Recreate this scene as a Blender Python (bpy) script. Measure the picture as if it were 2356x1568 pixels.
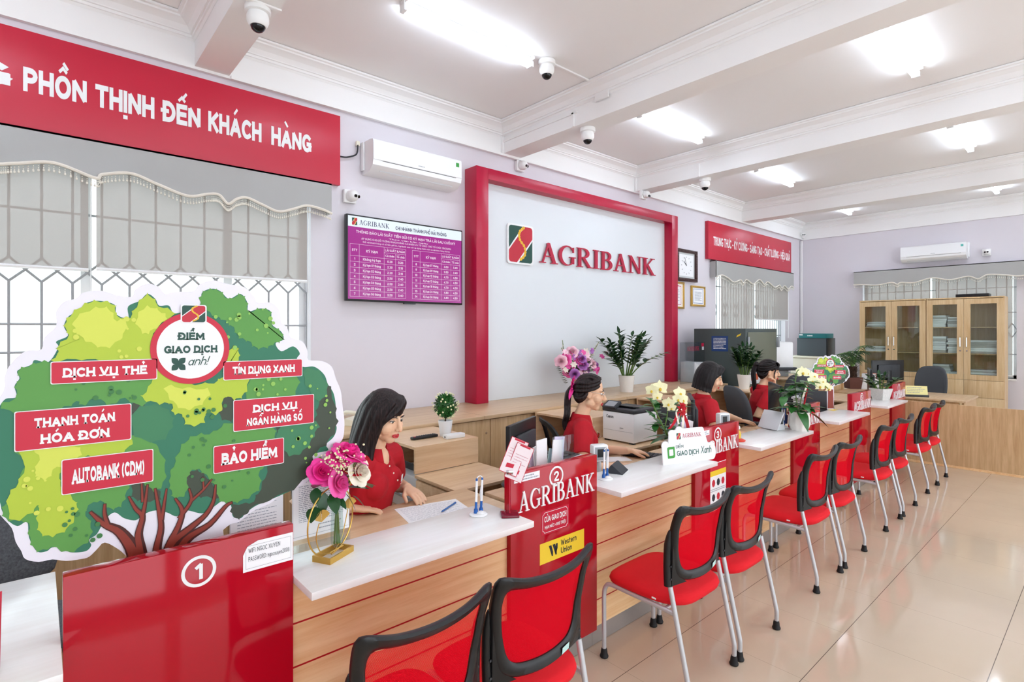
import bpy, bmesh, math, random, unicodedata
from mathutils import Vector, Matrix
from math import sin, cos, pi, sqrt, radians as R

SC = bpy.context.scene
C = SC.collection
for _o in list(bpy.data.objects):
    bpy.data.objects.remove(_o)
random.seed(7)

# ------------------------------------------------------------------ camera
CAMZ, FPX, CXP, HYP, YAW = 1.70, 1240.0, 1178.0, 759.5, R(48.6)
cd = bpy.data.cameras.new('camera')
cam = bpy.data.objects.new('camera', cd)
C.objects.link(cam)
cam.location = (0, 0, CAMZ)
cam.rotation_euler = (R(90), 0, YAW - R(90))
cd.sensor_width = 36.0
cd.lens = FPX / 2356.0 * 36.0
cd.shift_y = (HYP - 784.0) / 2356.0
cd.clip_start = 0.05
SC.camera = cam

# ------------------------------------------------------------------ world (overcast daylight) and exposure
wd = bpy.data.worlds.new('daylight')
SC.world = wd
wd.use_nodes = True
wn = wd.node_tree.nodes
wn['Background'].inputs[0].default_value = (0.88, 0.94, 1.0, 1)
wn['Background'].inputs[1].default_value = 2.0
SC.view_settings.view_transform = 'Standard'
SC.view_settings.look = 'None'
SC.view_settings.gamma = 1
SC.view_settings.use_curve_mapping = False
SC.view_settings.exposure = 0.85
SC.cycles.use_denoising = True
SC.cycles.max_bounces = 8
SC.cycles.diffuse_bounces = 5
SC.cycles.transparent_max_bounces = 16
TUBE = 16.5          # emission of the fluorescent tubes

def at(u, v, x=None, y=None, z=None):
    """world point seen at photo pixel (u, v) on a plane x=, y= or z="""
    f = Vector((cos(YAW), sin(YAW), 0)); r = Vector((sin(YAW), -cos(YAW), 0))
    d = f * FPX + r * (u - CXP) - Vector((0, 0, 1)) * (v - HYP)
    o = Vector((0, 0, CAMZ))
    if x is not None: k = (x - o.x) / d.x
    elif y is not None: k = (y - o.y) / d.y
    else: k = (z - o.z) / d.z
    return o + d * k

# ------------------------------------------------------------------ materials
def S(h):
    h = h.lstrip('#')
    c = [int(h[i:i + 2], 16) / 255 for i in (0, 2, 4)]
    return tuple(x / 12.92 if x <= 0.04045 else ((x + 0.055) / 1.055) ** 2.4 for x in c) + (1,)

MATS = {}
def mat(name, col='#808080', rough=0.5, metal=0.0, spec=0.5, emit=None, es=1.0, alpha=None, trans=0.0, ior=1.45, coat=0.0, var=0.0, vs=8.0, bump=0.0, bs=60.0, sub=0.0):
    if name in MATS: return MATS[name]
    m = bpy.data.materials.new(name); m.use_nodes = True
    nt = m.node_tree; b = nt.nodes['Principled BSDF']
    c = S(col) if isinstance(col, str) else col
    b.inputs['Base Color'].default_value = c
    b.inputs['Roughness'].default_value = rough
    b.inputs['Metallic'].default_value = metal
    b.inputs['Specular IOR Level'].default_value = spec
    b.inputs['IOR'].default_value = ior
    b.inputs['Transmission Weight'].default_value = trans
    b.inputs['Coat Weight'].default_value = coat
    if sub:
        b.inputs['Subsurface Weight'].default_value = sub
        b.inputs['Subsurface Radius'].default_value = (0.012, 0.005, 0.003)
    if emit:
        b.inputs['Emission Color'].default_value = S(emit); b.inputs['Emission Strength'].default_value = es
    if alpha is not None: b.inputs['Alpha'].default_value = alpha
    if var or bump:
        tc = nt.nodes.new('ShaderNodeTexCoord')
    if var:
        n = nt.nodes.new('ShaderNodeTexNoise'); n.inputs['Scale'].default_value = vs; n.inputs['Detail'].default_value = 4
        nt.links.new(tc.outputs['Object'], n.inputs['Vector'])
        mr = nt.nodes.new('ShaderNodeMapRange'); mr.inputs['From Min'].default_value = 0.3; mr.inputs['From Max'].default_value = 0.7
        mr.inputs['To Min'].default_value = 1 - var; mr.inputs['To Max'].default_value = 1 + var
        nt.links.new(n.outputs['Fac'], mr.inputs['Value'])
        mx = nt.nodes.new('ShaderNodeVectorMath'); mx.operation = 'SCALE'; mx.inputs[0].default_value = c[:3]
        nt.links.new(mr.outputs['Result'], mx.inputs['Scale']); nt.links.new(mx.outputs['Vector'], b.inputs['Base Color'])
    if bump:
        n2 = nt.nodes.new('ShaderNodeTexNoise'); n2.inputs['Scale'].default_value = bs
        nt.links.new(tc.outputs['Object'], n2.inputs['Vector'])
        bp = nt.nodes.new('ShaderNodeBump'); bp.inputs['Strength'].default_value = bump; bp.inputs['Distance'].default_value = 0.002
        nt.links.new(n2.outputs['Fac'], bp.inputs['Height']); nt.links.new(bp.outputs['Normal'], b.inputs['Normal'])
    MATS[name] = m
    return m

def wood(name, dark, light, axis='X', rough=0.45, scale=1.0, knots=0.0, coord='Object'):
    """plain-sawn wood: noise stretched along the grain axis"""
    if name in MATS: return MATS[name]
    m = bpy.data.materials.new(name); m.use_nodes = True
    nt = m.node_tree; b = nt.nodes['Principled BSDF']; b.inputs['Roughness'].default_value = rough
    tc = nt.nodes.new('ShaderNodeTexCoord'); mp = nt.nodes.new('ShaderNodeMapping')
    s = {'X': (0.9, 14, 14), 'Y': (14, 0.9, 14), 'Z': (14, 14, 0.9)}[axis]
    mp.inputs['Scale'].default_value = [k * scale for k in s]
    nt.links.new(tc.outputs[coord], mp.inputs['Vector'])
    n = nt.nodes.new('ShaderNodeTexNoise'); n.inputs['Scale'].default_value = 1.6; n.inputs['Detail'].default_value = 7; n.inputs['Roughness'].default_value = 0.62
    n.inputs['Distortion'].default_value = 0.5
    nt.links.new(mp.outputs['Vector'], n.inputs['Vector'])
    mp2 = nt.nodes.new('ShaderNodeMapping'); mp2.inputs['Scale'].default_value = [k * scale * 6 for k in s]
    nt.links.new(tc.outputs[coord], mp2.inputs['Vector'])
    n2 = nt.nodes.new('ShaderNodeTexNoise'); n2.inputs['Scale'].default_value = 1.5; n2.inputs['Detail'].default_value = 3
    nt.links.new(mp2.outputs['Vector'], n2.inputs['Vector'])
    ad = nt.nodes.new('ShaderNodeMath'); ad.operation = 'MULTIPLY_ADD'; ad.inputs[1].default_value = 0.25
    nt.links.new(n2.outputs['Fac'], ad.inputs[0]); nt.links.new(n.outputs['Fac'], ad.inputs[2])
    cr = nt.nodes.new('ShaderNodeValToRGB'); cr.color_ramp.elements[0].position = 0.42; cr.color_ramp.elements[1].position = 0.8
    cr.color_ramp.elements[0].color = S(dark); cr.color_ramp.elements[1].color = S(light)
    nt.links.new(ad.outputs[0], cr.inputs['Fac']); nt.links.new(cr.outputs['Color'], b.inputs['Base Color'])
    MATS[name] = m
    return m

def tiles(name, col, size, ox, oy):
    m = bpy.data.materials.new(name); m.use_nodes = True
    nt = m.node_tree; b = nt.nodes['Principled BSDF']
    b.inputs['Roughness'].default_value = 0.08; b.inputs['Specular IOR Level'].default_value = 0.55
    tc = nt.nodes.new('ShaderNodeTexCoord'); sp = nt.nodes.new('ShaderNodeSeparateXYZ'); nt.links.new(tc.outputs['Object'], sp.inputs[0])
    def line(ch, off):
        a = nt.nodes.new('ShaderNodeMath'); a.operation = 'ADD'; a.inputs[1].default_value = -off + size * 50
        nt.links.new(sp.outputs[ch], a.inputs[0])
        md = nt.nodes.new('ShaderNodeMath'); md.operation = 'MODULO'; md.inputs[1].default_value = size; nt.links.new(a.outputs[0], md.inputs[0])
        lt = nt.nodes.new('ShaderNodeMath'); lt.operation = 'LESS_THAN'; lt.inputs[1].default_value = 0.0034; nt.links.new(md.outputs[0], lt.inputs[0])
        if ch == 'X':
            fd = nt.nodes.new('ShaderNodeMath'); fd.operation = 'MULTIPLY'; fd.inputs[1].default_value = 0.3; nt.links.new(lt.outputs[0], fd.inputs[0]); return fd
        return lt
    lx, ly = line('X', ox), line('Y', oy)
    mxm = nt.nodes.new('ShaderNodeMath'); mxm.operation = 'MAXIMUM'; nt.links.new(lx.outputs[0], mxm.inputs[0]); nt.links.new(ly.outputs[0], mxm.inputs[1])
    n = nt.nodes.new('ShaderNodeTexNoise'); n.inputs['Scale'].default_value = 1.3; n.inputs['Detail'].default_value = 5
    nt.links.new(tc.outputs['Object'], n.inputs['Vector'])
    cr = nt.nodes.new('ShaderNodeValToRGB'); cr.color_ramp.elements[0].position = 0.3; cr.color_ramp.elements[1].position = 0.7
    c = S(col); cr.color_ramp.elements[0].color = tuple(k * 0.93 for k in c[:3]) + (1,); cr.color_ramp.elements[1].color = tuple(min(1, k * 1.05) for k in c[:3]) + (1,)
    nt.links.new(n.outputs['Fac'], cr.inputs['Fac'])
    mix = nt.nodes.new('ShaderNodeMix'); mix.data_type = 'RGBA'
    nt.links.new(mxm.outputs[0], mix.inputs['Factor']); nt.links.new(cr.outputs['Color'], mix.inputs[6]); mix.inputs[7].default_value = S('#6f6157')
    nt.links.new(mix.outputs[2], b.inputs['Base Color'])
    return m

def sheer(name, col, trans=0.35, see=0.12, weave=0.0, wscale=900.0):
    """woven cloth one can partly see through: diffuse + translucent + open holes"""
    m = bpy.data.materials.new(name); m.use_nodes = True
    nt = m.node_tree; nt.nodes.remove(nt.nodes['Principled BSDF']); out = nt.nodes['Material Output']
    d = nt.nodes.new('ShaderNodeBsdfDiffuse'); d.inputs[0].default_value = S(col)
    t = nt.nodes.new('ShaderNodeBsdfTranslucent'); t.inputs[0].default_value = S(col)
    p = nt.nodes.new('ShaderNodeBsdfTransparent')
    m1 = nt.nodes.new('ShaderNodeMixShader'); m1.inputs[0].default_value = trans
    nt.links.new(d.outputs[0], m1.inputs[1]); nt.links.new(t.outputs[0], m1.inputs[2])
    m2 = nt.nodes.new('ShaderNodeMixShader'); m2.inputs[0].default_value = see
    nt.links.new(m1.outputs[0], m2.inputs[1]); nt.links.new(p.outputs[0], m2.inputs[2])
    if weave:
        tc = nt.nodes.new('ShaderNodeTexCoord'); sp = nt.nodes.new('ShaderNodeSeparateXYZ'); nt.links.new(tc.outputs['Object'], sp.inputs[0])
        fs = []
        for ch in ('X', 'Z'):
            k = nt.nodes.new('ShaderNodeMath'); k.operation = 'MULTIPLY'; k.inputs[1].default_value = wscale; nt.links.new(sp.outputs[ch], k.inputs[0])
            s = nt.nodes.new('ShaderNodeMath'); s.operation = 'SINE'; nt.links.new(k.outputs[0], s.inputs[0]); fs.append(s)
        pr = nt.nodes.new('ShaderNodeMath'); pr.operation = 'MULTIPLY'; nt.links.new(fs[0].outputs[0], pr.inputs[0]); nt.links.new(fs[1].outputs[0], pr.inputs[1])
        ab = nt.nodes.new('ShaderNodeMapRange'); ab.inputs['From Min'].default_value = -0.4; ab.inputs['From Max'].default_value = 0.8
        ab.inputs['To Min'].default_value = max(0, see - weave); ab.inputs['To Max'].default_value = see + weave
        nt.links.new(pr.outputs[0], ab.inputs['Value']); nt.links.new(ab.outputs[0], m2.inputs[0])
    nt.links.new(m2.outputs[0], out.inputs[0])
    MATS[name] = m
    return m

def glass(name, tint='#f4faf8', rough=0.02, refl=0.10):
    """thin clear sheet: transparent with a faint mirror"""
    m = bpy.data.materials.new(name); m.use_nodes = True
    nt = m.node_tree; nt.nodes.remove(nt.nodes['Principled BSDF']); out = nt.nodes['Material Output']
    p = nt.nodes.new('ShaderNodeBsdfTransparent'); p.inputs[0].default_value = S(tint)
    g = nt.nodes.new('ShaderNodeBsdfGlossy'); g.inputs['Roughness'].default_value = rough
    fr = nt.nodes.new('ShaderNodeLayerWeight'); fr.inputs[0].default_value = 0.5
    pw = nt.nodes.new('ShaderNodeMath'); pw.operation = 'POWER'; pw.inputs[1].default_value = 4.0; nt.links.new(fr.outputs['Facing'], pw.inputs[0])
    ad = nt.nodes.new('ShaderNodeMath'); ad.operation = 'MULTIPLY_ADD'; ad.inputs[1].default_value = 0.35; ad.inputs[2].default_value = refl * 0.5; ad.use_clamp = True
    nt.links.new(pw.outputs[0], ad.inputs[0])
    mx = nt.nodes.new('ShaderNodeMixShader'); nt.links.new(ad.outputs[0], mx.inputs[0])
    nt.links.new(p.outputs[0], mx.inputs[1]); nt.links.new(g.outputs[0], mx.inputs[2]); nt.links.new(mx.outputs[0], out.inputs[0])
    MATS[name] = m
    return m

M = dict(
    wall=mat('lavender wall paint', '#dbd6dc', 0.75),
    white=mat('white paint', '#f3f2f1', 0.7),
    ceil=mat('ceiling paint', '#f1efee', 0.5),
    red=mat('red lacquer', '#b00a20', 0.08, spec=0.4),
    redside=mat('red lacquer edge', '#c8154f', 0.25),
    sign=mat('red sign panel', '#c3203b', 0.36, spec=0.55),
    frame=mat('crimson board frame', '#b5123a', 0.3, spec=0.5),
    letter=mat('white letter', '#eef0f0', 0.5),
    board=mat('white backing board', '#dfe4e7', 0.4),
    oakx=wood('warm oak laminate', '#e4b57c', '#f6d5a6', 'X', 0.4, 1.0),
    oakz=wood('light oak laminate', '#b99468', '#d8b88c', 'Z', 0.45, 1.2),
    oakt=wood('light oak top', '#c5a27c', '#dcc09c', 'X', 0.35, 1.0),
    desk=wood('pale desk laminate', '#d6ae83', '#ecceaa', 'X', 0.35, 0.8),
    beech=wood('beech cabinet laminate', '#cba878', '#e3c89d', 'Z', 0.4, 1.0),
    deal=wood('shelf interior laminate', '#a98a66', '#c0a27c', 'Z', 0.5, 1.0),
    ledge=wood('whitewashed ledge', '#ece8e5', '#f6f6f5', 'X', 0.22, 0.5),
    line=mat('red groove', '#b00d18', 0.4),
    steel=mat('brushed steel', '#a9a6a2', 0.35, 0.5),
    tube=mat('silver grey tube', '#c9ccd0', 0.3, 0.35),
    chrome=mat('chrome', '#dcdde0', 0.12, 1.0),
    gold=mat('brass gold', '#d9b15c', 0.28, 0.85),
    black=mat('black plastic', '#17181a', 0.35),
    blackm=mat('matt black', '#121214', 0.6),
    dgrey=mat('dark grey plastic', '#33363b', 0.5),
    grey=mat('grey plastic', '#9ea3a8', 0.45),
    lgrey=mat('light grey plastic', '#d3d6d9', 0.4),
    whitep=mat('white plastic', '#f1f2f3', 0.3),
    cream=mat('cream plastic', '#efe9d6', 0.4),
    cloth=mat('red seat fabric', '#e00d1e', 0.85, bump=0.3, bs=900),
    gcloth=mat('charcoal chair fabric', '#4a4d52', 0.9, bump=0.4, bs=500),
    felt=mat('grey felt', '#63676c', 0.95, var=0.3, vs=120, bump=0.5, bs=300),
    skin=mat('skin', '#efc3a0', 0.5, sub=0.12),
    polo=mat('red polo knit', '#b90a1f', 0.8, var=0.08, vs=14, bump=0.25, bs=700),
    pants=mat('black trousers cloth', '#15151a', 0.85),
    hair=mat('black hair', '#120d0e', 0.5, spec=0.3),
    hairb=mat('dark brown hair', '#24171a', 0.4, spec=0.5),
    lip=mat('red lips', '#c2333a', 0.4),
    eye=mat('dark iris', '#1c1210', 0.2),
    eyew=mat('eye white', '#f0ebe6', 0.3),
    paper=mat('paper', '#f4f5f7', 0.7),
    ink=mat('grey print', '#a6acb6', 0.8),
    inkd=mat('dark print', '#2b2f38', 0.8),
    inkr=mat('red print', '#c8283a', 0.8),
    leaf=mat('green leaf', '#2f6b2c', 0.35, var=0.25, vs=20),
    leafd=mat('dark glossy leaf', '#1f4a24', 0.3, var=0.25, vs=20),
    leafg=mat('grey green leaf', '#4d7a52', 0.45, var=0.2, vs=20),
    stem=mat('plant stem', '#5c7a35', 0.6),
    soil=mat('bark chips', '#3d2a1e', 0.95, var=0.5, vs=60),
    pot=mat('white ceramic', '#efece6', 0.25),
    pink=mat('pink petal', '#f25fae', 0.5, var=0.12, vs=30, sub=0.05),
    hotpink=mat('hot pink petal', '#f4389f', 0.5, var=0.12, vs=30),
    palepink=mat('pale pink petal', '#f5c9d6', 0.5, var=0.08, vs=30),
    ivory=mat('ivory petal', '#f6eedd', 0.5, var=0.06, vs=30),
    mauve=mat('mauve petal', '#b06cb8', 0.5, var=0.15, vs=30),
    yel=mat('pale yellow petal', '#f3f1c4', 0.5, var=0.06, vs=30),
    ygold=mat('yellow centre', '#e5c341', 0.6),
    green1=mat('safe green paint', '#465150', 0.4),
    green2=mat('safe door paint', '#6b6f60', 0.45),
    navy=mat('navy sticker', '#1d3f7c', 0.4),
    yellow=mat('yellow sticker', '#f5d43b', 0.4),
    teal=mat('teal box', '#1d6f73', 0.5),
    blue=mat('pen blue', '#1f5fae', 0.35),
    walnut=mat('dark carved wood', '#3a1c1a', 0.3),
    rosepot=mat('rose ceramic', '#c98f86', 0.4),
    glass=glass('window glass'),
    acry=glass('clear acrylic', '#f0f4f5', 0.03, 0.09),
    vglass=glass('vase glass', '#e9f2ef', 0.02, 0.16),
    bulb=mat('fluorescent tube', '#ffffff', 0.4, emit='#e0efff', es=TUBE),
    blind=sheer('grey roller blind cloth', '#aaa39d', 0.09, 0.07),
    pelmet=mat('grey pelmet cloth', '#aeaeac', 0.8, bump=0.2, bs=800),
    bead=mat('ivory bead trim', '#e6e0d4', 0.4),
    netred=sheer('red chair mesh', '#df0f25', 0.25, 0.26, 0.22, 1500.0),
    netblack=sheer('black chair mesh', '#16171a', 0.1, 0.35),
    grille=mat('grey painted grille', '#a3a5a9', 0.5),
    camw=mat('white camera housing', '#f3f3f2', 0.3),
    dome=mat('smoked dome', '#0e0f12', 0.06),
)

# ------------------------------------------------------------------ object helpers
def tag(o, label=None, cat=None, group=None, kind=None):
    if label: o['label'] = label
    if cat: o['category'] = cat
    if group: o['group'] = group
    if kind: o['kind'] = kind
    return o

def thing(name, label, cat, loc=(0, 0, 0), rz=0.0, group=None):
    o = bpy.data.objects.new(name, None); C.objects.link(o)
    o.empty_display_size = 0.1
    o.location = loc; o.rotation_euler = (0, 0, rz)
    return tag(o, label, cat, group)

def copy_tree(o, parent=None):
    c = o.copy(); C.objects.link(c); c.parent = parent
    for ch in o.children: copy_tree(ch, c)
    return c

class MB:
    """mesh builder: collects shapes, builds ONE mesh object"""
    def __init__(s): s.bm = bmesh.new(); s.mi = 0; s.T = None
    def v(s, p):
        p = Vector(p)
        if s.T is not None: p = s.T @ p
        return s.bm.verts.new(p)
    def f(s, vs):
        try:
            fc = s.bm.faces.new(vs); fc.material_index = s.mi; return fc
        except ValueError:
            return None
    def poly(s, pts): return s.f([s.v(p) for p in pts])
    def box(s, x0, x1, y0, y1, z0, z1, bev=0.0, seg=2):
        c = [s.v((x, y, z)) for z in (z0, z1) for y in (y0, y1) for x in (x0, x1)]
        fs = [s.f([c[i] for i in q]) for q in ((0, 2, 3, 1), (4, 5, 7, 6), (0, 1, 5, 4), (2, 6, 7, 3), (0, 4, 6, 2), (1, 3, 7, 5))]
        if bev:
            es = set(e for q in fs for e in q.edges)
            r = bmesh.ops.bevel(s.bm, geom=list(es), offset=bev, segments=seg, affect='EDGES', profile=0.5)
            for q in r['faces']: q.material_index = s.mi
        return s
    def cbox(s, c, d, rot=None, bev=0.0):
        T = s.T; m = Matrix.Translation(Vector(c)) @ (rot.to_4x4() if rot is not None else Matrix())
        s.T = m if T is None else T @ m
        s.box(-d[0] / 2, d[0] / 2, -d[1] / 2, d[1] / 2, -d[2] / 2, d[2] / 2, bev)
        s.T = T; return s
    def ring(s, c, ax, ay, n, rx, ry=None):
        ry = rx if ry is None else ry
        return [s.v(c + ax * (rx * cos(2 * pi * i / n)) + ay * (ry * sin(2 * pi * i / n))) for i in range(n)]
    def skin(s, rings, cap=True, closed=False):
        n = len(rings[0]); prs = list(zip(rings, rings[1:]))
        if closed: prs.append((rings[-1], rings[0]))
        for a, b in prs:
            for i in range(n): s.f((a[i], a[(i + 1) % n], b[(i + 1) % n], b[i]))
        if cap and not closed:
            s.f(list(reversed(rings[0]))); s.f(rings[-1])
        return s
    def tube(s, pts, r, n=10, cap=True, closed=False, flat=1.0):
        pts = [Vector(p) for p in pts]; k = len(pts)
        rs = r if isinstance(r, (list, tuple)) else [r] * k
        tang = []
        for i in range(k):
            if closed: t = pts[(i + 1) % k] - pts[i - 1]
            else: t = pts[min(i + 1, k - 1)] - pts[max(i - 1, 0)]
            tang.append(t.normalized())
        up = Vector((0, 0, 1)) if abs(tang[0].z) < 0.9 else Vector((1, 0, 0))
        ax = tang[0].cross(up).normalized(); rings = []
        for i in range(k):
            t = tang[i]; ax = (ax - t * ax.dot(t)).normalized(); ay = t.cross(ax)
            rings.append(s.ring(pts[i], ax, ay, n, rs[i], rs[i] * flat))
        return s.skin(rings, cap, closed)
    def cyl(s, p0, p1, r0, r1=None, n=20):
        return s.tube([p0, p1], [r0, r0 if r1 is None else r1], n)
    def lathe(s, prof, c=(0, 0, 0), n=28, cap=True):
        c = Vector(c); X, Y = Vector((1, 0, 0)), Vector((0, 1, 0))
        return s.skin([s.ring(c + Vector((0, 0, z)), X, Y, n, max(r, 1e-4)) for r, z in prof], cap)
    def ball(s, c, r, sc=(1, 1, 1), n=14, rot=None):
        c = Vector(c); rows = []
        q = rot if rot is not None else Matrix.Identity(3)
        for j in range(1, n // 2):
            a = pi * j / (n // 2)
            rows.append([s.v(c + q @ Vector((r * sc[0] * sin(a) * cos(2 * pi * i / n), r * sc[1] * sin(a) * sin(2 * pi * i / n), r * sc[2] * cos(a)))) for i in range(n)])
        t = s.v(c + q @ Vector((0, 0, r * sc[2]))); b = s.v(c - q @ Vector((0, 0, r * sc[2])))
        for i in range(n):
            s.f((t, rows[0][i], rows[0][(i + 1) % n])); s.f((b, rows[-1][(i + 1) % n], rows[-1][i]))
        for a, d in zip(rows, rows[1:]):
            for i in range(n): s.f((a[i], d[i], d[(i + 1) % n], a[(i + 1) % n]))
        return s
    def prism(s, pts, y0, y1, P=None):
        """polygon in (x, z) extruded from y0 to y1; P maps (x, y, z) to a point"""
        P = P or (lambda x, y, z: (x, y, z))
        a = [s.v(P(x, y0, z)) for x, z in pts]; b = [s.v(P(x, y1, z)) for x, z in pts]
        s.f(a); s.f(list(reversed(b)))
        for i in range(len(pts)):
            j = (i + 1) % len(pts); s.f((a[j], a[i], b[i], b[j]))
        return s
    def flat(s, pts, y, P=None):
        P = P or (lambda x, y, z: (x, y, z))
        return s.f([s.v(P(x, y, z)) for x, z in pts])
    def build(s, name, m, parent=None, smooth=True, ang=38, fix=True):
        me = bpy.data.meshes.new(name)
        if fix: bmesh.ops.recalc_face_normals(s.bm, faces=s.bm.faces)
        s.bm.to_mesh(me); s.bm.free()
        for q in (m if isinstance(m, (list, tuple)) else [m]): me.materials.append(q)
        if smooth:
            me.shade_smooth(); me.set_sharp_from_angle(angle=R(ang))
        o = bpy.data.objects.new(name, me); C.objects.link(o)
        if parent is not None: o.parent = parent
        return o

def bx(name, m, x0, x1, y0, y1, z0, z1, parent=None, bev=0.0):
    return MB().box(x0, x1, y0, y1, z0, z1, bev).build(name, m, parent)

def arc(cx, cz, rx, rz, a0, a1, n=10):
    return [(cx + rx * cos(R(a0 + (a1 - a0) * i / n)), cz + rz * sin(R(a0 + (a1 - a0) * i / n))) for i in range(n + 1)]

def rrect(x0, x1, z0, z1, r, n=5):
    return arc(x1 - r, z1 - r, r, r, 0, 90, n) + arc(x0 + r, z1 - r, r, r, 90, 180, n) + arc(x0 + r, z0 + r, r, r, 180, 270, n) + arc(x1 - r, z0 + r, r, r, 270, 360, n)

def spline(pts, k=6, closed=False):
    """Catmull-Rom through 2-D or 3-D points"""
    P = [Vector(p) for p in pts]; n = len(P); out = []
    for i in range(n if closed else n - 1):
        if closed: a, b, c, d = P[i - 1], P[i], P[(i + 1) % n], P[(i + 2) % n]
        else: a, b, c, d = P[max(i - 1, 0)], P[i], P[i + 1], P[min(i + 2, n - 1)]
        for j in range(k):
            t = j / k
            out.append(0.5 * ((2 * b) + (c - a) * t + (2 * a - 5 * b + 4 * c - d) * t * t + (3 * b - a - 3 * c + d) * t ** 3))
    if not closed: out.append(P[-1])
    return out

# ------------------------------------------------------------------ lettering: own stroke alphabets
def _G():
    g = {}
    g['A'] = (.66, [[(0, 0), (.33, 1), (.66, 0)], [(.12, .3), (.54, .3)]])
    g['B'] = (.55, [[(0, 0), (0, 1)], [(.06, 1)] + arc(.27, .77, .24, .23, 90, -90, 8) + [(.06, .54)], [(.06, .54)] + arc(.28, .27, .27, .27, 90, -90, 8) + [(.06, 0)]])
    g['C'] = (.58, [arc(.33, .5, .33, .5, 52, 308, 16)])
    g['D'] = (.6, [[(0, 0), (0, 1)], [(.06, 1), (.22, 1)] + arc(.22, .5, .38, .5, 90, -90, 12) + [(.06, 0)]])
    g['E'] = (.48, [[(.48, 1), (0, 1), (0, 0), (.48, 0)], [(0, .52), (.42, .52)]])
    g['F'] = (.46, [[(.46, 1), (0, 1), (0, 0)], [(0, .5), (.4, .5)]])
    g['G'] = (.62, [arc(.33, .5, .33, .5, 50, 335, 18), [(.62, .1), (.62, .42)], [(.42, .44), (.6, .44)]])
    g['H'] = (.58, [[(0, 0), (0, 1)], [(.58, 0), (.58, 1)], [(0, .5), (.58, .5)]])
    g['I'] = (.0, [[(0, 0), (0, 1)]])
    g['K'] = (.56, [[(0, 0), (0, 1)], [(.54, 1), (.06, .45)], [(.18, .58), (.56, 0)]])
    g['L'] = (.44, [[(0, 1), (0, 0), (.44, 0)]])
    g['M'] = (.74, [[(0, 0), (0, 1), (.37, .25), (.74, 1), (.74, 0)]])
    g['N'] = (.6, [[(0, 0), (0, 1), (.6, 0), (.6, 1)]])
    g['O'] = (.66, [arc(.33, .5, .33, .5, 0, 360, 24)])
    g['P'] = (.52, [[(0, 0), (0, 1)], [(.06, 1), (.24, 1)] + arc(.25, .73, .27, .27, 90, -90, 8) + [(.06, .46)]])
    g['Q'] = (.66, [arc(.33, .5, .33, .5, 0, 360, 24), [(.38, .24), (.66, -.06)]])
    g['R'] = (.55, [[(0, 0), (0, 1)], [(.06, 1), (.24, 1)] + arc(.25, .74, .26, .26, 90, -90, 8) + [(.06, .48)], [(.26, .48), (.55, 0)]])
    g['S'] = (.5, [arc(.26, .75, .24, .25, 50, 270, 10) + arc(.25, .25, .25, .25, 90, -140, 10)[1:]])
    g['T'] = (.56, [[(0, 1), (.56, 1)], [(.28, 1), (.28, 0)]])
    g['U'] = (.58, [[(0, 1), (0, .28)] + arc(.29, .28, .29, .28, 180, 360, 10) + [(.58, 1)]])
    g['V'] = (.62, [[(0, 1), (.31, 0), (.62, 1)]])
    g['W'] = (.9, [[(0, 1), (.23, 0), (.45, .85), (.67, 0), (.9, 1)]])
    g['X'] = (.58, [[(0, 0), (.58, 1)], [(0, 1), (.58, 0)]])
    g['Y'] = (.6, [[(0, 1), (.3, .48), (.6, 1)], [(.3, .48), (.3, 0)]])
    g['0'] = (.5, [arc(.25, .5, .25, .5, 0, 360, 20)])
    g['1'] = (.2, [[(0, .8), (.2, 1), (.2, 0)]])
    g['2'] = (.5, [arc(.25, .74, .24, .26, 165, -30, 9) + [(0, 0), (.5, 0)]])
    g['3'] = (.5, [arc(.23, .76, .24, .24, 150, -90, 9), arc(.24, .26, .26, .26, 90, -150, 9)])
    g['4'] = (.54, [[(.4, 0), (.4, 1), (0, .28), (.54, .28)]])
    g['5'] = (.5, [[(.45, 1), (.06, 1), (.04, .56)] + arc(.23, .32, .27, .32, 120, -150, 10)])
    g['6'] = (.5, [arc(.25, .3, .25, .3, 0, 360, 16), [(.0, .34), (.12, .75), (.4, 1)]])
    g['7'] = (.5, [[(0, 1), (.5, 1), (.16, 0)]])
    g['8'] = (.5, [arc(.25, .76, .21, .24, 0, 360, 14), arc(.25, .27, .25, .27, 0, 360, 14)])
    g['9'] = (.5, [arc(.25, .7, .25, .3, 0, 360, 16), [(.5, .66), (.38, .25), (.1, 0)]])
    g['-'] = (.26, [[(0, .42), (.26, .42)]])
    g['('] = (.16, [arc(.32, .45, .32, .65, 130, 230, 8)])
    g[')'] = (.16, [arc(-.16, .45, .32, .65, 50, -50, 8)])
    g['>'] = (.4, [[(0, .75), (.4, .48), (0, .2)]])
    g['.'] = (.0, [[(0, 0), (0, .02)]])
    g[','] = (.0, [[(.02, .03), (-.05, -.14)]])
    g['%'] = (.7, [arc(.15, .8, .15, .2, 0, 360, 10), arc(.55, .2, .15, .2, 0, 360, 10), [(.6, 1), (.1, 0)]])
    g['/'] = (.35, [[(0, 0), (.35, 1)]])
    g['!'] = (.0, [[(0, 1), (0, .35)], [(0, 0), (0, .04)]])
    g[':'] = (.0, [[(0, .1), (0, .14)], [(0, .58), (0, .62)]])
    # lower case, x-height .66
    g['a'] = (.42, [arc(.2, .3, .2, .3, 0, 360, 14), [(.42, .62), (.42, 0)]])
    g['b'] = (.42, [arc(.22, .3, .2, .3, 0, 360, 14), [(0, 1), (0, 0)]])
    g['c'] = (.38, [arc(.22, .31, .22, .31, 55, 305, 12)])
    g['d'] = (.42, [arc(.2, .3, .2, .3, 0, 360, 14), [(.42, 1), (.42, 0)]])
    g['e'] = (.42, [[(.02, .32), (.42, .32)] + arc(.21, .31, .21, .31, 0, 310, 14)])
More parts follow.
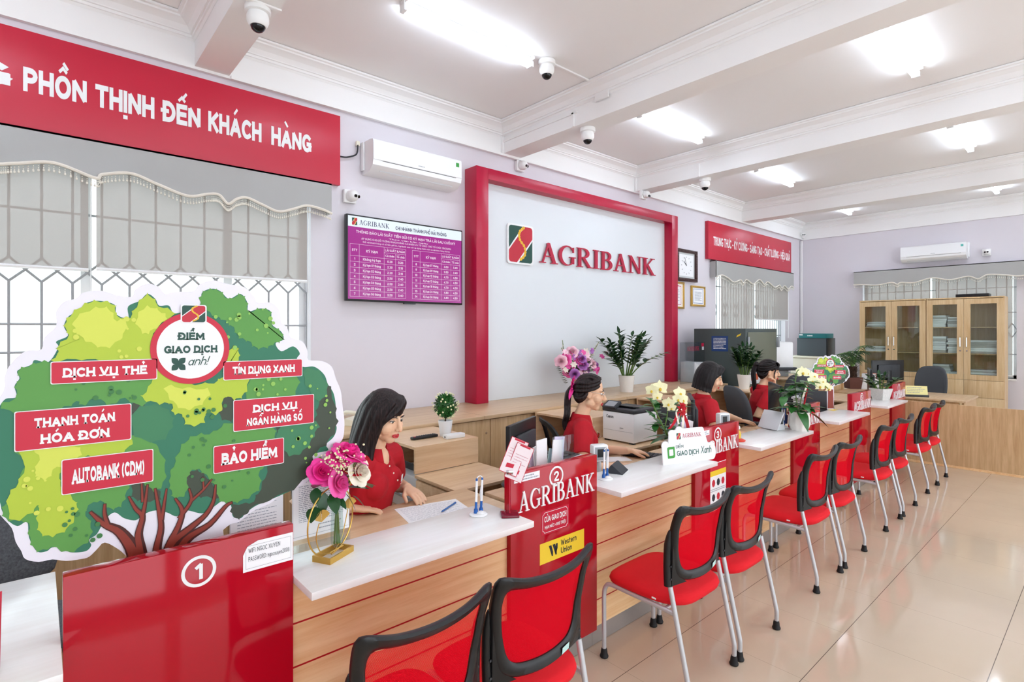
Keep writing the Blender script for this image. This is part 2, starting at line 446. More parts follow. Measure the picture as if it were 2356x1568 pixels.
    g['f'] = (.28, [arc(.22, .8, .12, .2, 60, 180, 6) + [(.1, 0)], [(0, .62), (.28, .62)]])
    g['g'] = (.42, [arc(.2, .32, .2, .3, 0, 360, 14), [(.42, .62), (.42, -.1)] + arc(.22, -.1, .2, .2, 0, -150, 8)])
    g['h'] = (.4, [[(0, 1), (0, 0)], [(0, .38)] + arc(.2, .38, .2, .25, 180, 0, 8) + [(.4, 0)]])
    g['i'] = (.0, [[(0, .62), (0, 0)], [(0, .88), (0, .92)]])
    g['k'] = (.4, [[(0, 1), (0, 0)], [(.38, .62), (.03, .26)], [(.13, .36), (.4, 0)]])
    g['l'] = (.0, [[(0, 1), (0, 0)]])
    g['m'] = (.66, [[(0, .62), (0, 0)], [(0, .4)] + arc(.165, .42, .165, .2, 180, 0, 6) + [(.33, 0)], [(.33, .4)] + arc(.495, .42, .165, .2, 180, 0, 6) + [(.66, 0)]])
    g['n'] = (.4, [[(0, .62), (0, 0)], [(0, .38)] + arc(.2, .38, .2, .25, 180, 0, 8) + [(.4, 0)]])
    g['o'] = (.44, [arc(.22, .31, .22, .31, 0, 360, 16)])
    g['p'] = (.42, [arc(.22, .31, .2, .31, 0, 360, 14), [(0, .62), (0, -.3)]])
    g['r'] = (.26, [[(0, .62), (0, 0)], [(0, .38)] + arc(.2, .4, .2, .22, 180, 70, 5)])
    g['s'] = (.34, [arc(.18, .47, .16, .16, 50, 270, 8) + arc(.17, .16, .17, .16, 90, -140, 8)[1:]])
    g['t'] = (.28, [[(.1, .86), (.1, .14)] + arc(.22, .14, .12, .14, 180, 280, 5), [(0, .62), (.28, .62)]])
    g['u'] = (.4, [[(0, .62), (0, .25)] + arc(.2, .25, .2, .25, 180, 360, 8) + [(.4, .62)], [(.4, .62), (.4, 0)]])
    g['v'] = (.42, [[(0, .62), (.21, 0), (.42, .62)]])
    g['w'] = (.62, [[(0, .62), (.16, 0), (.31, .55), (.46, 0), (.62, .62)]])
    g['x'] = (.4, [[(0, 0), (.4, .62)], [(0, .62), (.4, 0)]])
    g['y'] = (.42, [[(0, .62), (.21, 0)], [(.42, .62), (.14, -.28)]])
    return g
GLY = _G()
MARKS = {'\u0301': [[(-.06, 1.13), (.1, 1.3)]], '\u0300': [[(.06, 1.13), (-.1, 1.3)]], '\u0309': [[(-.1, 1.28), (0, 1.34), (.09, 1.27), (0, 1.2), (0, 1.12)]],
         '\u0303': [[(-.17, 1.16), (-.07, 1.24), (.07, 1.16), (.17, 1.24)]], '\u0302': [[(-.16, 1.12), (0, 1.26), (.16, 1.12)]], '\u0306': [arc(0, 1.26, .14, .12, 200, 340, 6)]}
SER = {  # serif capitals: (width, [(points, thickness)])
    'A': (.74, [([(.12, .03), (.37, 1)], .055), ([(.35, .99), (.61, .03)], .13), ([(.2, .34), (.5, .34)], .05), ([(0, .02), (.25, .02)], .045), ([(.47, .02), (.76, .02)], .045)]),
    'G': (.74, [(arc(.38, .5, .32, .48, 40, 320, 24), [.05 + .08 * max(0, -cos(R(40 + 280 * i / 24))) ** 0.6 if cos(R(40 + 280 * i / 24)) < 0 else .05 for i in range(25)]), ([(.62, .1), (.62, .42)], .12), ([(.46, .43), (.76, .43)], .045), ([(.645, .68), (.645, .94)], .05)]),
    'R': (.72, [([(.14, .02), (.14, .98)], .13), ([(.1, .97), (.3, .97)] + arc(.3, .74, .23, .23, 90, -90, 10) + [(.14, .51)], [.05, .05] + [.05 + .08 * sin(pi * i / 10) for i in range(11)] + [.05]), ([(.3, .52), (.6, .02)], .12), ([(0, .02), (.29, .02)], .045), ([(0, .975), (.15, .975)], .045), ([(.53, .02), (.76, .02)], .045)]),
    'I': (.30, [([(.15, .02), (.15, .98)], .13), ([(0, .02), (.3, .02)], .045), ([(0, .975), (.3, .975)], .045)]),
    'B': (.62, [([(.14, .02), (.14, .98)], .13), ([(.1, .97), (.28, .97)] + arc(.28, .755, .2, .215, 90, -90, 10) + [(.14, .54)], [.05, .05] + [.05 + .08 * sin(pi * i / 10) for i in range(11)] + [.05]), ([(.14, .54), (.3, .54)] + arc(.3, .285, .24, .255, 90, -90, 10) + [(.1, .03)], [.05, .05] + [.05 + .09 * sin(pi * i / 10) for i in range(11)] + [.05]), ([(0, .02), (.2, .02)], .045), ([(0, .975), (.2, .975)], .045)]),
    'N': (.78, [([(.14, .02), (.14, .96)], .055), ([(.12, .97), (.64, .03)], .13), ([(.65, .0), (.65, .98)], .055), ([(0, .02), (.27, .02)], .045), ([(0, .975), (.18, .975)], .045), ([(.52, .975), (.79, .975)], .045)]),
    'K': (.74, [([(.14, .02), (.14, .98)], .13), ([(.58, .96), (.16, .44)], .05), ([(.27, .58), (.62, .02)], .13), ([(0, .02), (.29, .02)], .045), ([(0, .975), (.29, .975)], .045), ([(.47, .975), (.72, .975)], .045), ([(.5, .02), (.78, .02)], .045)]),
}
def ribbon(mb, pts, t, P, y0, y1=None, cap=True):
    """flat stroke of thickness t along 2-D pts (x, z); y0 front, y1 back (solid when given)"""
    pts = [Vector(p) for p in pts]; n = len(pts)
    ts = t if isinstance(t, (list, tuple)) else [t] * n
    closed = n > 3 and (pts[0] - pts[-1]).length < 1e-4
    if not closed:
        for i in range(1, n - 1):        # break the stroke at sharp corners
            a, b = (pts[i] - pts[i - 1]).normalized(), (pts[i + 1] - pts[i]).normalized(); dt = a.dot(b)
            if dt < .35:
                e = ts[i] * (.5 if dt > -.3 else .12)
                p1, p2 = pts[:i] + [pts[i] + a * e], [pts[i] - b * e] + pts[i + 1:]
                if cap: p1[0] = p1[0] - (p1[1] - p1[0]).normalized() * ts[0] / 2; p2[-1] = p2[-1] + (p2[-1] - p2[-2]).normalized() * ts[-1] / 2
                ribbon(mb, p1, ts[:i + 1], P, y0, y1, False); ribbon(mb, p2, ts[i:], P, y0 - .00003, y1, False); return
    if cap and not closed:
        pts = list(pts)
        d0 = (pts[0] - pts[1]).normalized(); d1 = (pts[-1] - pts[-2]).normalized()
        pts[0] = pts[0] + d0 * ts[0] / 2; pts[-1] = pts[-1] + d1 * ts[-1] / 2
    L, Rr = [], []
    for i in range(n):
        if closed: a, b = pts[i] - pts[i - 1 if i else n - 2], pts[(i + 1) if i < n - 1 else 1] - pts[i]
        else: a, b = pts[i] - pts[max(i - 1, 0)], pts[min(i + 1, n - 1)] - pts[i]
        if a.length < 1e-6: a = b
        if b.length < 1e-6: b = a
        a = a.normalized(); b = b.normalized()
        na = Vector((-a.y, a.x)); nb = Vector((-b.y, b.x)); m = (na + nb)
        if m.length < 1e-3: m = na
        m.normalize(); k = min(1 / max(m.dot(na), 0.3), 1.3)
        L.append(pts[i] + m * (ts[i] / 2 * k)); Rr.append(pts[i] - m * (ts[i] / 2 * k))
    fl = [mb.v(P(p.x, y0, p.y)) for p in L]; fr = [mb.v(P(p.x, y0, p.y)) for p in Rr]
    for i in range(n - 1): mb.f((fl[i], fr[i], fr[i + 1], fl[i + 1]))
    if y1 is not None:
        bl = [mb.v(P(p.x, y1, p.y)) for p in L]; br = [mb.v(P(p.x, y1, p.y)) for p in Rr]
        for i in range(n - 1):
            mb.f((fl[i + 1], bl[i + 1], bl[i], fl[i])); mb.f((fr[i], br[i], br[i + 1], fr[i + 1])); mb.f((bl[i], bl[i + 1], br[i + 1], br[i]))
        if not closed:
            mb.f((fl[0], bl[0], br[0], fr[0])); mb.f((fr[-1], br[-1], bl[-1], fl[-1]))

def layout(txt, t, wide, gap):
    """list of (char, marks, x, w) and total width, cap height 1"""
    x = 0; out = []
    for ch in txt:
        if ch == ' ': x += 0.34 * wide; continue
        bar = ch in '\u0110\u0111'
        if bar: ch = 'D' if ch == '\u0110' else 'd'
        d = unicodedata.normalize('NFD', ch); b, mk = d[0], list(d[1:])
        if b not in GLY: b = '-'
        w = GLY[b][0] * wide
        out.append((b, mk, x + t / 2, w, bar)); x += w + t + gap
    return out, x - gap

def write(mb, txt, x0, z0, h, P, y0, y1=None, t=.16, wide=1.0, gap=.1, width=None, align='l', slant=0.0, slab=0.0):
    """stroke lettering; x0,z0 baseline left (or centre), cap height h; width squeezes it to fit"""
    lay, W = layout(txt, t, wide, gap)
    sx = h if width is None else width / W
    ox = x0 - (W * sx / 2 if align == 'c' else W * sx if align == 'r' else 0)
    Q = lambda x, y, z: P(ox + (x + slant * z) * sx, y, z0 + z * h)
    base = y0; cnt = 0
    for b, mk, x, w, bar in lay:
        up = b.isupper() or b.isdigit()
        for st in GLY[b][1]:
            cnt += 1; y0 = base - .00012 * (cnt % 4)
            ribbon(mb, [(x + p[0] * wide, t / 2 + p[1] * (1 - t)) for p in st], t, Q, y0, y1)
        if slab and b in 'IHNMKPRTYUADBEVX' :
            for sxp in ({'I': (0,), 'T': (.28 * wide,), 'P': (0,), 'Y': (.3 * wide,)}.get(b, (0, w))):
                ribbon(mb, [(x + sxp - slab, t * .3), (x + sxp + slab, t * .3)], t * .6, Q, y0, y1)
        y0 = base - .0006
        if bar: ribbon(mb, [(x - .14, .52), (x + .2, .52)], t * .8, Q, y0, y1)
        cx = x + w / 2; hi = 0
        if not up: hi = -.3
        for m_ in mk:
            if m_ == '\u0323':
                ribbon(mb, [(cx - .05, -.2), (cx + .05, -.2)], t * .75, Q, y0, y1)
            elif m_ == '\u031b':
                ribbon(mb, [(x + w - .02, 1 - t * .5 + hi), (x + w + .13, .98 + hi), (x + w + .14, 1.12 + hi)], t * .65, Q, y0, y1)
            elif m_ in MARKS:
                dx = .16 if ('\u0302' in mk and m_ != '\u0302') else 0
                dz = .14 if ('\u0302' in mk and m_ != '\u0302') else 0
                for st in MARKS[m_]:
                    ribbon(mb, [(cx + p[0] + dx, p[1] + hi + dz + t * .25) for p in st], t * .6, Q, y0, y1)
    return W * sx

def serif(mb, txt, x0, z0, h, P, y0, y1=None, width=None, align='l', gap=.07):
    W = sum(SER[c][0] for c in txt) + gap * (len(txt) - 1)
    sx = h if width is None else width / W
    ox = x0 - (W * sx / 2 if align == 'c' else 0); x = 0
    for c in txt:
        for i, (pts, t) in enumerate(SER[c][1]):
            ribbon(mb, [(x + p[0], p[1]) for p in pts], t, lambda a, y, z: P(ox + a * sx, y, z0 + z * h), y0 - .00012 * i, y1, cap=False)
        x += SER[c][0] + gap
    return W * sx

def emblem(parent, cx, cz, w, h, P, y, name='emblem', d=0.0008):
    """square badge: two dark green corners, a red diagonal band between white lines, a yellow plaited cord"""
    def cl(pts): return pts
    x0, x1, z0, z1 = cx - w / 2, cx + w / 2, cz - h / 2, cz + h / 2
    r = w * .1
    mb = MB(); mb.flat(rrect(x0 - w * .06, x1 + w * .06, z0 - h * .05, z1 + h * .05, r), y, P)
    mb.mi = 1; mb.flat([(x0, z0 + h * .38)] + [(x0, z1 - r)] + arc(x0 + r, z1 - r, r, r, 180, 90, 4) + [(x0 + w * .58, z1)], y - d, P)
    mb.flat([(x1, z1 - h * .38)] + [(x1, z0 + r)] + arc(x1 - r, z0 + r, r, r, 0, -90, 4) + [(x1 - w * .58, z0)], y - d, P)
    mb.mi = 2; mb.flat([(x0, z0 + h * .32), (x0 + w * .66, z1), (x1 - r, z1)] + arc(x1 - r, z1 - r, r, r, 90, 0, 4) + [(x1, z1 - h * .32), (x1 - w * .66, z0), (x0 + r, z0)] + arc(x0 + r, z0 + r, r, r, 270, 180, 4), y - d, P)
    mb.mi = 3
    cord = spline([(cx + w * .12, z1 - h * .03), (cx - w * .06, cz + h * .33), (cx - w * .04, cz + h * .13), (cx + w * .16, cz - h * .06), (cx + w * .17, cz - h * .28), (cx - w * .02, z0 + h * .08)], 5)
    for p in cord[::2]:
        mb.flat([(p.x + w * .055 * cos(a * pi / 4), p.y + h * .045 * sin(a * pi / 4)) for a in range(8)], y - 2 * d, P)
    ribbon(mb, [(p.x, p.y) for p in cord], w * .06, P, y - 1.6 * d)
    return mb.build(name, [M['letter'], mat('emblem green', '#12483c', 0.4), mat('emblem red', '#c01d34', 0.4), mat('emblem gold', '#e6b52c', 0.4)], parent, smooth=False, fix=False)
# ================================================================== ROOM
YW, XE, ZC, ZB = 4.50, 12.08, 3.93, 3.62      # back wall, end wall, ceiling, beam soffit
XL, YF = -3.0, -3.6
def struct(o): o['kind'] = 'structure'; return o
M['floor'] = tiles('glossy beige floor tiles', '#d0bfa8', 0.60, 3.40, 0.435)
struct(bx('floor', M['floor'], XL, XE + .3, YF, YW + .3, -0.12, 0))
struct(bx('ceiling', M['ceil'], XL, XE + .3, YF, YW + .3, ZC, ZC + .15))
W1 = (-2.6, 1.72, 0.95, 2.86); W2 = (8.50, 11.30, 0.95, 2.78); W3 = (1.16, 3.36, 0.90, 2.72)
mb = MB()
for a, b, c, d in ((XL, W1[0], 0, ZC), (W1[0], W1[1], 0, W1[2]), (W1[0], W1[1], W1[3], ZC), (W1[1], W2[0], 0, ZC),
                   (W2[0], W2[1], 0, W2[2]), (W2[0], W2[1], W2[3], ZC), (W2[1], XE + .3, 0, ZC)):
    mb.box(a, b, YW, YW + .22, c, d)
struct(mb.build('wall_back', M['wall'], smooth=False))
mb = MB()
for a, b, c, d in ((YF, W3[0], 0, ZC), (W3[0], W3[1], 0, W3[2]), (W3[0], W3[1], W3[3], ZC), (W3[1], YW, 0, ZC)):
    mb.box(XE, XE + .22, a, b, c, d)
struct(mb.build('wall_right', M['wall'], smooth=False))

mb = MB()
FW = [(-2.5, .6), (1.0, 3.9), (4.3, 7.2), (7.6, 11.2)]
xs_ = [XL] + [q for w_ in FW for q in w_] + [XE + .3]
for a, b in zip(xs_[::2], xs_[1::2]): mb.box(a, b, YF - .2, YF, 0, ZC)
for a, b in FW: mb.box(a, b, YF - .2, YF, 0, .35); mb.box(a, b, YF - .2, YF, 3.15, ZC)
struct(mb.build('wall_front', M['wall'], smooth=False))
struct(bx('wall_left', M['wall'], XL - .2, XL, YF - .2, YW + .22, 0, ZC))

# beams, friezes and cornices
n = 1
for xa, xb in ((0.86, 1.09), (3.80, 4.05), (6.21, 6.46), (9.35, 9.61)):
    struct(bx('beam_%d' % n, M['white'], xa, xb, YF, YW - .001, ZB, ZC - .001)); n += 1
struct(bx('trim_1', M['white'], XL, XE - .001, YW - .035, YW - .002, 3.60, ZC - .002))
struct(bx('trim_2', M['white'], XE - .03, XE - .002, YF, YW - .04, 3.59, ZC - .002))
def cornice(mb, p0, p1, inn):
    """stepped plaster cornice under the ceiling from p0 to p1; inn = direction into the bay"""
    p0, p1, inn = Vector(p0), Vector(p1), Vector(inn)
    prof = [(0, 0), (.125, 0), (.125, -.016), (.108, -.02), (.105, -.032), (.09, -.036), (.055, -.06), (.035, -.09), (.034, -.098), (.022, -.1), (.022, -.118), (.012, -.12), (0, -.135)]
    rings = [[mb.v(p + inn * a + Vector((0, 0, ZC - .003 + b))) for a, b in prof] for p in (p0, p1)]
    for i in range(len(prof)):
        j = (i + 1) % len(prof); mb.f((rings[0][i], rings[0][j], rings[1][j], rings[1][i]))
    mb.f(rings[0]); mb.f(list(reversed(rings[1])))
bays = [(XL, .86), (1.09, 3.80), (4.05, 6.21), (6.46, 9.35), (9.61, XE - .03)]
mb = MB()
for a, b in bays: cornice(mb, (a, YW - .036, 0), (b, YW - .036, 0), (0, -1, 0))
struct(mb.build('trim_3', M['white'], ang=20))
mb = MB()
for a, b in bays:
    if a > XL: cornice(mb, (a + .001, YF, 0), (a + .001, YW - .036, 0), (1, 0, 0))
    cornice(mb, (b - .001, YF, 0), (b - .001, YW - .036, 0), (-1, 0, 0))
struct(mb.build('trim_4', M['white'], ang=20))
# plastic cable ducts on the walls and the beams
mb = MB()
mb.box(1.1, XE - .04, YW - .055, YW - .036, 3.595, 3.62)
mb.box(3.775, 3.80, YW - .06, YW - .036, 3.62, 3.80); mb.box(6.185, 6.21, YW - .06, YW - .036, 3.62, 3.80)
mb.box(3.785, 3.80, 3.38, YW - .03, 3.735, 3.755); mb.box(3.785, 3.80, 3.42, 3.445, 3.62, 3.75)
mb.box(6.195, 6.21, 3.50, 3.525, 3.62, 3.78)
mb.box(3.17, 3.79, 3.135, 3.15, ZC - .016, ZC - .002); mb.box(3.772, 3.787, 3.0, 3.15, 3.76, ZC - .002)
mb.box(.88, 1.10, 3.33, 3.36, ZB - .012, ZB - .001)
mb.box(XE - .05, XE - .012, YW - .05, YW - .012, .8, 3.58)
struct(mb.build('trim_5', M['white'], smooth=False))

# ------------------------------------------------------------------ windows
def window(name, x0, x1, z0, z1, P, mull, hz, vsp, zig=None, dia=None):
    """frame, sliding sashes, glass and a welded bar grille; P maps (along, depth, z), depth 0 = wall face"""
    w = bpy.data.objects.new(name, None); C.objects.link(w); struct(w)
    def bar(mb, a, b, c, d, e, f_):
        pts = [P(x, y, z) for z in (e, f_) for y in (c, d) for x in (a, b)]
        vs = [mb.v(p) for p in pts]
        for q in ((0, 2, 3, 1), (4, 5, 7, 6), (0, 1, 5, 4), (2, 6, 7, 3), (0, 4, 6, 2), (1, 3, 7, 5)): mb.f([vs[i] for i in q])
    mb = MB()
    for q in ((x0, x0 + .05, z0, z1), (x1 - .05, x1, z0, z1), (x0, x1, z0, z0 + .05), (x0, x1, z1 - .05, z1)): bar(mb, q[0], q[1], .13, .19, q[2], q[3])
    for m in mull: bar(mb, m - .03, m + .03, .13, .18, z0, z1)
    struct(mb.build('window_frame', M['whitep'], w, smooth=False))
    mb = MB(); bar(mb, x0 + .02, x1 - .02, .155, .16, z0 + .02, z1 - .02)
    struct(mb.build('window_glass', M['glass'], w, smooth=False))
    mb = MB(); t = .0085
    def rod(p, q): mb.tube([P(p[0], .09, p[1]), P(q[0], .09, q[1])], t, 6)
    nx = int(round((x1 - x0) / vsp)); xs = [x0 + (x1 - x0) * i / nx for i in range(nx + 1)]
    for z in hz: rod((x0, z), (x1, z))
    for i, x in enumerate(xs):
        if zig:
            za, zb = zig
            rod((x, z0), (x, za)); rod((x, zb + (zb - za)), (x, z1))
            if i < nx:
                xm = (x + xs[i + 1]) / 2
                rod((x, za), (xm, zb)); rod((xm, zb), (xs[i + 1], za)); rod((x, 2 * zb - za), (xm, zb)); rod((xm, zb), (xs[i + 1], 2 * zb - za))
        else:
            rod((x, z0), (x, z1))
            if dia and i % 4 in (0, 1) and i < nx:
                for zc in dia:
                    xm = (x + xs[i + 1]) / 2
                    for s in (-1, 1): rod((x, zc), (xm, zc + s * .12)); rod((xs[i + 1], zc), (xm, zc + s * .12))
    struct(mb.build('window_grille', M['grille'], w))
    mb = MB(); bar(mb, x0, x1, -.02, .13, z0 - .03, z0)
    struct(mb.build('window_sill', M['white'], w, smooth=False))
    return w
PB = lambda x, y, z: (x, YW + y, z)
PE = lambda x, y, z: (XE + y, x, z)
window('window_1', *W1, PB, (-1.9, -.48, 1.12, .25), (1.56, 1.74, 2.47), .155, zig=(2.01, 2.085))
window('window_2', *W2, PB, (9.9, ), (1.25, 1.6, 2.45), .10, dia=(2.05, 1.28))
window('window_3', *W3, PE, (2.27, ), (1.3, 2.0, 2.42), .13, dia=(1.7,))

# ------------------------------------------------------------------ roller blinds and pelmets
def blind(label, x0, x1, z0, z1, P, group):
    o = thing('roller_blind', label, 'blind', P((x0 + x1) / 2, 0, z0), 0, group)
    inv = Matrix.Translation(-Vector(P((x0 + x1) / 2, 0, z0)))
    mb = MB(); mb.T = inv
    mb.poly([P(x0, -.075, z0), P(x1, -.075, z0), P(x1, -.075, z1), P(x0, -.075, z1)])
    mb.build('blind_cloth', M['blind'], o, smooth=False)
    mb = MB(); mb.T = inv; mb.tube([P(x0, -.075, z0), P(x1, -.075, z0)], .012, 8); mb.build('bottom_bar', M['whitep'], o)
    mb = MB(); mb.T = inv; mb.tube([P(x0, -.085, z1), P(x1, -.085, z1)], .022, 10); mb.build('roller', M['lgrey'], o)
    mb = MB(); mb.T = inv; mb.tube([P(x1 + .012, -.08, z1), P(x1 + .012, -.08, z0 - .35)], .003, 5); mb.build('pull_chain', M['whitep'], o)
    return o
blind('grey roller blind half lowered over the barred window, next to the blue-grey wall screen side', .29, 1.66, 2.10, 2.84, PB, 'grey roller blinds')
blind('grey roller blind at the edge of the photo above the large tree cut-out', -1.30, .25, 2.09, 2.84, PB, 'grey roller blinds')
bl = [o for o in bpy.data.objects if o.name.startswith('roller_blind')]
bl[0]['label'] = 'grey roller blind half lowered above the large tree, the one nearer the interest rate screen'
blind('grey roller blind lowered down to the top of the green safe', 8.53, 9.74, 1.62, 2.74, PB, 'grey roller blinds')
blind('short grey roller blind beside the green safe, bright window showing under it', 9.80, 11.24, 1.90, 2.74, PB, 'grey roller blinds')
blind('grey roller blind behind the glass cabinet next to the black device on top', 1.20, 2.21, .95, 2.72, PE, 'grey roller blinds')
blind('grey roller blind behind the glass cabinet without anything on top', 2.29, 3.30, .95, 2.72, PE, 'grey roller blinds')

def pelmet(label, edge, ztop, P, y, group):
    """stiffened cloth valance with a scalloped lower edge, corded hem and hanging beads"""
    x0, x1 = edge[0][0], edge[-1][0]
    o = thing('window_pelmet', label, 'pelmet', P((x0 + x1) / 2, y, ztop), 0, group)
    inv = Matrix.Translation(-Vector(P((x0 + x1) / 2, y, ztop)))
    e = spline(edge, 8)
    mb = MB(); mb.T = inv
    f0 = [mb.v(P(p.x, y, p.y)) for p in e]; f1 = [mb.v(P(p.x, y, ztop)) for p in e]
    b0 = [mb.v(P(p.x, y + .012, p.y)) for p in e]; b1 = [mb.v(P(p.x, y + .012, ztop)) for p in e]
    for i in range(len(e) - 1):
        mb.f((f0[i], f0[i + 1], f1[i + 1], f1[i])); mb.f((b0[i + 1], b0[i], b1[i], b1[i + 1])); mb.f((f0[i], b0[i], b0[i + 1], f0[i + 1]))
    for xx in (x0, x1):
        d = .008 if xx == x0 else -.008
        c = [mb.v(P(a, b_, z)) for z in (e[0].y if xx == x0 else e[-1].y, ztop) for b_ in (y + .012, -.004) for a in (xx, xx + d)]
        for q in ((0, 2, 3, 1), (4, 5, 7, 6), (0, 1, 5, 4), (2, 6, 7, 3), (0, 4, 6, 2), (1, 3, 7, 5)): mb.f([c[i] for i in q])
    c = [mb.v(P(a, b_, z)) for z in (ztop - .012, ztop) for b_ in (y, -.004) for a in (x0, x1)]
    for q in ((0, 2, 3, 1), (4, 5, 7, 6), (0, 1, 5, 4), (2, 6, 7, 3), (0, 4, 6, 2), (1, 3, 7, 5)): mb.f([c[i] for i in q])
    mb.build('pelmet_cloth', M['pelmet'], o, ang=25)
    mb = MB(); mb.T = inv; mb.tube([P(p.x, y - .006, p.y) for p in e], .011, 7); mb.build('corded_hem', M['bead'], o)
    mb = MB(); mb.T = inv; L = 0
    for i in range(len(e) - 1):
        k = max(1, int(round((e[i + 1] - e[i]).length / .046)))
        for j in range(k):
            p = e[i].lerp(e[i + 1], j / k)
            for q in range(3): mb.ball(P(p.x, y + .002, p.y - .02 - q * .014), .0032 if q < 2 else .0065, (1, 1, 1.5), 6)
    mb.build('bead_fringe', M['bead'], o)
    return o
E1 = [(.08, 2.735), (.28, 2.68), (.32, 2.71), (.47, 2.745), (.62, 2.70), (.80, 2.65), (.93, 2.685), (1.0, 2.69), (1.06, 2.635), (1.12, 2.68), (1.19, 2.70), (1.30, 2.665), (1.42, 2.63), (1.54, 2.67), (1.64, 2.71), (1.76, 2.70), (1.85, 2.675)]
EL = [(-1.5, 2.68), (-1.42, 2.70), (-1.25, 2.745), (-1.1, 2.70), (-.95, 2.65), (-.8, 2.685), (-.72, 2.69), (-.65, 2.635), (-.58, 2.70), (-.4, 2.745), (-.2, 2.68), (-.1, 2.695)]
pelmet('grey scalloped window pelmet with bead fringe under the long red slogan sign', EL + E1, 2.925, PB, -.12, 'grey scalloped pelmets')
E2 = [(8.30, 2.57), (8.46, 2.61), (8.66, 2.58), (8.88, 2.52), (9.12, 2.57), (9.22, 2.525), (9.34, 2.59), (9.6, 2.53), (9.85, 2.62), (10.05, 2.55), (10.2, 2.60), (10.5, 2.52), (10.72, 2.57), (10.82, 2.52), (10.95, 2.57), (11.12, 2.52), (11.28, 2.58), (11.41, 2.55)]
pelmet('grey scalloped window pelmet under the short red sign behind the green safe', E2, 2.845, PB, -.12, 'grey scalloped pelmets')
E3 = [(.55, 2.62), (.75, 2.64), (.95, 2.60), (1.12, 2.58), (1.3, 2.61), (1.5, 2.63), (1.62, 2.57), (1.75, 2.62), (2.0, 2.58), (2.25, 2.63), (2.5, 2.565), (2.7, 2.58), (2.76, 2.55), (2.85, 2.59), (3.08, 2.555), (3.3, 2.575), (3.47, 2.585)]
pelmet('grey scalloped window pelmet above the two glass door cabinets', E3, 2.83, PE, -.16, 'grey scalloped pelmets')

# ------------------------------------------------------------------ fluorescent battens
def batten(x0, y, label, L=1.22):
    o = thing('fluorescent_light', label, 'ceiling light', (x0 + L / 2, y, ZC - .002), 0, 'fluorescent tube lights')
    h = L / 2
    MB().box(-h + .01, h - .01, -.024, .024, -.03, 0, .004).build('batten_body', M['whitep'], o)
    for s in (-1, 1):
        mb = MB(); mb.box(s * (h - .022) - .014, s * (h - .022) + .014, -.03, .03, -.075, -.028, .004)
        mb.box(s * (h - .03) - .01, s * (h - .03) + .01, -.055, .055, -.02, -.001, .003); mb.build('lamp_holder', M['whitep'], o)
    for s in (-1, 1):
        mb = MB(); mb.cyl((-h + .036, s * .016, -.058), (h - .036, s * .016, -.058), .0125, n=12); mb.build('tube', M['bulb'], o)
    return o
for x, y, lb in ((1.84, 3.22, 'fluorescent light in the nearest ceiling bay beside the dome camera'), (4.56, 3.24, 'fluorescent light in the second bay, over the logo board side'),
                 (7.32, 3.30, 'fluorescent light in the third bay, nearer the wall'), (10.22, 3.38, 'fluorescent light in the farthest bay, nearer the wall'),
                 (4.42, 1.17, 'fluorescent light in the second bay, large glow at the photo edge'), (7.28, 1.22, 'fluorescent light in the third bay over the visitor side'),
                 (10.20, 1.32, 'fluorescent light in the farthest bay over the visitor side'), (1.84, 1.15, 'added unseen fluorescent light of the nearest bay over the visitor side'), (-1.2, 3.2, 'added unseen fluorescent light of the bay at the left'), (-1.2, 1.15, 'added unseen fluorescent light of the left bay over the visitor side'),  # last three are out of view, added to brighten the room
                 (1.84, -.95, 'added unseen fluorescent light of the outer row in the nearest bay'), (4.42, -.95, 'added unseen fluorescent light of the outer row in the second bay'), (7.28, -.9, 'added unseen fluorescent light of the outer row in the third bay'), (10.2, -.9, 'added unseen fluorescent light of the outer row in the farthest bay')):  # unseen outer row of lamps, added for more light on the ceiling
    batten(x, y, lb)
# ================================================================== TELLER COUNTER
PX = [(.052, .652), (1.632, 2.245), (3.242, 3.853), (4.842, 5.45), (6.345, 6.97), (7.80, 8.41)]
YP = 1.86
SEG = [(-.98, .052), (.652, 1.632), (2.245, 3.242), (3.853, 4.842), (5.45, 6.345), (6.97, 7.80)]
ZL = .868
SEGL = ['wooden teller counter with deep white ledge left of red panel 1', 'wooden teller counter with white ledge between red panels 1 and 2', 'wooden teller counter with white ledge between red panels 2 and 3',
        'wooden teller counter with white ledge between red panels 3 and 4', 'wooden teller counter with white ledge between red panels 4 and 5', 'wooden teller counter with white ledge between red panel 5 and the last red panel']
DKL = ['pale wooden clerk desk where the long-haired woman rests her hand', 'pale wooden clerk desk with the keyboard of the woman in glasses', 'pale wooden clerk desk of the bob-haired woman', 'pale wooden clerk desk of the woman with hand at her chin', 'pale wooden clerk desk at the far end of the counter']
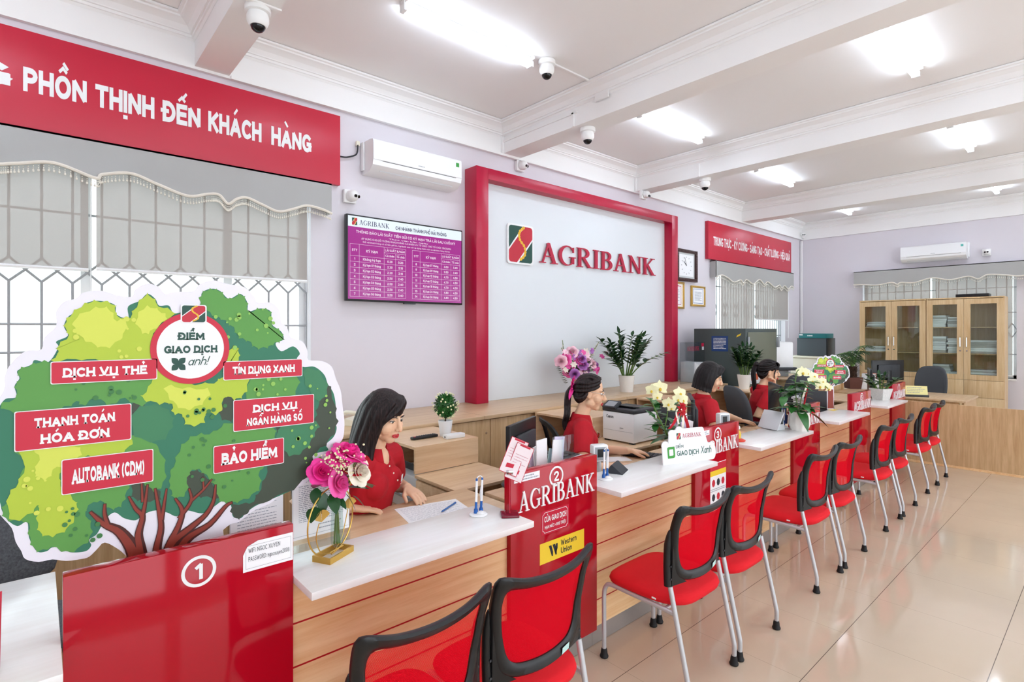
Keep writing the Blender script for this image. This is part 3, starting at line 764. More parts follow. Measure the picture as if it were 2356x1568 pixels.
for k, (x0, x1) in enumerate(SEG):
    t = thing('teller_counter', SEGL[k], 'counter', (x0, 0, 0), 0, 'teller counter stations')
    w = x1 - x0
    bx('front_board', M['oakx'], .001, w - .001, 1.885, 1.905, .10, .838, t)
    mb = MB()
    for z in (.692, .542, .392, .242): mb.box(.001, w - .001, 1.8838, 1.8852, z - .0028, z + .0028)
    mb.build('red_groove', M['line'], t, smooth=False)
    bx('kick_plate', M['steel'], .0005, w - .0005, 1.893, 1.905, .002, .0995, t)
    yb = 2.44 if k == 0 else 2.04
    bx('ledge', M['ledge'], .001 if k else -.6, w - .004, 1.70, yb, ZL - .026, ZL, t, .002)
    if k: 
        bx('ledge_riser', M['oakx'], .002, w - .002, 1.99, 2.005, .762, ZL - .027, t)
        d = thing('clerk_desk', DKL[k - 1], 'desk', (x0, 0, 0), 0, 'clerk desks behind the counter')
        yd = (2.60, 2.46, 2.44, 2.46, 2.40)[k - 1]; bx('desk_top', M['desk'], -.57 if k == 1 else -.29, w + (.45 if k == 5 else .28), 1.912, yd, .735, .76, d, .002); bx('side_panel', M['oakz'], -.28, -.26, 1.93, yd - .02, .002, .734, d)

PW = lambda y: None
def front(x, y, z): return (x, YP + y, z)
def ring2(mb, cx, cz, r0, r1, y, P, n=40, sx=1.0):
    a = [mb.v(P(cx + sx * r0 * cos(2 * pi * i / n), y, cz + r0 * sin(2 * pi * i / n))) for i in range(n)]
    b = [mb.v(P(cx + sx * r1 * cos(2 * pi * i / n), y, cz + r1 * sin(2 * pi * i / n))) for i in range(n)]
    for i in range(n): mb.f((a[i], a[(i + 1) % n], b[(i + 1) % n], b[i]))
def text_lines(mb, x0, x1, z1, z0, n, y, P, seed=0, h=None, ragged=.35):
    """unreadable small print: rows of word-length dashes"""
    rnd = random.Random(seed); dz = (z1 - z0) / n; h = h or dz * .42
    for i in range(n):
        z = z1 - dz * (i + .5); x = x0; xe = x1 - (x1 - x0) * (rnd.random() * ragged if rnd.random() < .4 else 0)
        while x < xe:
            wl = min((x1 - x0) * rnd.uniform(.03, .11), xe - x)
            q = h * rnd.uniform(.7, 1.1)
            mb.flat([(x, z - q / 2), (x + wl, z - q / 2), (x + wl, z + q / 2), (x, z + q / 2)], y, P); x += wl + (x1 - x0) * .018

PLAB = ['red gloss divider panel numbered 1 with white WIFI sticker', 'red gloss divider panel numbered 2 with yellow Western Union sticker', 'red gloss divider panel numbered 3 with health notice sticker',
        'red gloss divider panel numbered 4 behind the orchid pot', 'red gloss divider panel numbered 5 beside the small tree cut-out', 'red gloss divider panel at the far end next to the square planter']
for k, (x0, x1) in enumerate(PX):
    t = thing('divider_panel', PLAB[k], 'panel', (x0, YP, 0), 0, 'red divider panels')
    w = x1 - x0; zt = 1.045 if k == 0 else 1.037
    MB().box(0, w, 0, .045, .1005, zt, .0015).build('panel_board', M['red'], t)
    bx('kick_plate', M['steel'], .0005, w - .0005, 1.893 - YP, 1.905 - YP, .002, .0995, t)
    P = lambda x, y, z: (x, y, z)
    cx, cz, r = (.318, .968, .047) if k == 0 else (w * .49, .978, .05)
    mb = MB(); ring2(mb, cx, cz, r * .8, r, -.0012, P)
    d = str(k + 1)
    if k < 5: write(mb, d, cx, cz - .025, .05, P, -.0012, t=.2, wide=1.05, align='c')
    mb.build('number_badge', M['letter'], t, smooth=False, fix=False)
    if k:
        mb = MB(); serif(mb, 'AGRIBANK', .045, .852, .095, P, -.006, .0, width=w - .075); mb.build('bank_lettering', M['letter'], t, smooth=False)
    if k == 0:
        s = MB(); s.flat([(.442, .925), (.598, .925), (.598, 1.018), (.486, 1.018), (.455, 1.006), (.442, .98)], -.0010, P)
        st = s.build('wifi_sticker', M['paper'], t, smooth=False, fix=False); st['label'] = 'white WIFI and password sticker'
        s = MB(); write(s, 'WIFI: NGOC XUYEN', .458, .984, .0145, P, -.0018, t=.1, gap=.14, width=.098); write(s, 'PASSWORD: ngocxuyen2008', .458, .957, .0145, P, -.0018, t=.1, gap=.14, width=.128)
        for a, b, c, e in ((.45, .592, .934, .9346), (.45, .592, 1.006, 1.0066), (.5914, .592, .934, 1.006), (.45, .4506, .934, .99)): s.flat([(a, c), (b, c), (b, e), (a, e)], -.0014, P)
        s.build('sticker_print', M['inkd'], st, smooth=False, fix=False)
    if k in (1, 2):
        s = MB(); s.flat([(.02, .992), (.185, .992), (.185, 1.026), (.02, 1.026)], -.0010, P); st = s.build('paper_label', M['paper'], t, smooth=False, fix=False)
        s = MB(); text_lines(s, .03, .175, 1.022, .996, 2, -.0016, P, 3, .006); s.build('label_print', M['ink'], st, smooth=False, fix=False)
    if k == 1:
        s = MB(); s.flat(rrect(.196, .392, .706, .822, .004), -.0008, P); st = s.build('counter_sticker', M['sign'], t, smooth=False, fix=False)
        st['label'] = 'red counter limit sticker with white line border'
        s = MB()
        bo = []
        for cxx, czz, sx, sz in ((.205, .715, 1, 1), (.383, .715, -1, 1), (.383, .813, -1, -1), (.205, .813, 1, -1)):
            q = [(cxx, czz + sz * .012), (cxx + sx * .008, czz + sz * .008), (cxx + sx * .012, czz)]
            bo += q if (sx * sz > 0) else q[::-1]
        ribbon(s, bo + [bo[0]], .0022, P, -.0014)
        write(s, 'CỬA GIAO DỊCH', .294, .766, .028, P, -.0014, t=.2, width=.156, align='c'); write(s, 'HẠN MỨC > 800 TRIỆU', .294, .733, .016, P, -.0014, t=.18, width=.15, align='c')
        s.build('sticker_print', M['letter'], st, smooth=False, fix=False)
        s = MB(); s.flat([(.186, .567), (.508, .567), (.508, .668), (.186, .668)], -.0008, P); st = s.build('transfer_sticker', M['yellow'], t, smooth=False, fix=False)
        st['label'] = 'yellow Western Union sticker with black letters'
        s = MB()
        for o_ in (0, .026): s.flat([(.247 + o_, .645), (.265 + o_, .645), (.2765 + o_, .612), (.2765 + o_, .59), (.268 + o_, .59)], -.0014, P)
        s.flat([(.297, .645), (.309, .645), (.309, .62), (.294, .59), (.2945, .612)], -.0014, P)
        write(s, 'Western', .333, .624, .03, P, -.0014, t=.15, width=.115); write(s, 'Union', .333, .586, .03, P, -.0014, t=.15, width=.08)
        s.build('sticker_print', M['inkd'], st, smooth=False, fix=False)
    if k == 2:
        a = at(1634, 1100, y=YP); b = at(1670, 1100, y=YP); lx, rx = a.x - x0, b.x - x0
        zt_, zb_ = at(1652, 1062, y=YP).z, .46
        s = MB(); s.flat([(lx, zb_), (rx, zb_), (rx, zt_), (lx, zt_)], -.0008, P); st = s.build('health_notice', M['paper'], t, smooth=False, fix=False)
        s = MB(); W_ = rx - lx; H_ = zt_ - zb_
        s.flat([(lx, zt_ - H_ * .16), (rx, zt_ - H_ * .16), (rx, zt_ - .004), (lx, zt_ - .004)], -.0012, P)
        s.mi = 1; s.flat([(lx, zt_ - H_ * .27), (rx, zt_ - H_ * .27), (rx, zt_ - H_ * .16), (lx, zt_ - H_ * .16)], -.0012, P)
        for r_ in range(2):
            for c_ in range(3):
                s.mi = 2 if (r_ + c_) % 2 else 0
                xx = lx + W_ * (.2 + .3 * c_); zz = zt_ - H_ * (.42 + .3 * r_)
                s.flat([(xx + .022 * cos(i), zz + .026 * sin(i)) for i in [j * pi / 4 for j in range(8)]], -.0012, P)
                s.mi = 3; text_lines(s, xx - .04, xx + .04, zz - .035, zz - .06, 2, -.0012, P, r_ * 3 + c_, .006)
        s.build('notice_print', [M['inkr'], M['yellow'], M['inkd'], M['ink']], st, smooth=False, fix=False)

# ------------------------------------------------------------------ low partition, far desk
t = thing('low_partition', 'low wooden partition closing off the far end of the counter', 'partition', (8.50, 0, 0))
bx('partition_board', M['oakz'], 0, .03, -2.6, 1.93, .03, .783, t); bx('base_strip', M['oakx'], -.008, 0, -2.6, 1.9, .002, .03, t)

# ------------------------------------------------------------------ worktop and low cabinets along the wall
YC = 3.70
t = thing('worktop', 'long wooden worktop along the wall below the logo board', 'worktop', (0, 0, 0))
MB().box(-1.2, 7.28, YC - .03, YW - .004, .925, .957, .003).build('top_board', M['oakt'], t)
mb = MB()
for x in (.86, 2.92, 4.95): mb.box(x - .0012, x + .0012, YC - .0305, YW - .004, .9252, .9573)
mb.build('joint_line', mat('joint', '#7d624a', 0.7), t, smooth=False)
proto = None
cx_ = [-1.19 + .60 * i for i in range(14)]
CL = ['low wooden cabinet under the wall worktop, %s' % s for s in ('behind the large tree sign at the photo edge', 'second from the left photo edge', 'third from the left photo edge', 'fourth from the left photo edge', 'under the cream telephone',
      'behind the long-haired woman', 'behind the ball topiary box', 'right below the left post of the crimson frame', 'behind the red-tagged office chair', 'below the pink flower arrangement', 'behind the white printer', 'behind the feathery potted plant', 'behind the bob-haired woman', 'beside the green safe')]
for i, x in enumerate(cx_):
    if proto is None:
        c = thing('low_cabinet', CL[0], 'cabinet', (x, YC, 0), 0, 'low cabinets along the wall')
        MB().box(.001, .599, .02, YW - YC - .006, .002, .924).build('carcass', M['oakz'], c)
        d = MB().box(.0035, .5965, .001, .0195, .06, .915, .0015).build('door', M['oakz'], c)
        mb = MB(); mb.cyl((.55, .002, .80), (.55, -.006, .80), .011, .009, 16); mb.build('lock', M['chrome'], d)
        proto = c
    else:
        c = copy_tree(proto); c.location = (x, YC, 0); c['label'] = CL[i]

# ------------------------------------------------------------------ return desks with shelf boxes beside every clerk
RL = ['wooden return desk with open shelf box next to the long-haired woman', 'wooden return desk with open shelf box carrying the white printer', 'wooden return desk with open shelf box between the bob-haired woman and the safe', 'wooden return desk with open shelf box holding jar and papers']
proto = None
RX = [1.865, 3.52, 5.12, 6.70]
for i, x in enumerate(RX):
    if proto is None:
        c = thing('return_desk', RL[0], 'desk', (x, 0, 0), 0, 'return desks with shelf boxes')
        mb = MB(); W_ = .525
        mb.box(0, W_, 3.08, 3.665, .912, .93); mb.box(.001, W_, 3.08, 3.096, .752, .912); mb.box(.001, W_, 3.648, 3.664, .002, .912)
        mb.box(W_ - .016, W_, 3.097, 3.647, .002, .912); mb.box(.002, W_ - .017, 3.097, 3.647, .44, .456)
        mb.build('shelf_box', M['desk'], c, smooth=False)
        MB().box(-.004, W_, 2.605, 3.079, .73, .75, .0015).build('desk_leaf', M['desk'], c)
        MB().box(.02, W_ - .01, 2.66, 3.079, .002, .729).build('drawer_carcass', M['oakz'], c)
        for z0, z1 in ((.52, .715), (.27, .51), (.03, .26)):
            d = MB().box(0, .0195, 2.665, 3.07, z0, z1, .001).build('drawer', M['desk'], c)
            mb = MB(); mb.ball((-.008, 2.87, (z0 + z1) / 2), .014, (.6, 1, 1), 12); mb.build('knob', M['chrome'], d)
        proto = c
    else:
        c = copy_tree(proto); c.location = (x, 0, 0); c['label'] = RL[i]

# ------------------------------------------------------------------ logo board
t = thing('logo_board', 'big white wall board in a crimson frame with the bank name', 'sign', (0, YW, 0))
fx0, fx1, fz1 = 3.315, 7.02, 3.36; iw = .155
P = lambda x, y, z: (x, y, z)
mb = MB(); mb.box(fx0, fx0 + iw, -.20, -.002, .958, fz1, .002); mb.build('frame_post', M['frame'], t)
mb = MB(); mb.box(fx1 - iw, fx1, -.20, -.002, .958, fz1, .002); mb.build('frame_post', M['frame'], t)
mb = MB(); mb.box(fx0 + iw, fx1 - iw, -.20, -.002, fz1 - iw * .72, fz1, .002); mb.build('frame_head', M['frame'], t)
bx('backing', M['board'], fx0 + iw, fx1 - iw, -.075, -.03, .958, fz1 - iw * .7, t)
mb = MB()
serif(mb, 'AGRIBANK', 4.30, 2.475, .235, P, -.108, -.092, width=2.28); mb.build('bank_lettering', M['frame'], t, smooth=False)
e = MB(); e.prism(rrect(3.82, 4.205, 2.43, 2.865, .03), -.095, -.076); e.build('emblem_base', M['letter'], t)
emblem(t, 4.012, 2.648, .35, .40, P, -.0965)

# ------------------------------------------------------------------ red slogan signs
t = thing('slogan_sign', 'long red slogan sign with large white letters under the ceiling', 'sign', (0, YW, 0))
MB().box(-2.8, 1.956, -.05, -.004, 2.945, 3.54, .002).build('sign_board', M['sign'], t)
mb = MB()
for tx, a, b in (('G', -.31, -.12), ('PHỒN', -.063, .243), ('THỊNH', .287, .612), ('ĐẾN', .66, .895), ('KHÁCH', .945, 1.315), ('HÀNG', 1.388, 1.705)):
    write(mb, tx, a, 3.165, .148, P, -.053, -.05, t=.235, gap=.06, width=b - a)
write(mb, 'VỮNG', -.93, 3.165, .148, P, -.053, -.05, t=.2, gap=.08, width=.36)
mb.build('slogan_lettering', M['letter'], t, smooth=False)
t = thing('slogan_sign', 'short red slogan sign with small white letters near the room corner', 'sign', (0, YW, 0))
MB().box(8.15, 11.44, -.06, -.004, 2.86, 3.475, .002).build('sign_board', M['sign'], t)
mb = MB(); write(mb, 'TRUNG THỰC - KỶ CƯƠNG - SÁNG TẠO - CHẤT LƯỢNG - HIỆU QUẢ', 8.31, 3.095, .145, P, -.0625, -.06, t=.17, gap=.1, width=3.06)
mb.build('slogan_lettering', M['letter'], t, smooth=False)

# ------------------------------------------------------------------ interest-rate screen
t = thing('television', 'wall screen showing a magenta interest rate table', 'television', (1.995, YW - .07, 0))
MB().box(0, 1.225, -.02, .03, 1.955, 2.705, .004).build('tv_body', M['black'], t)
MB().box(.3, .9, .03, .066, 2.1, 2.55).build('wall_bracket', M['blackm'], t)
MB().box(.56, .68, -.024, .0, 1.944, 1.957).build('sensor_foot', M['black'], t)
mg = mat('magenta screen', '#20051c', 0.2, emit='#8e1279', es=0.75); ls = mat('pale screen', '#33373c', 0.2, emit='#dfeaf2', es=0.6); wt = mat('screen text', '#4a4048', 0.3, emit='#f6e4f4', es=0.5)
dt = mat('screen navy text', '#120c20', 0.3, emit='#3a2a60', es=0.4)
mb = MB(); mb.flat([(.012, 1.972), (1.213, 1.972), (1.213, 2.60), (.012, 2.60)], -.0206, P); mb.mi = 1
mb.flat([(.012, 2.60), (1.213, 2.60), (1.213, 2.692), (.012, 2.692)], -.0206, P); scr = mb.build('screen', [mg, ls], t, smooth=False, fix=False)
mb = MB(); y = -.0214
write(mb, 'THÔNG BÁO LÃI SUẤT TIỀN GỬI CÓ KỲ HẠN TRẢ LÃI SAU CUỐI KỲ', .61, 2.548, .024, P, y, t=.17, width=1.05, align='c', wide=1.1)
write(mb, 'Theo văn bản ngày', .61, 2.522, .012, P, y, t=.14, width=.42, align='c')
write(mb, 'ÁP DỤNG CHO ĐỐI TƯỢNG KHÁCH HÀNG CÁ NHÂN VÀ TỔ CHỨC (TRỪ TỔ CHỨC TÍN DỤNG)', .61, 2.495, .016, P, y, t=.13, width=.95, align='c')
write(mb, 'Đối với khách hàng có số tiền gửi lớn, Agribank xem xét áp dụng chính sách ưu đãi theo từng thời kỳ', .61, 2.468, .014, P, y, t=.12, width=.92, align='c')
rows = [[('1', 'Không kỳ hạn', '0.20', '0.20'), ('2', 'Kỳ hạn 01 tháng', '2.20', '2.10'), ('3', 'Kỳ hạn 02 tháng', '2.20', '2.10'), ('4', 'Kỳ hạn 03 tháng', '2.50', '2.40'), ('5', 'Kỳ hạn 04 tháng', '2.50', '2.40'), ('6', 'Kỳ hạn 05 tháng', '2.50', '2.40'), ('7', 'Kỳ hạn 06 tháng', '3.50', '3.40')],
        [('8', 'Kỳ hạn 07 tháng', '3.50', '3.40'), ('9', 'Kỳ hạn 09 tháng', '3.50', '3.40'), ('10', 'Kỳ hạn 12 tháng', '4.70', '4.50'), ('11', 'Kỳ hạn 13 tháng', '4.70', '4.50'), ('12', 'Kỳ hạn 18 tháng', '4.70', '4.50'), ('13', 'Kỳ hạn 24 tháng', '4.80', '4.50'), ('14', 'Kỳ hạn 36 tháng', '4.80', '4.50')]]
def ln(a, b, c, d): mb.flat([(a, c), (b, c), (b, d), (a, d)], y, P)
for q, xo in enumerate((.03, .645)):
    cs = [xo, xo + .085, xo + .325, xo + .44, xo + .545]; zt = 2.45; zr = [2.45, 2.40, 2.348] + [2.348 - .0505 * (i + 1) for i in range(7)]
    for i, z in enumerate(zr):
        if i == 1: ln(cs[2], cs[4], z - .001, z + .001)
        else: ln(cs[0], cs[4], z - .001, z + .001)
    for i, c in enumerate(cs): ln(c - .001, c + .001, zr[-1], zt if i != 3 else zr[1])
    cc = lambda i: (cs[i] + cs[i + 1]) / 2
    write(mb, 'STT', cc(0), 2.388, .02, P, y, t=.19, width=.05, align='c'); write(mb, 'KỲ HẠN', cc(1), 2.385, .024, P, y, t=.17, width=.11, align='c')
    write(mb, 'LÃI SUẤT %/NĂM', (cs[2] + cs[4]) / 2, 2.413, .02, P, y, t=.17, width=.2, align='c')
    write(mb, 'Cá nhân', cc(2), 2.364, .02, P, y, t=.17, width=.09, align='c'); write(mb, 'Tổ chức', cc(3), 2.364, .02, P, y, t=.17, width=.085, align='c')
    for i, rw in enumerate(rows[q]):
        z = zr[3 + i] + .014
        write(mb, rw[0], cc(0), z, .021, P, y, t=.19, align='c'); write(mb, rw[1], cc(1), z, .023, P, y, t=.17, align='c', width=.17)
        write(mb, rw[2], cc(2), z, .021, P, y, t=.18, align='c'); write(mb, rw[3], cc(3), z, .021, P, y, t=.18, align='c')
mb.mi = 1
serif(mb, 'AGRIBANK', .115, 2.622, .042, P, y, width=.29); write(mb, 'CHI NHÁNH THÀNH PHỐ HẢI PHÒNG', .47, 2.62, .034, P, y, t=.19, width=.56)
mb.build('screen_text', [wt, dt], scr, smooth=False, fix=False)
emblem(scr, .072, 2.645, .048, .062, P, -.0214, 'screen_emblem', .0004)

# ------------------------------------------------------------------ air conditioners
def aircon(label, loc, rz, w, lab):
    t = thing('air_conditioner', label, 'air conditioner', loc, rz, 'wall air conditioners')
    # local: x along the unit, y=0 wall, -y room, z=0 bottom
    prof = [(-.004, .285), (-.16, .285), (-.205, .275), (-.215, .25), (-.218, .10), (-.205, .055), (-.15, .012), (-.09, 0), (-.004, 0)]
    mb = MB(); mb.prism([(a, b) for a, b in prof], -w / 2, w / 2, lambda a, x, z: (x, a, z)); mb.build('housing', M['whitep'], t, ang=30)
    mb = MB(); mb.prism([(-.2195, .262), (-.2215, .10), (-.218, .096), (-.216, .265)], -w / 2 + .004, w / 2 - .004, lambda a, x, z: (x, a, z)); mb.build('front_panel', M['whitep'], t)
    mb = MB(); mb.prism([(-.2165, .092), (-.158, .014), (-.152, .018), (-.21, .095)], -w / 2 + .09, w / 2 - .07, lambda a, x, z: (x, a, z)); mb.build('louver', M['lgrey'], t)
    mb = MB(); mb.prism([(-.2178, .0945), (-.2158, .0918), (-.213, .094), (-.216, .0965)], -w / 2 + .088, w / 2 - .068, lambda a, x, z: (x, a, z)); mb.build('louver_gap', M['dgrey'], t)
    for s in (-1, 1): MB().box(s * w / 2 - (.02 if s < 0 else 0), s * w / 2 + (.02 if s > 0 else 0), -.06, -.004, .03, .28, .006).build('side_cover', M['whitep'], t)
    mb = MB(); q = lambda x, y, z: (x, y - .2225 + (z - .1) * .0125, z)
    mb.flat([(w / 2 - .075, .195), (w / 2 - .03, .195), (w / 2 - .03, .262), (w / 2 - .075, .262)], 0, q); mb.mi = 1
    mb.flat([(w / 2 - .071, .2), (w / 2 - .034, .2), (w / 2 - .034, .24), (w / 2 - .071, .24)], -.0005, q)
    mb.build('energy_label', [M['paper'], mat(lab, lab, 0.5)], t, smooth=False, fix=False)
    mb = MB()
    for i in range(5): mb.flat([(-.02 + i * .013, .118), (-.011 + i * .013, .118), (-.011 + i * .013, .128), (-.02 + i * .013, .128)], 0, q)
    mb.build('badge', M['grey'], t, smooth=False, fix=False)
    return t
ac = aircon('white air conditioner between the long red sign and the logo board', (2.65, YW, 3.085), 0, .94, '#3f9b46')
aircon('white air conditioner on the end wall over the grey pelmet', (XE, 2.235, 2.935), -pi / 2, .93, '#5bb7ae')
t = thing('power_cable', 'dark cable looping from the long red sign to the air conditioner', 'cable', (0, 0, 0))
mb = MB(); mb.tube(spline([(1.95, YW - .03, 3.20), (2.02, YW - .03, 3.205), (2.1, YW - .035, 3.24), (2.12, YW - .035, 3.28), (2.125, YW - .03, 3.335)], 6), .007, 7); mb.build('cable_run', M['dgrey'], t)
MB().box(2.115, 2.145, YW - .035, YW - .004, 3.33, 3.37, .003).build('junction_plug', M['cream'], t)

# ------------------------------------------------------------------ security cameras
def dome_cam(label, p):
    t = thing('dome_camera', label, 'security camera', p, 0, 'ceiling dome cameras')
    mb = MB(); mb.lathe([(.001, 0), (.072, 0), (.072, -.035), (.062, -.04), (.001, -.04)], n=28); mb.build('mount', M['camw'], t)
    mb = MB(); mb.lathe([(.001, -.036), (.055, -.04), (.062, -.06), (.062, -.085), (.05, -.112), (.046, -.116), (.001, -.116)], n=28); mb.build('shell', M['camw'], t)
    mb = MB(); mb.ball((0, 0, -.108), .043, (1, 1, 1.0), 20); mb.build('dome', M['dome'], t)
    return t
dome_cam('white dome camera on the first beam at the top left of the photo', (.985, 3.40, ZB - .001))
dome_cam('white dome camera hanging from the ceiling next to the nearest tube light', (3.17, 3.16, ZC - .002))
dome_cam('white dome camera under the second beam', (3.93, 3.37, ZB - .001))
dome_cam('white dome camera under the third beam', (6.34, 3.50, ZB - .001))
def turret(label, p, rz, aim):
    """eyeball camera on a square wall box; local -y points into the room"""
    t = thing('turret_camera', label, 'security camera', p, rz, 'wall turret cameras')
    MB().box(-.055, .055, -.045, -.003, -.06, .055, .006).build('junction_box', M['camw'], t)
    a = Vector(aim).normalized(); c = Vector((.012, -.075, 0))
    mb = MB(); mb.cyl((0, -.045, 0), (.008, -.065, 0), .05, .048, 24); mb.ball(c, .05, (1, 1, 1), 20); mb.build('eyeball', M['camw'], t)
    mb = MB(); r = a.cross(Vector((0, 0, 1))).normalized()
    for s in (-1, 1): mb.cyl(c + a * .04 + r * s * .017, c + a * .052 + r * s * .017, .014, .013, 14)
    mb.build('lens', M['dome'], t)
    return t
turret('white turret camera between the pelmet and the wall screen', (2.05, YW, 2.87), 0, (.45, -1, -.25))
turret('white turret camera on the wall right under the second beam', (4.06, YW, 3.54), 0, (.45, -1, -.35))
turret('white turret camera under the third beam, above the logo board corner', (6.22, YW - .13, 3.55), 0, (.3, -1, -.7))
turret('tiny white camera in the far room corner below the ceiling', (XE - .06, YW - .03, 3.69), R(-45), (-.2, -1, -.2))
turret('white turret camera on the end wall right of the far air conditioner', (XE, 1.53, 3.02), -pi / 2, (-.1, -1, -.1))
# ================================================================== CHAIRS
def resample(pts, n):
    P_ = [Vector(p) for p in pts]; L = [0]
    for i in range(len(P_)): L.append(L[-1] + (P_[(i + 1) % len(P_)] - P_[i]).length)
    out = []; j = 0
    for i in range(n):
        d = L[-1] * i / n
        while L[j + 1] < d: j += 1
        out.append(P_[j].lerp(P_[(j + 1) % len(P_)], (d - L[j]) / max(L[j + 1] - L[j], 1e-9)))
    return out
def mirror(h): return h + [(-x, z) for x, z in reversed(h[1:-1])]
def yb(x, z, hw=.235):
    s = abs(x) / hw
    zz = [(.40, -.185), (.52, -.188), (.67, -.198), (.78, -.218), (.90, -.262)]
    for (a, ya), (b, yb_) in zip(zz, zz[1:]):
        if z <= b or b == .90:
            t = (z - a) / (b - a); y = ya + (yb_ - ya) * t; break
    return y + .052 * s * s
def visitor_chair(label, loc, rz):
    t = thing('visitor_chair', label, 'chair', loc, rz, 'red visitor chairs')
    # seat
    prof = [(.402, .72), (.398, .90), (.408, .975), (.425, 1.0), (.442, .975), (.455, .90), (.462, .7), (.466, .35)]
    mb = MB(); rings = []
    for z, k in prof:
        rg = []
        for i in range(48):
            a = 2 * pi * i / 48; ca, sa = cos(a), sin(a); e = .42
            x = .235 * k * (abs(ca) ** e) * (1 if ca > 0 else -1); y = .232 * k * (abs(sa) ** (e if sa > 0 else .62)) * (1 if sa > 0 else -1)
            x *= 1 - .10 * max(0, -y / .232) ** 2
            rg.append(mb.v((x, y + .018, z - .012 * max(0, y / .232) ** 3 + .004 * max(0, -y / .232))))
        rings.append(rg)
    mb.skin(rings).build('seat', M['cloth'], t, ang=60)
    st = MB().cbox((-.2325, -.07, .425), (.003, .022, .007)).build('seat_tag', M['paper'], t, smooth=False)
    # back ring
    outer = [(0, .866), (.12, .873), (.2, .893), (.228, .893), (.238, .86), (.232, .77), (.221, .68), (.208, .60), (.186, .548), (.13, .518), (0, .507)]
    inner = [(0, .828), (.12, .834), (.175, .842), (.194, .832), (.198, .80), (.192, .73), (.18, .66), (.165, .602), (.142, .572), (.1, .558), (0, .552)]
    N = 88
    O = resample([(p.x, p.y) for p in spline(mirror(outer), 6, True)], N); I = resample([(p.x, p.y) for p in spline(mirror(inner), 6, True)], N)
    mb = MB(); rings = []
    for o, i in zip(O, I):
        m = (o + i) / 2
        sec = [(o, .004), (o * .75 + m * .25, .014), (m * .6 + i * .4, .013), (i, .004), (i, -.004), (m * .5 + i * .5, -.013), (o * .6 + m * .4, -.017), (o, -.008)]
        rings.append([mb.v((q.x, yb(q.x, q.y) + d, q.y)) for q, d in sec])
    mb.skin(rings, closed=True).build('back_frame', M['black'], t, ang=50)
    mb = MB(); nx_, nz_ = 16, 12
    lo = lambda x: .548 + .02 * (abs(x) / .17) ** 3; hi = lambda x: .832 + .006 * abs(x) / .18
    gr = []
    for j in range(nz_ + 1):
        row = []
        for i in range(nx_ + 1):
            s = -1 + 2 * i / nx_; zt = j / nz_; z = .55 + .285 * zt
            hw = .155 + .042 * min(1, zt * 1.4); x = s * hw
            row.append(mb.v((x, yb(x, z) + .002, z)))
        gr.append(row)
    for j in range(nz_):
        for i in range(nx_): mb.f((gr[j][i], gr[j][i + 1], gr[j + 1][i + 1], gr[j + 1][i]))
    mb.build('back_mesh', M['netred'], t)
    y0 = yb(.07, .53) - .0172
    mb = MB(); q = [mb.v((x, yb(x, z) - .0195, z)) for x, z in ((.075, .523), (.12, .526), (.122, .55), (.077, .547))]; mb.f(q); mb.build('back_sticker', mat('pale blue sticker', '#bfe3df', 0.5), t, smooth=False)
    for s in (-1, 1):
        mb = MB()
        mb.tube(spline([(s * .222, -.139, .505), (s * .224, -.137, .60), (s * .226, -.142, .70), (s * .226, -.155, .77)], 4), [.0175] * 9 + [.015, .013, .010, .006], 10)
        w = [(s * .215, .505), (s * .222, .70), (s * .2, .60), (s * .178, .545), (s * .13, .513)]
        f0 = [mb.v((x, yb(x, z) - .004, z)) for x, z in w]; f1 = [mb.v((x, yb(x, z) - .012, z)) for x, z in w]
        mb.f(f0); mb.f(f1[::-1])
        for i in range(5): mb.f((f0[i], f0[(i + 1) % 5], f1[(i + 1) % 5], f1[i]))
        up = mb.build('upright', M['black'], t, ang=50)
        mb = MB()
        for z in (.54, .60): mb.cyl((s * .222, -.1555, z), (s * .222, -.1585, z), .005, n=10)
        mb.build('screw', M['dgrey'], up)
    for s in (-1, 1):
        mb = MB(); mb.tube(spline([(s * .222, .238, .02), (s * .222, .238, .2), (s * .222, .238, .325), (s * .221, .226, .372), (s * .22, .19, .392), (s * .219, .05, .391), (s * .219, -.1, .388), (s * .22, -.172, .384)], 5), .0115, 10)
        lg = mb.build('leg', M['tube'], t)
        def foot(y):
            m2 = MB(); m2.lathe([(.001, .002), (.021, .002), (.023, .008), (.018, .02), (.0165, .036), (.0135, .048), (.001, .048)], (s * .222, y, 0), 18); return m2
        foot(.238).build('rubber_foot', M['blackm'], lg)
        mb = MB(); mb.tube(spline([(s * .222, -.24, .02), (s * .222, -.242, .09), (s * .222, -.236, .13), (s * .222, -.2, .29), (s * .222, -.152, .505)], 5), .0118, 10)
        lg = mb.build('leg', M['tube'], t); foot(-.24).build('rubber_foot', M['blackm'], lg)
    for y in (.14, -.12):
        mb = MB(); mb.cyl((-.217, y, .388), (.217, y, .388), .0095, n=10); mb.build('crossbar', M['tube'], t)
    return t
CH = [(.855, 1.545, 2), (1.355, 1.55, 0), (2.438, 1.55, 0), (2.94, 1.548, 0), (4.015, 1.556, 0), (4.56, 1.56, 0), (5.615, 1.57, 0), (6.17, 1.575, 0), (7.19, 1.59, 0), (7.69, 1.60, 0)]
CHL = ['red mesh-back chair cut by the lower edge of the photo, in front of counter 1', 'red mesh-back chair right in front of the yellow sticker on panel 2', 'red mesh-back chair whose whole seat shows before the counter between panels 2 and 3',
       'red mesh-back chair just in front of panel 3 with the health notice', 'red mesh-back chair before the counter between panels 3 and 4, the nearer of that pair', 'red mesh-back chair in front of panel 4, the farther of that pair',
       'red mesh-back chair before the counter between panels 4 and 5, nearer of that pair', 'red mesh-back chair in front of panel 5, farther of that pair', 'red mesh-back chair, second from the low wooden partition', 'red mesh-back chair standing closest to the low wooden partition']
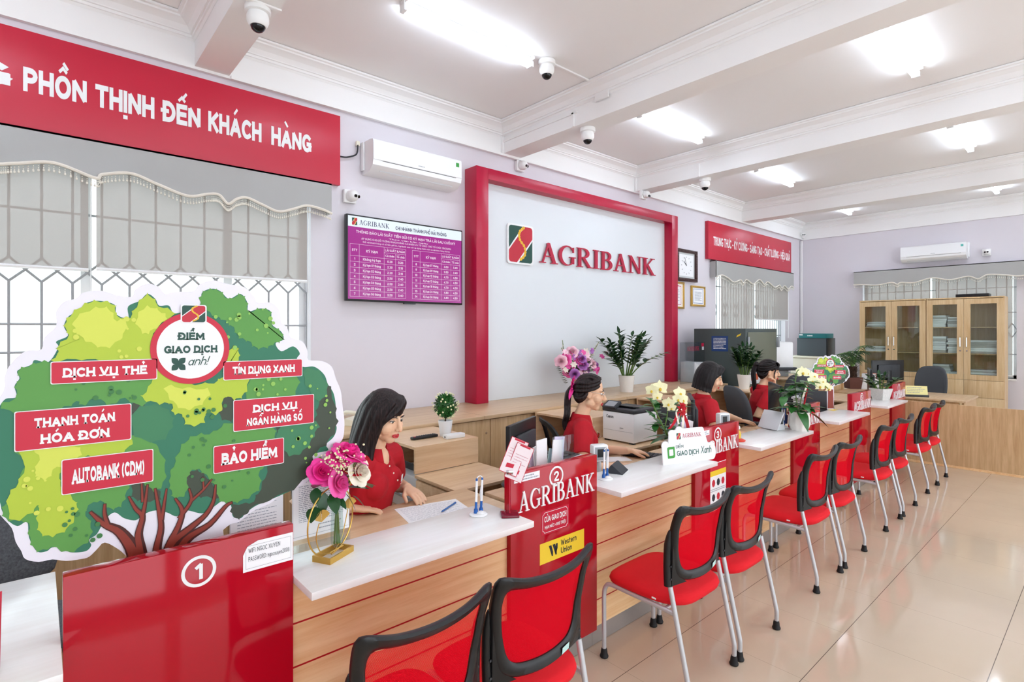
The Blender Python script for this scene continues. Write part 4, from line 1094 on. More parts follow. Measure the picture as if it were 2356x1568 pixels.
vc = visitor_chair(CHL[0], (CH[0][0], CH[0][1], 0), R(CH[0][2]))
for (x, y, a), lb in list(zip(CH, CHL))[1:]:
    c = copy_tree(vc); c.location = (x, y, 0); c.rotation_euler = (0, 0, R(a)); c['label'] = lb

def office_chair(label, loc, rz, kind='grey', seat=.46, top=1.06):
    """swivel chair, sitter faces +y"""
    t = thing('office_chair', label, 'chair', loc, rz, 'office swivel chairs')
    fab = M['gcloth'] if kind == 'grey' else M['felt'] if kind == 'felt' else M['blackm']
    mb = MB(); rings = []
    for z, k in ((seat - .05, .8), (seat - .045, .96), (seat - .02, 1), (seat, .96), (seat + .012, .8), (seat + .014, .3)):
        rings.append([mb.v((.24 * k * abs(cos(a)) ** .5 * (1 if cos(a) > 0 else -1), .235 * k * abs(sin(a)) ** .5 * (1 if sin(a) > 0 else -1), z)) for a in [2 * pi * i / 36 + .01 for i in range(36)]])
    mb.skin(rings).build('seat', fab, t, ang=60)
    z0 = seat + .10
    if kind in ('grey', 'felt'):
        hw = .215; mb = MB(); rings = []
        ol = mirror([(0, top), (.1, top - .008), (.165, top - .05), (.2, top - .14), (hw, top - .28), (.2, z0 + .06), (.15, z0 + .01), (0, z0)])
        O = resample([(p.x, p.y) for p in spline(ol, 5, True)], 48)
        for k, d in ((.86, .034), (.96, .026), (1.0, .006), (1.0, -.016), (.95, -.03), (.6, -.04)):
            cz = (top + z0) / 2
            rings.append([mb.v((p.x * k, -.245 - .09 * ((p.y - z0) / (top - z0)) ** 2 + .045 * (p.x * k / hw) ** 2 + d, cz + (p.y - cz) * k)) for p in O])
        mb.skin(rings).build('backrest', fab, t, ang=60)
    else:
        ol = mirror([(0, top), (.12, top - .01), (.19, top - .06), (.225, top - .18), (.215, top - .36), (.17, z0 + .02), (0, z0)])
        il = mirror([(0, top - .045), (.1, top - .05), (.15, top - .09), (.18, top - .19), (.172, top - .34), (.135, z0 + .07), (0, z0 + .05)])
        N = 64; O = resample([(p.x, p.y) for p in spline(ol, 5, True)], N); I = resample([(p.x, p.y) for p in spline(il, 5, True)], N)
        yy = lambda x, z: -.24 - .10 * max(0, (z - z0) / (top - z0)) ** 1.6 + .06 * (x / .225) ** 2
        mb = MB(); mb.skin([[mb.v((q.x, yy(q.x, q.y) + d, q.y)) for q, d in ((o, -.008), (o, .008), ((o + i) / 2, .014), (i, .005), (i, -.005), ((o + i) / 2, -.014))] for o, i in zip(O, I)], closed=True).build('back_frame', M['blackm'], t, ang=60)
        mb = MB(); c = mb.v((0, yy(0, (top + z0) / 2), (top + z0) / 2)); vs = [mb.v((p.x, yy(p.x, p.y), p.y)) for p in I]
        for i in range(N): mb.f((c, vs[i], vs[(i + 1) % N]))
        mb.build('back_mesh', M['netblack'], t)
        MB().cbox((.2265, yy(.225, top - .24), top - .24), (.004, .02, .05)).build('red_tag', M['sign'], t)
    mb = MB(); mb.tube([(0, -.05, seat - .06), (0, -.27, seat - .05), (0, -.29, seat + .05), (0, -.27, z0 + .1)], .016, 8); mb.build('back_bracket', M['black'], t)
    mb = MB(); mb.cyl((0, 0, .09), (0, 0, seat - .05), .028, .022, 16); mb.build('gas_column', M['black'], t)
    for i in range(5):
        a = 2 * pi * i / 5 + .3; d = Vector((cos(a), sin(a), 0))
        mb = MB(); mb.tube([d * .02 + Vector((0, 0, .11)), d * .16 + Vector((0, 0, .095)), d * .30 + Vector((0, 0, .072))], [.024, .02, .014], 8)
        lg = mb.build('base_leg', M['black'], t)
        mb = MB(); n_ = Vector((-d.y, d.x, 0)); c = d * .30 + Vector((0, 0, .032))
        for s in (-1, 1): mb.cyl(c + n_ * s * .006, c + n_ * s * .024, .03, n=14)
        mb.build('caster', M['blackm'], lg)
    if kind == 'grey':
        for s in (-1, 1):
            mb = MB(); mb.tube(spline([(s * .2, -.02, seat - .03), (s * .27, -.02, seat), (s * .28, -.02, seat + .17), (s * .28, .02, seat + .2), (s * .28, .16, seat + .2)], 5), .015, 8); mb.build('armrest', M['black'], t)
    return t
def face(dx, dy): return math.atan2(dy, dx) - pi / 2
# ================================================================== PLANTS AND FLOWERS
def frame_of(d, up=(0, 0, 1)):
    d = Vector(d).normalized(); u = Vector(up)
    if abs(d.dot(u)) > .97: u = Vector((1, 0, 0))
    s = d.cross(u).normalized(); return d, s, s.cross(d)
def leaf(mb, p, d, L, W, bend=.3, fold=.25, n=5, up=(0, 0, 1), tip=1.0, roll=0.0):
    p = Vector(p); d, s, u = frame_of(d, up)
    if roll: s, u = s * cos(roll) + u * sin(roll), u * cos(roll) - s * sin(roll)
    rows = []
    for i in range(n + 1):
        t = i / n; c = p + d * (L * t) - u * (bend * L * t * t); w = W * (sin(pi * min(.02 + t * .98, 1) ** (.8 * tip)) ** .8) * .5
        if i == n: w = W * .02
        rows.append([mb.v(c - s * w + u * (fold * w)), mb.v(c), mb.v(c + s * w + u * (fold * w))])
    for a, b in zip(rows, rows[1:]):
        for k in (0, 1): mb.f((a[k], a[k + 1], b[k + 1], b[k]))
def petal(mb, c, ax, out, r, w, cup, lift, n=4):
    """curved petal rising from c; ax = flower axis, out = radial direction"""
    ax = Vector(ax); out = Vector(out); s = ax.cross(out).normalized(); rows = []
    for i in range(n + 1):
        t = i / n; a = lift * t ** 1.2
        q = c + out * (r * (.25 * t + .75 * sin(a) * t)) + ax * (r * (.2 + cos(a) * .85 * t))
        ww = w * (.35 + .65 * sin(pi * (.15 + .62 * t))); row = []
        for j in range(5):
            k = -1 + j / 2
            row.append(mb.v(q + s * (ww * k) - out * (cup * ww * k * k) + ax * (.05 * r * (1 - k * k) if i == n else 0)))
        rows.append(row)
    for a, b in zip(rows, rows[1:]):
        for k in range(4): mb.f((a[k], a[k + 1], b[k + 1], b[k]))
def rose(mb, c, ax, r, rnd):
    d, s, u = frame_of(ax); c = Vector(c) - d * r * .5
    for n, RR, HH, cu in ((3, .2, .98, 0), (3, .34, 1.0, .03), (4, .52, .96, .1), (5, .74, .86, .22), (6, .98, .70, .42)):
        o0 = rnd.random() * 6
        for i in range(n):
            a0 = o0 + 2 * pi * i / n; rows = []; hw = pi / n * 1.25; HH_ = HH * rnd.uniform(.94, 1.04)
            for j in range(5):
                t = j / 4; row = []
                for q in range(5):
                    k = -1 + q / 2; a = a0 + hw * k * (.55 + .45 * sin(pi * min(t * .75 + .1, 1))); rad = r * RR * (sin(pi / 2 * min(1, t * 1.15)) ** .75) * (1 + cu * t ** 3 * (1 - .4 * k * k))
                    z = r * (HH_ * t * (1 - .16 * k * k * t) - cu * t ** 3)
                    row.append(mb.v(c + (s * cos(a) + u * sin(a)) * rad + d * z))
                rows.append(row)
            for A_, B_ in zip(rows, rows[1:]):
                for q in range(4): mb.f((A_[q], A_[q + 1], B_[q + 1], B_[q]))
def blossom(mb, c, ax, r, rnd, mc=1):
    """moth orchid: three sepals, two broad petals, small coloured lip"""
    d, s, u = frame_of(ax); c = Vector(c); m0 = mb.mi
    for a, L, W in ((90, 1, .62), (210, .95, .6), (330, .95, .6), (25, 1.02, 1.05), (155, 1.02, 1.05)):
        o = s * cos(R(a)) + u * sin(R(a)); leaf(mb, c, o + d * .15, r * L, r * W, .12, .1, 4, up=d)
    mb.mi = mc; mb.ball(c + d * r * .2 - u * r * .15, r * .17, (1, 1, 1.3), 8); mb.mi = m0
def pinnate(mbL, mbS, p, d, L, n, ll, lw, bend, rnd):
    """arching stem with paired leaflets (ZZ plant)"""
    d, s, u = frame_of(d); pts = []
    for i in range(9):
        t = i / 8; pts.append(Vector(p) + d * (L * t) + Vector((d.x, d.y, 0)) * (bend * L * t * t) - Vector((0, 0, bend * .5 * L * t * t)))
    mbS.tube(pts, [.008 - .005 * i / 8 for i in range(9)], 6)
    for i in range(n):
        t = .32 + .66 * i / (n - 1); k = t * 8; j = min(int(k), 7); q = pts[j].lerp(pts[j + 1], k - j); tn = (pts[j + 1] - pts[j]).normalized()
        sd = tn.cross(Vector((rnd.uniform(-.3, .3), rnd.uniform(-.3, .3), 1))).normalized()
        sg = 1 if i % 2 else -1
        leaf(mbL, q, sd * sg + tn * .75, ll * (1 - .35 * abs(t - .55)), lw, .15, .3, 4)
    leaf(mbL, pts[-1], (pts[-1] - pts[-2]), ll * .8, lw * .8, .1, .3, 4)

def zz_plant(label, base, pot, stems, seed, potm='pot', L=(.38, .6), ll=.085, lw=.04, spread=.45):
    rnd = random.Random(seed)
    t = thing('potted_plant', label, 'plant', base)
    r0, r1, h = pot
    mb = MB(); mb.lathe([(.001, .0), (r0, .0), (r0 * 1.02, .01), (r1, h - .02), (r1 * 1.03, h), (r1 * .9, h), (r1 * .88, h - .03), (.001, h - .03)], n=32); mb.build('flower_pot', M[potm], t)
    mb = MB(); mb.lathe([(.001, h - .028), (r1 * .88, h - .028), (r1 * .8, h - .022), (.001, h - .018)], n=20); mb.build('soil', M['soil'], t)
    mL, mS = MB(), MB()
    for i in range(stems):
        a = 2 * pi * i / stems + rnd.uniform(-.3, .3); k = rnd.uniform(.1, spread)
        pinnate(mL, mS, (cos(a) * r1 * .4, sin(a) * r1 * .4, h - .03), (cos(a) * k, sin(a) * k * (.35 if sin(a) > 0 else 1), 1), rnd.uniform(*L), rnd.randint(14, 19), ll * 1.25, lw * 1.3, rnd.uniform(.05, .35) * (k / .45), rnd)
    mL.build('foliage', M['leafd'], t); mS.build('stems', M['stem'], t)
    return t
zz_plant('dark green feathery plant in white printed pot on the worktop before the logo board', (5.36, 3.98, .957), (.075, .095, .20), 13, 3, L=(.42, .62), ll=.095, lw=.045, spread=.75)
zz_plant('dark green feathery plant in a plain white pot on the shelf box beside the safe', (6.98, 3.30, .93), (.06, .085, .19), 12, 11, L=(.30, .44), ll=.08, lw=.035)

def planter(label, base):
    rnd = random.Random(5); t = thing('potted_plant', label, 'plant', base, R(-20))
    mb = MB()
    lo, hi, h = .062, .088, .135
    a = [mb.v((x * lo, y * lo, 0)) for x, y in ((-1, -1), (1, -1), (1, 1), (-1, 1))]; b = [mb.v((x * hi, y * hi, h)) for x, y in ((-1, -1), (1, -1), (1, 1), (-1, 1))]
    c = [mb.v((x * hi * .88, y * hi * .88, h)) for x, y in ((-1, -1), (1, -1), (1, 1), (-1, 1))]; d = [mb.v((x * hi * .8, y * hi * .8, h - .03)) for x, y in ((-1, -1), (1, -1), (1, 1), (-1, 1))]
    mb.f(a[::-1])
    for p, q in ((a, b), (b, c), (c, d)):
        for i in range(4): mb.f((p[i], p[(i + 1) % 4], q[(i + 1) % 4], q[i]))
    mb.f(d); mb.build('square_pot', mat('speckled pot', '#d6d4cf', 0.7, var=.12, vs=90), t, smooth=False)
    mL, mS = MB(), MB()
    for i in range(12):
        a_ = 2 * pi * i / 12 + rnd.random(); k = rnd.uniform(.15, .9)
        pinnate(mL, mS, (cos(a_) * .035, sin(a_) * .035, h - .03), (cos(a_) * k, sin(a_) * k, 1), rnd.uniform(.12, .24), 7, .08, .042, .2, rnd)
    mL.build('foliage', M['leafd'], t); mS.build('stems', M['stem'], t)
    return t
planter('dark leafy plant in square pale pot on the farthest white ledge', (7.62, 1.93, ZL))

# topiary ball
t = thing('topiary_ball', 'small ball topiary with yellow dots in a white pot on the shelf box', 'plant', (2.235, 3.27, .93))
mb = MB(); mb.lathe([(.001, 0), (.036, 0), (.038, .005), (.05, .09), (.053, .112), (.05, .115), (.046, .112), (.044, .1), (.001, .1)], n=28); mb.build('flower_pot', M['whitep'], t)
mb = MB(); mb.cyl((0, 0, .1), (0, 0, .16), .006, n=8); mb.build('stem', M['walnut'], t)
rnd = random.Random(2); mb = MB(); md = MB(); cc = Vector((0, 0, .222))
mb.ball(cc, .068, n=16)
for i in range(420):
    z = 1 - 2 * (i + .5) / 420; a = i * 2.39996; r = sqrt(1 - z * z); d = Vector((r * cos(a), r * sin(a), z))
    leaf(mb, cc + d * .066, d + Vector((rnd.uniform(-.7, .7), rnd.uniform(-.7, .7), rnd.uniform(-.7, .7))), .03, .016, .1, .2, 2)
    if rnd.random() < .16: md.ball(cc + d * .097, .0075, n=6)
mb.build('leaf_ball', M['leaf'], t, smooth=False); md.build('yellow_buds', M['yel'], t)

# flower arrangement on the worktop
base = Vector((4.62, 4.08, .957)); t = thing('flower_arrangement', 'pink and white flower arrangement in a rose vase before the logo board', 'flowers', base)
mb = MB(); mb.lathe([(.001, 0), (.06, 0), (.065, .01), (.062, .14), (.07, .25), (.064, .25), (.056, .14), (.001, .13)], n=28); mb.build('vase', M['rosepot'], t)
rnd = random.Random(9)
groups = {'pink_rose': ('pink', [(1300, 826, .05), (1335, 828, .045), (1345, 842, .045), (1308, 853, .05), (1375, 848, .045)]), 'pale_rose': ('palepink', [(1290, 830, .05), (1316, 808, .05), (1352, 830, .045), (1309, 852, .05), (1366, 836, .04)]),
          'ivory_rose': ('ivory', [(1330, 820, .05), (1338, 856, .055), (1318, 806, .04)]), 'carnation': ('mauve', [(1342, 838, .045), (1350, 850, .04), (1322, 860, .04), (1374, 838, .03), (1340, 824, .035)])}
stm = MB()
for nm, (mm, L) in groups.items():
    for u_, v_, r_ in L:
        mb = MB(); w = at(u_, v_, y=4.08 - rnd.uniform(.0, .14)) - base; ax = (w - Vector((0, .05, .3))).normalized() + Vector((-.5, -.7, .2))
        rose(mb, w, ax, r_ * 1.12, rnd); mb.build(nm, M[mm], t)
        stm.tube([Vector((0, 0, .2)), w * .6 + Vector((0, 0, .1)), w - ax.normalized() * r_ * .4], .004, 5)
fm = MB()
for i in range(34):
    w = at(rnd.gauss(1333, 24), rnd.uniform(806, 862), y=4.08 + rnd.uniform(-.12, .04)) - base; fm.mi = i % 4
    ax = Vector((rnd.uniform(-.8, .3), -.8, rnd.uniform(-.1, .8))); d_, s__, u__ = frame_of(ax)
    for q in range(6): leaf(fm, w, s__ * cos(q * 1.05) + u__ * sin(q * 1.05) + d_ * .5, .042, .03, .3, .2, 3, up=d_)
fm.build('filler_flowers', [M['pink'], M['palepink'], M['ivory'], M['mauve']], t)
mb = MB(); ml = MB()
for u0, v0, u1, v1 in ((1302, 850, 1294, 782), (1305, 830, 1292, 800), (1358, 822, 1378, 786), (1350, 838, 1368, 800)):
    a = at(u0, v0, y=4.06) - base; b = at(u1, v1, y=4.1) - base; stm.tube([Vector((0, 0, .2)), a, b], .004, 5)
    for i in range(22):
        q = a.lerp(b, i / 21)
        for k in range(3): leaf(mb, q, (rnd.uniform(-1, 1), rnd.uniform(-1, 1), rnd.uniform(-.2, .6)), .036 * (1.15 - i / 26), .034 * (1.15 - i / 26), .2, .2, 2)
mb.build('white_delphinium', M['ivory'], t)
for i in range(46):
    a = rnd.uniform(0, 6.28); w = Vector((cos(a) * rnd.uniform(.04, .2), sin(a) * .1 - .03, rnd.uniform(.24, .42)))
    leaf(ml, w * .7 + Vector((0, 0, .06)), w - Vector((0, 0, .25)), rnd.uniform(.08, .13), .05, .25, .2, 4)
for i in range(10):
    leaf(ml, at(1284 + i * 2, 845 + i * 4, y=4.02) - base, (-.7, -.5, .3), .1, .055, .2, .2, 4)
ml.build('foliage', M['leafd'], t); stm.build('stems', M['stem'], t)

# roses in a glass tube hung in a gold ring stand, on the first ledge
base = Vector((.82, 1.925, ZL)); ang = math.atan2(.06, .115)
t = thing('flower_vase', 'glass tube vase of pink roses in a gold ring stand on the nearest white ledge', 'vase', base, ang)
mb = MB(); L_, W_ = .066, .04
for a, b, c, d in ((-L_, L_, -W_, -W_ + .006), (-L_, L_, W_ - .006, W_), (-L_, -L_ + .006, -W_ + .006, W_ - .006), (L_ - .006, L_, -W_ + .006, W_ - .006)): mb.box(a, b, c, d, 0, .022)
mb.build('stand_base', M['gold'], t, smooth=False)
mb = MB(); rc = Vector((-.012, 0, .135)); rr = .122
mb.tube([rc + Vector((rr * cos(a), 0, rr * sin(a))) for a in [R(-78 + i * 336 / 60 - 12) for i in range(61)]], .0028, 7)
mb.tube(spline([(-.01, 0, .016), (-.07, -.004, .04), (-.098, -.006, .10), (-.085, -.008, .15)], 5), .002, 6); mb.tube(spline([(.0, 0, .016), (.05, .004, .05), (.075, .004, .11), (.095, 0, .19)], 5), .002, 6)
mb.tube([(-.02, 0, .02), (.055, 0, .02)], .0025, 6); mb.build('gold_ring', M['gold'], t)
for q, s in (((-.075, -.01, .152), -1), ((.085, -.004, .15), 1), ((.06, -.01, .232), 1)):
    mb = MB(); q = Vector(q)
    for a0, a1 in ((25, 88), (92, 155)):
        vs = [mb.v(q)] + [mb.v(q + Vector((.042 * cos(R(a)), -.004 * abs(a - 90) / 60, .042 * sin(R(a))))) for a in [a0 + (a1 - a0) * i / 6 for i in range(7)]]; mb.f(vs)
    mb.build('ginkgo_leaf', M['gold'], t, smooth=False)
vx = .02
mb = MB(); mb.lathe([(.001, .03), (.014, .031), (.021, .04), (.0235, .06), (.022, .12), (.02, .16), (.024, .2), (.026, .206)], (vx, 0, 0), 24, cap=False); mb.build('glass_tube', M['vglass'], t)
Rm = Matrix.Rotation(-ang, 3, 'Z')
def lw(u_, v_, dy=0.0): return Rm @ (at(u_, v_, y=base.y + dy) - base)
st, lf = MB(), MB(); rnd = random.Random(21)
for nm, mm, u_, v_, r_, ax in (('hot_pink_rose', 'hotpink', 742, 1084, .036, (-.5, -.8, .5)), ('hot_pink_rose', 'hotpink', 805, 1034, .045, (.1, -.5, 1)), ('hot_pink_rose', 'hotpink', 785, 1045, .036, (-.4, -.5, 1)), ('pink_rose', 'pink', 824, 1052, .034, (.5, -.3, .9)), ('pink_rose', 'pink', 785, 1110, .037, (0, -1, .25)), ('ivory_rose', 'ivory', 832, 1084, .038, (-.1, -.9, .3)), ('red_rose', 'polo', 812, 1075, .03, (0, -.5, 1))):
    dy = -.03 if nm in ('pink_rose', 'ivory_rose') else -.005
    w = lw(u_, v_, dy); mb = MB(); rose(mb, w, ax, r_ * 1.12, rnd); mb.build(nm, M[mm], t)
    st.tube(spline([(vx + rnd.uniform(-.01, .01), rnd.uniform(-.01, .01), .04), (vx + rnd.uniform(-.008, .008), 0, .2), tuple(w - Vector(ax).normalized() * r_ * .5)], 5), .0028, 6)
for u_, v_, L, W, d in ((728, 1122, .045, .03, (-.5, -.3, -.8)), (742, 1130, .06, .032, (-.2, -.2, -1)), (795, 1135, .06, .032, (.4, -.4, -.8)), (822, 1110, .065, .035, (.9, -.3, -.2)), (763, 1135, .06, .035, (-.4, -.6, -.6)), (838, 1112, .05, .03, (.8, .1, -.3)), (812, 1140, .05, .03, (.5, -.5, -.6)), (735, 1115, .05, .03, (-.7, -.3, .2)), (770, 1140, .05, .028, (0, -.8, -.5)), (725, 1166, .052, .036, (-.75, -.4, -.35)), (800, 1120, .06, .03, (.5, -.8, 0))):
    leaf(lf, lw(u_, v_, -.015), d, L * 1.35, W * 1.35, .15, .15, 5)
st.tube(spline([tuple(lw(770, 1150)), tuple(lw(745, 1150, -.01)), tuple(lw(724, 1168, -.01))], 4), .0015, 5)
lf.build('rose_leaves', M['leafd'], t); st.build('flower_stems', M['stem'], t)
mb = MB()
for i in range(230):
    u_ = rnd.gauss(790, 20); v_ = rnd.gauss(1062, 17); w = lw(u_, v_, rnd.uniform(-.07, .02)); mb.ball(w, rnd.uniform(.0025, .0045), n=6)
for i in range(14): mb.tube([Vector((vx, 0, .2)), lw(rnd.gauss(790, 18), rnd.gauss(1068, 12))], .0008, 4)
mb.build('baby_breath', M['yel'], t)

def orchid(label, base, pot, spikes, leaves, seed, ribbon_at=None, blooms=(.045, .05)):
    """spikes: list of photo-derived polylines; blooms sit along the upper part"""
    rnd = random.Random(seed); base = Vector(base); t = thing('potted_orchid', label, 'plant', base)
    r0, r1, h = pot; mb = MB(); prof = [(.001, 0), (r0, 0), (r1, h * .3), (r1 * 1.02, h * .7), (r1 * .94, h * .88), (r1, h), (r1 * .9, h), (r1 * .86, h * .85), (.001, h * .85)]
    rings = []
    for r, z in prof: rings.append([mb.v((r * (1 + .035 * cos(10 * a)) * cos(a), r * (1 + .035 * cos(10 * a)) * sin(a), z)) for a in [2 * pi * i / 60 for i in range(60)]])
    mb.skin(rings).build('ribbed_pot', M['pot'], t, ang=60)
    mL, mS, mF, mB = MB(), MB(), MB(), MB()
    for p, d, L, W, b in leaves: leaf(mL, p, d, L, W, b, .2, 7, tip=1.2)
    for pl in spikes:
        q = spline([Vector((0, 0, h * .8))] + [p - base for p in pl], 6); mS.tube(q, .004, 6)
        for i in range(10):
            p = q[int(len(q) * .12 + i * len(q) * .06)]; a = rnd.uniform(0, 6.28); leaf(mL, p, (cos(a), sin(a), .35), rnd.uniform(.06, .1), .04, .3, .2, 4)
    t['_'] = 0; del t['_']
    return t, mL, mS, mF, mB, rnd
def close_orchid(t, mL, mS, blooms, base, rnd):
    for (u_, v_, y_, r_, ax) in blooms:
        mb = MB(); blossom(mb, at(u_, v_, y=y_) - base, ax, r_, rnd); mb.build('blossom', [M['yel'], M['ygold']], t)
    mL.build('foliage', M['leaf'], t); mS.build('stems', M['stem'], t)
# orchid behind the cloud sign
b = Vector(at(1548, 1052, z=ZL)); b = Vector((at(1548, 1052, y=1.975).x, 1.975, ZL))
o = orchid('cream orchid with red ribbon bow in white pot behind the cloud-shaped sign', b, (.045, .058, .12), [[at(1530, 990, y=1.97), at(1535, 940, y=1.97), at(1508, 900, y=1.98)], [at(1560, 990, y=1.97), at(1568, 930, y=1.97), at(1560, 905, y=1.97)], [at(1528, 985, y=1.95), at(1500, 925, y=1.95), at(1497, 915, y=1.95)]],
    [((0, 0, .11), (cos(a), sin(a), .5), .17, .06, .6) for a in (0.2, 1.2, 2.0, 2.9)], 4)
rnd = o[5]
for i in range(26):
    u_, v_ = rnd.uniform(1505, 1556), rnd.uniform(925, 1000); a = rnd.uniform(0, 6.28); leaf(o[1], at(u_, v_, y=2.0) - b, (cos(a), abs(sin(a)) * .6, rnd.uniform(-.3, .6)), rnd.uniform(.08, .12), .045, .25, .2, 4)
close_orchid(o[0], o[1], o[2], [(1518, 893, 1.95, .055, (-.6, -.7, .2)), (1500, 898, 1.95, .045, (-.9, -.3, .1)), (1512, 912, 1.94, .038, (-.5, -.8, -.2)), (1564, 905, 1.94, .05, (-.4, -.8, .3)), (1570, 920, 1.93, .05, (-.3, -.9, .1)), (1538, 928, 1.94, .045, (-.7, -.6, -.1)), (1560, 918, 1.93, .042, (-.6, -.7, 0)), (1545, 938, 1.93, .035, (-.5, -.7, -.3))], b, rnd)
mb = MB(); c = at(1566, 940, y=1.93) - b
for i in range(9):
    a = 2 * pi * i / 9; leaf(mb, c, (cos(a) * .75, -.5, sin(a) * .75), .055, .028, .5, .5, 5, up=(0, -1, 0))
mb.mi = 0; mb.build('ribbon_bow', M['polo'], o[0])
mb = MB()
for (u0, v0), (u1, v1), (u2, v2), w, mi in (((1566, 940), (1580, 970), (1586, 1000), .012, 0), ((1562, 940), (1552, 970), (1540, 986), .011, 0), ((1566, 940), (1572, 960), (1570, 992), .008, 1), ((1560, 940), (1556, 950), (1562, 975), .006, 1)):
    mb.mi = mi; pts = spline([at(u0, v0, y=1.925) - b, at(u1, v1, y=1.92) - b, at(u2, v2, y=1.915) - b], 6)
    rows = [(mb.v(p - Vector((w, -w * .4, 0))), mb.v(p + Vector((w, -w * .4, 0)))) for p in pts]
    for p, q in zip(rows, rows[1:]): mb.f((p[0], p[1], q[1], q[0]))
mb.build('ribbon_tails', [M['polo'], M['ivory']], o[0])
# orchid on the third ledge
b = Vector((4.775, 1.79, ZL))
o = orchid('cream orchid with a long flower spray in ribbed white pot by panel 4', b, (.062, .078, .155), [[at(1830, 900, y=1.82), at(1832, 860, y=1.83), at(1838, 850, y=1.83)], [at(1845, 910, y=1.79), at(1860, 882, y=1.77), at(1885, 880, y=1.74), at(1905, 893, y=1.71)]],
    [((0, 0, .15), (-.8, -.55, .35), .2, .075, 1.0), ((0, 0, .15), (.75, -.6, .3), .2, .07, 1.0), ((0, 0, .15), (.2, .8, .5), .16, .06, .6), ((0, 0, .15), (-.5, .6, .6), .16, .06, .5), ((0, 0, .15), (.9, .2, .5), .15, .05, .6)], 8)
rnd = o[5]
for i in range(46):
    u_, v_ = rnd.gauss(1836, 13), rnd.uniform(872, 948); a = rnd.uniform(0, 6.28); leaf(o[1], at(u_, v_, y=1.81) - b, (cos(a), sin(a) - .2, rnd.uniform(-.2, .6)), rnd.uniform(.12, .17), .065, .25, .2, 4)
close_orchid(o[0], o[1], o[2], [(1846, 857, 1.82, .06, (-.6, -.7, .2)), (1856, 858, 1.81, .05, (-.3, -.8, .2)), (1872, 866, 1.79, .055, (-.4, -.7, .5)), (1868, 876, 1.77, .05, (-.5, -.8, 0)), (1880, 880, 1.76, .045, (-.4, -.8, .1)), (1892, 878, 1.75, .05, (-.4, -.8, .2)), (1886, 888, 1.74, .05, (-.6, -.7, 0)), (1898, 888, 1.73, .05, (-.4, -.9, 0)), (1906, 893, 1.72, .045, (-.3, -.8, -.2))], b, rnd)
mb = MB(); mb.tube(spline([at(1850, 930, y=1.78) - b, at(1856, 900, y=1.78) - b, at(1858, 885, y=1.77) - b], 5), .007, 6); mb.build('red_ribbon', M['polo'], o[0])
mb = MB(); q = [at(u_, v_, y=1.76) - b for u_, v_ in ((1846, 912), (1850, 913), (1858, 888), (1854, 886))]; mb.poly(q); mb.build('gift_tag', M['ivory'], o[0], smooth=False)
# tall fern near the far cabinets
b = Vector((at(1962, 885, y=2.9).x, 2.9, .80)); rnd = random.Random(31)
t = thing('potted_fern', 'tall fern with shaggy brown trunk in a brown pot near the glass cabinets', 'plant', (b.x, b.y, .761))
b = Vector((b.x, b.y, .761))
zt = at(1962, 867, y=2.9).z - b.z
mb = MB(); s_ = .15
mb.lathe([(.001, 0), (.12, 0), (.15, zt), (.135, zt), (.13, zt - .04), (.001, zt - .04)], n=4); mb.build('square_pot', mat('brown pot', '#5b2e22', .5), t, smooth=False)
mb = MB(); zk = at(1960, 850, y=2.9).z - b.z
mb.tube([(0, 0, zt - .05), (-.01, 0, (zt + zk) / 2), (-.02, 0, zk + .05)], [.07, .06, .07], 10)
for i in range(90): a = rnd.uniform(0, 6.28); leaf(mb, (cos(a) * .06, sin(a) * .06, rnd.uniform(zt, zk + .05)), (cos(a), sin(a), .8), .07, .02, .2, .1, 2)
mb.build('shaggy_trunk', M['soil'], t)
mL, mS = MB(), MB()
for u_, v_ in ((1915, 825), (1930, 815), (1985, 828), (2000, 795), (1945, 812), (1990, 808), (1975, 822), (1940, 832), (1962, 808)):
    e = at(u_, v_, y=2.9 + rnd.uniform(-.15, .15)) - b; pts = spline([(0, 0, zk), tuple(Vector((e.x * .4, e.y * .4, zk + (e.z - zk) * .8 + .05))), tuple(e)], 6); mS.tube(pts, .006, 5)
    for i in range(4, len(pts)):
        for s in (-1, 1):
            for k in range(3): leaf(mL, pts[i], ((rnd.uniform(-.2, .2) + s * .7), -.5 * s + rnd.uniform(-.3, .3), rnd.uniform(-.3, .1)), .13, .02, .3, .1, 3)
mL.build('fronds', M['leafg'], t); mS.build('stems', M['stem'], t)
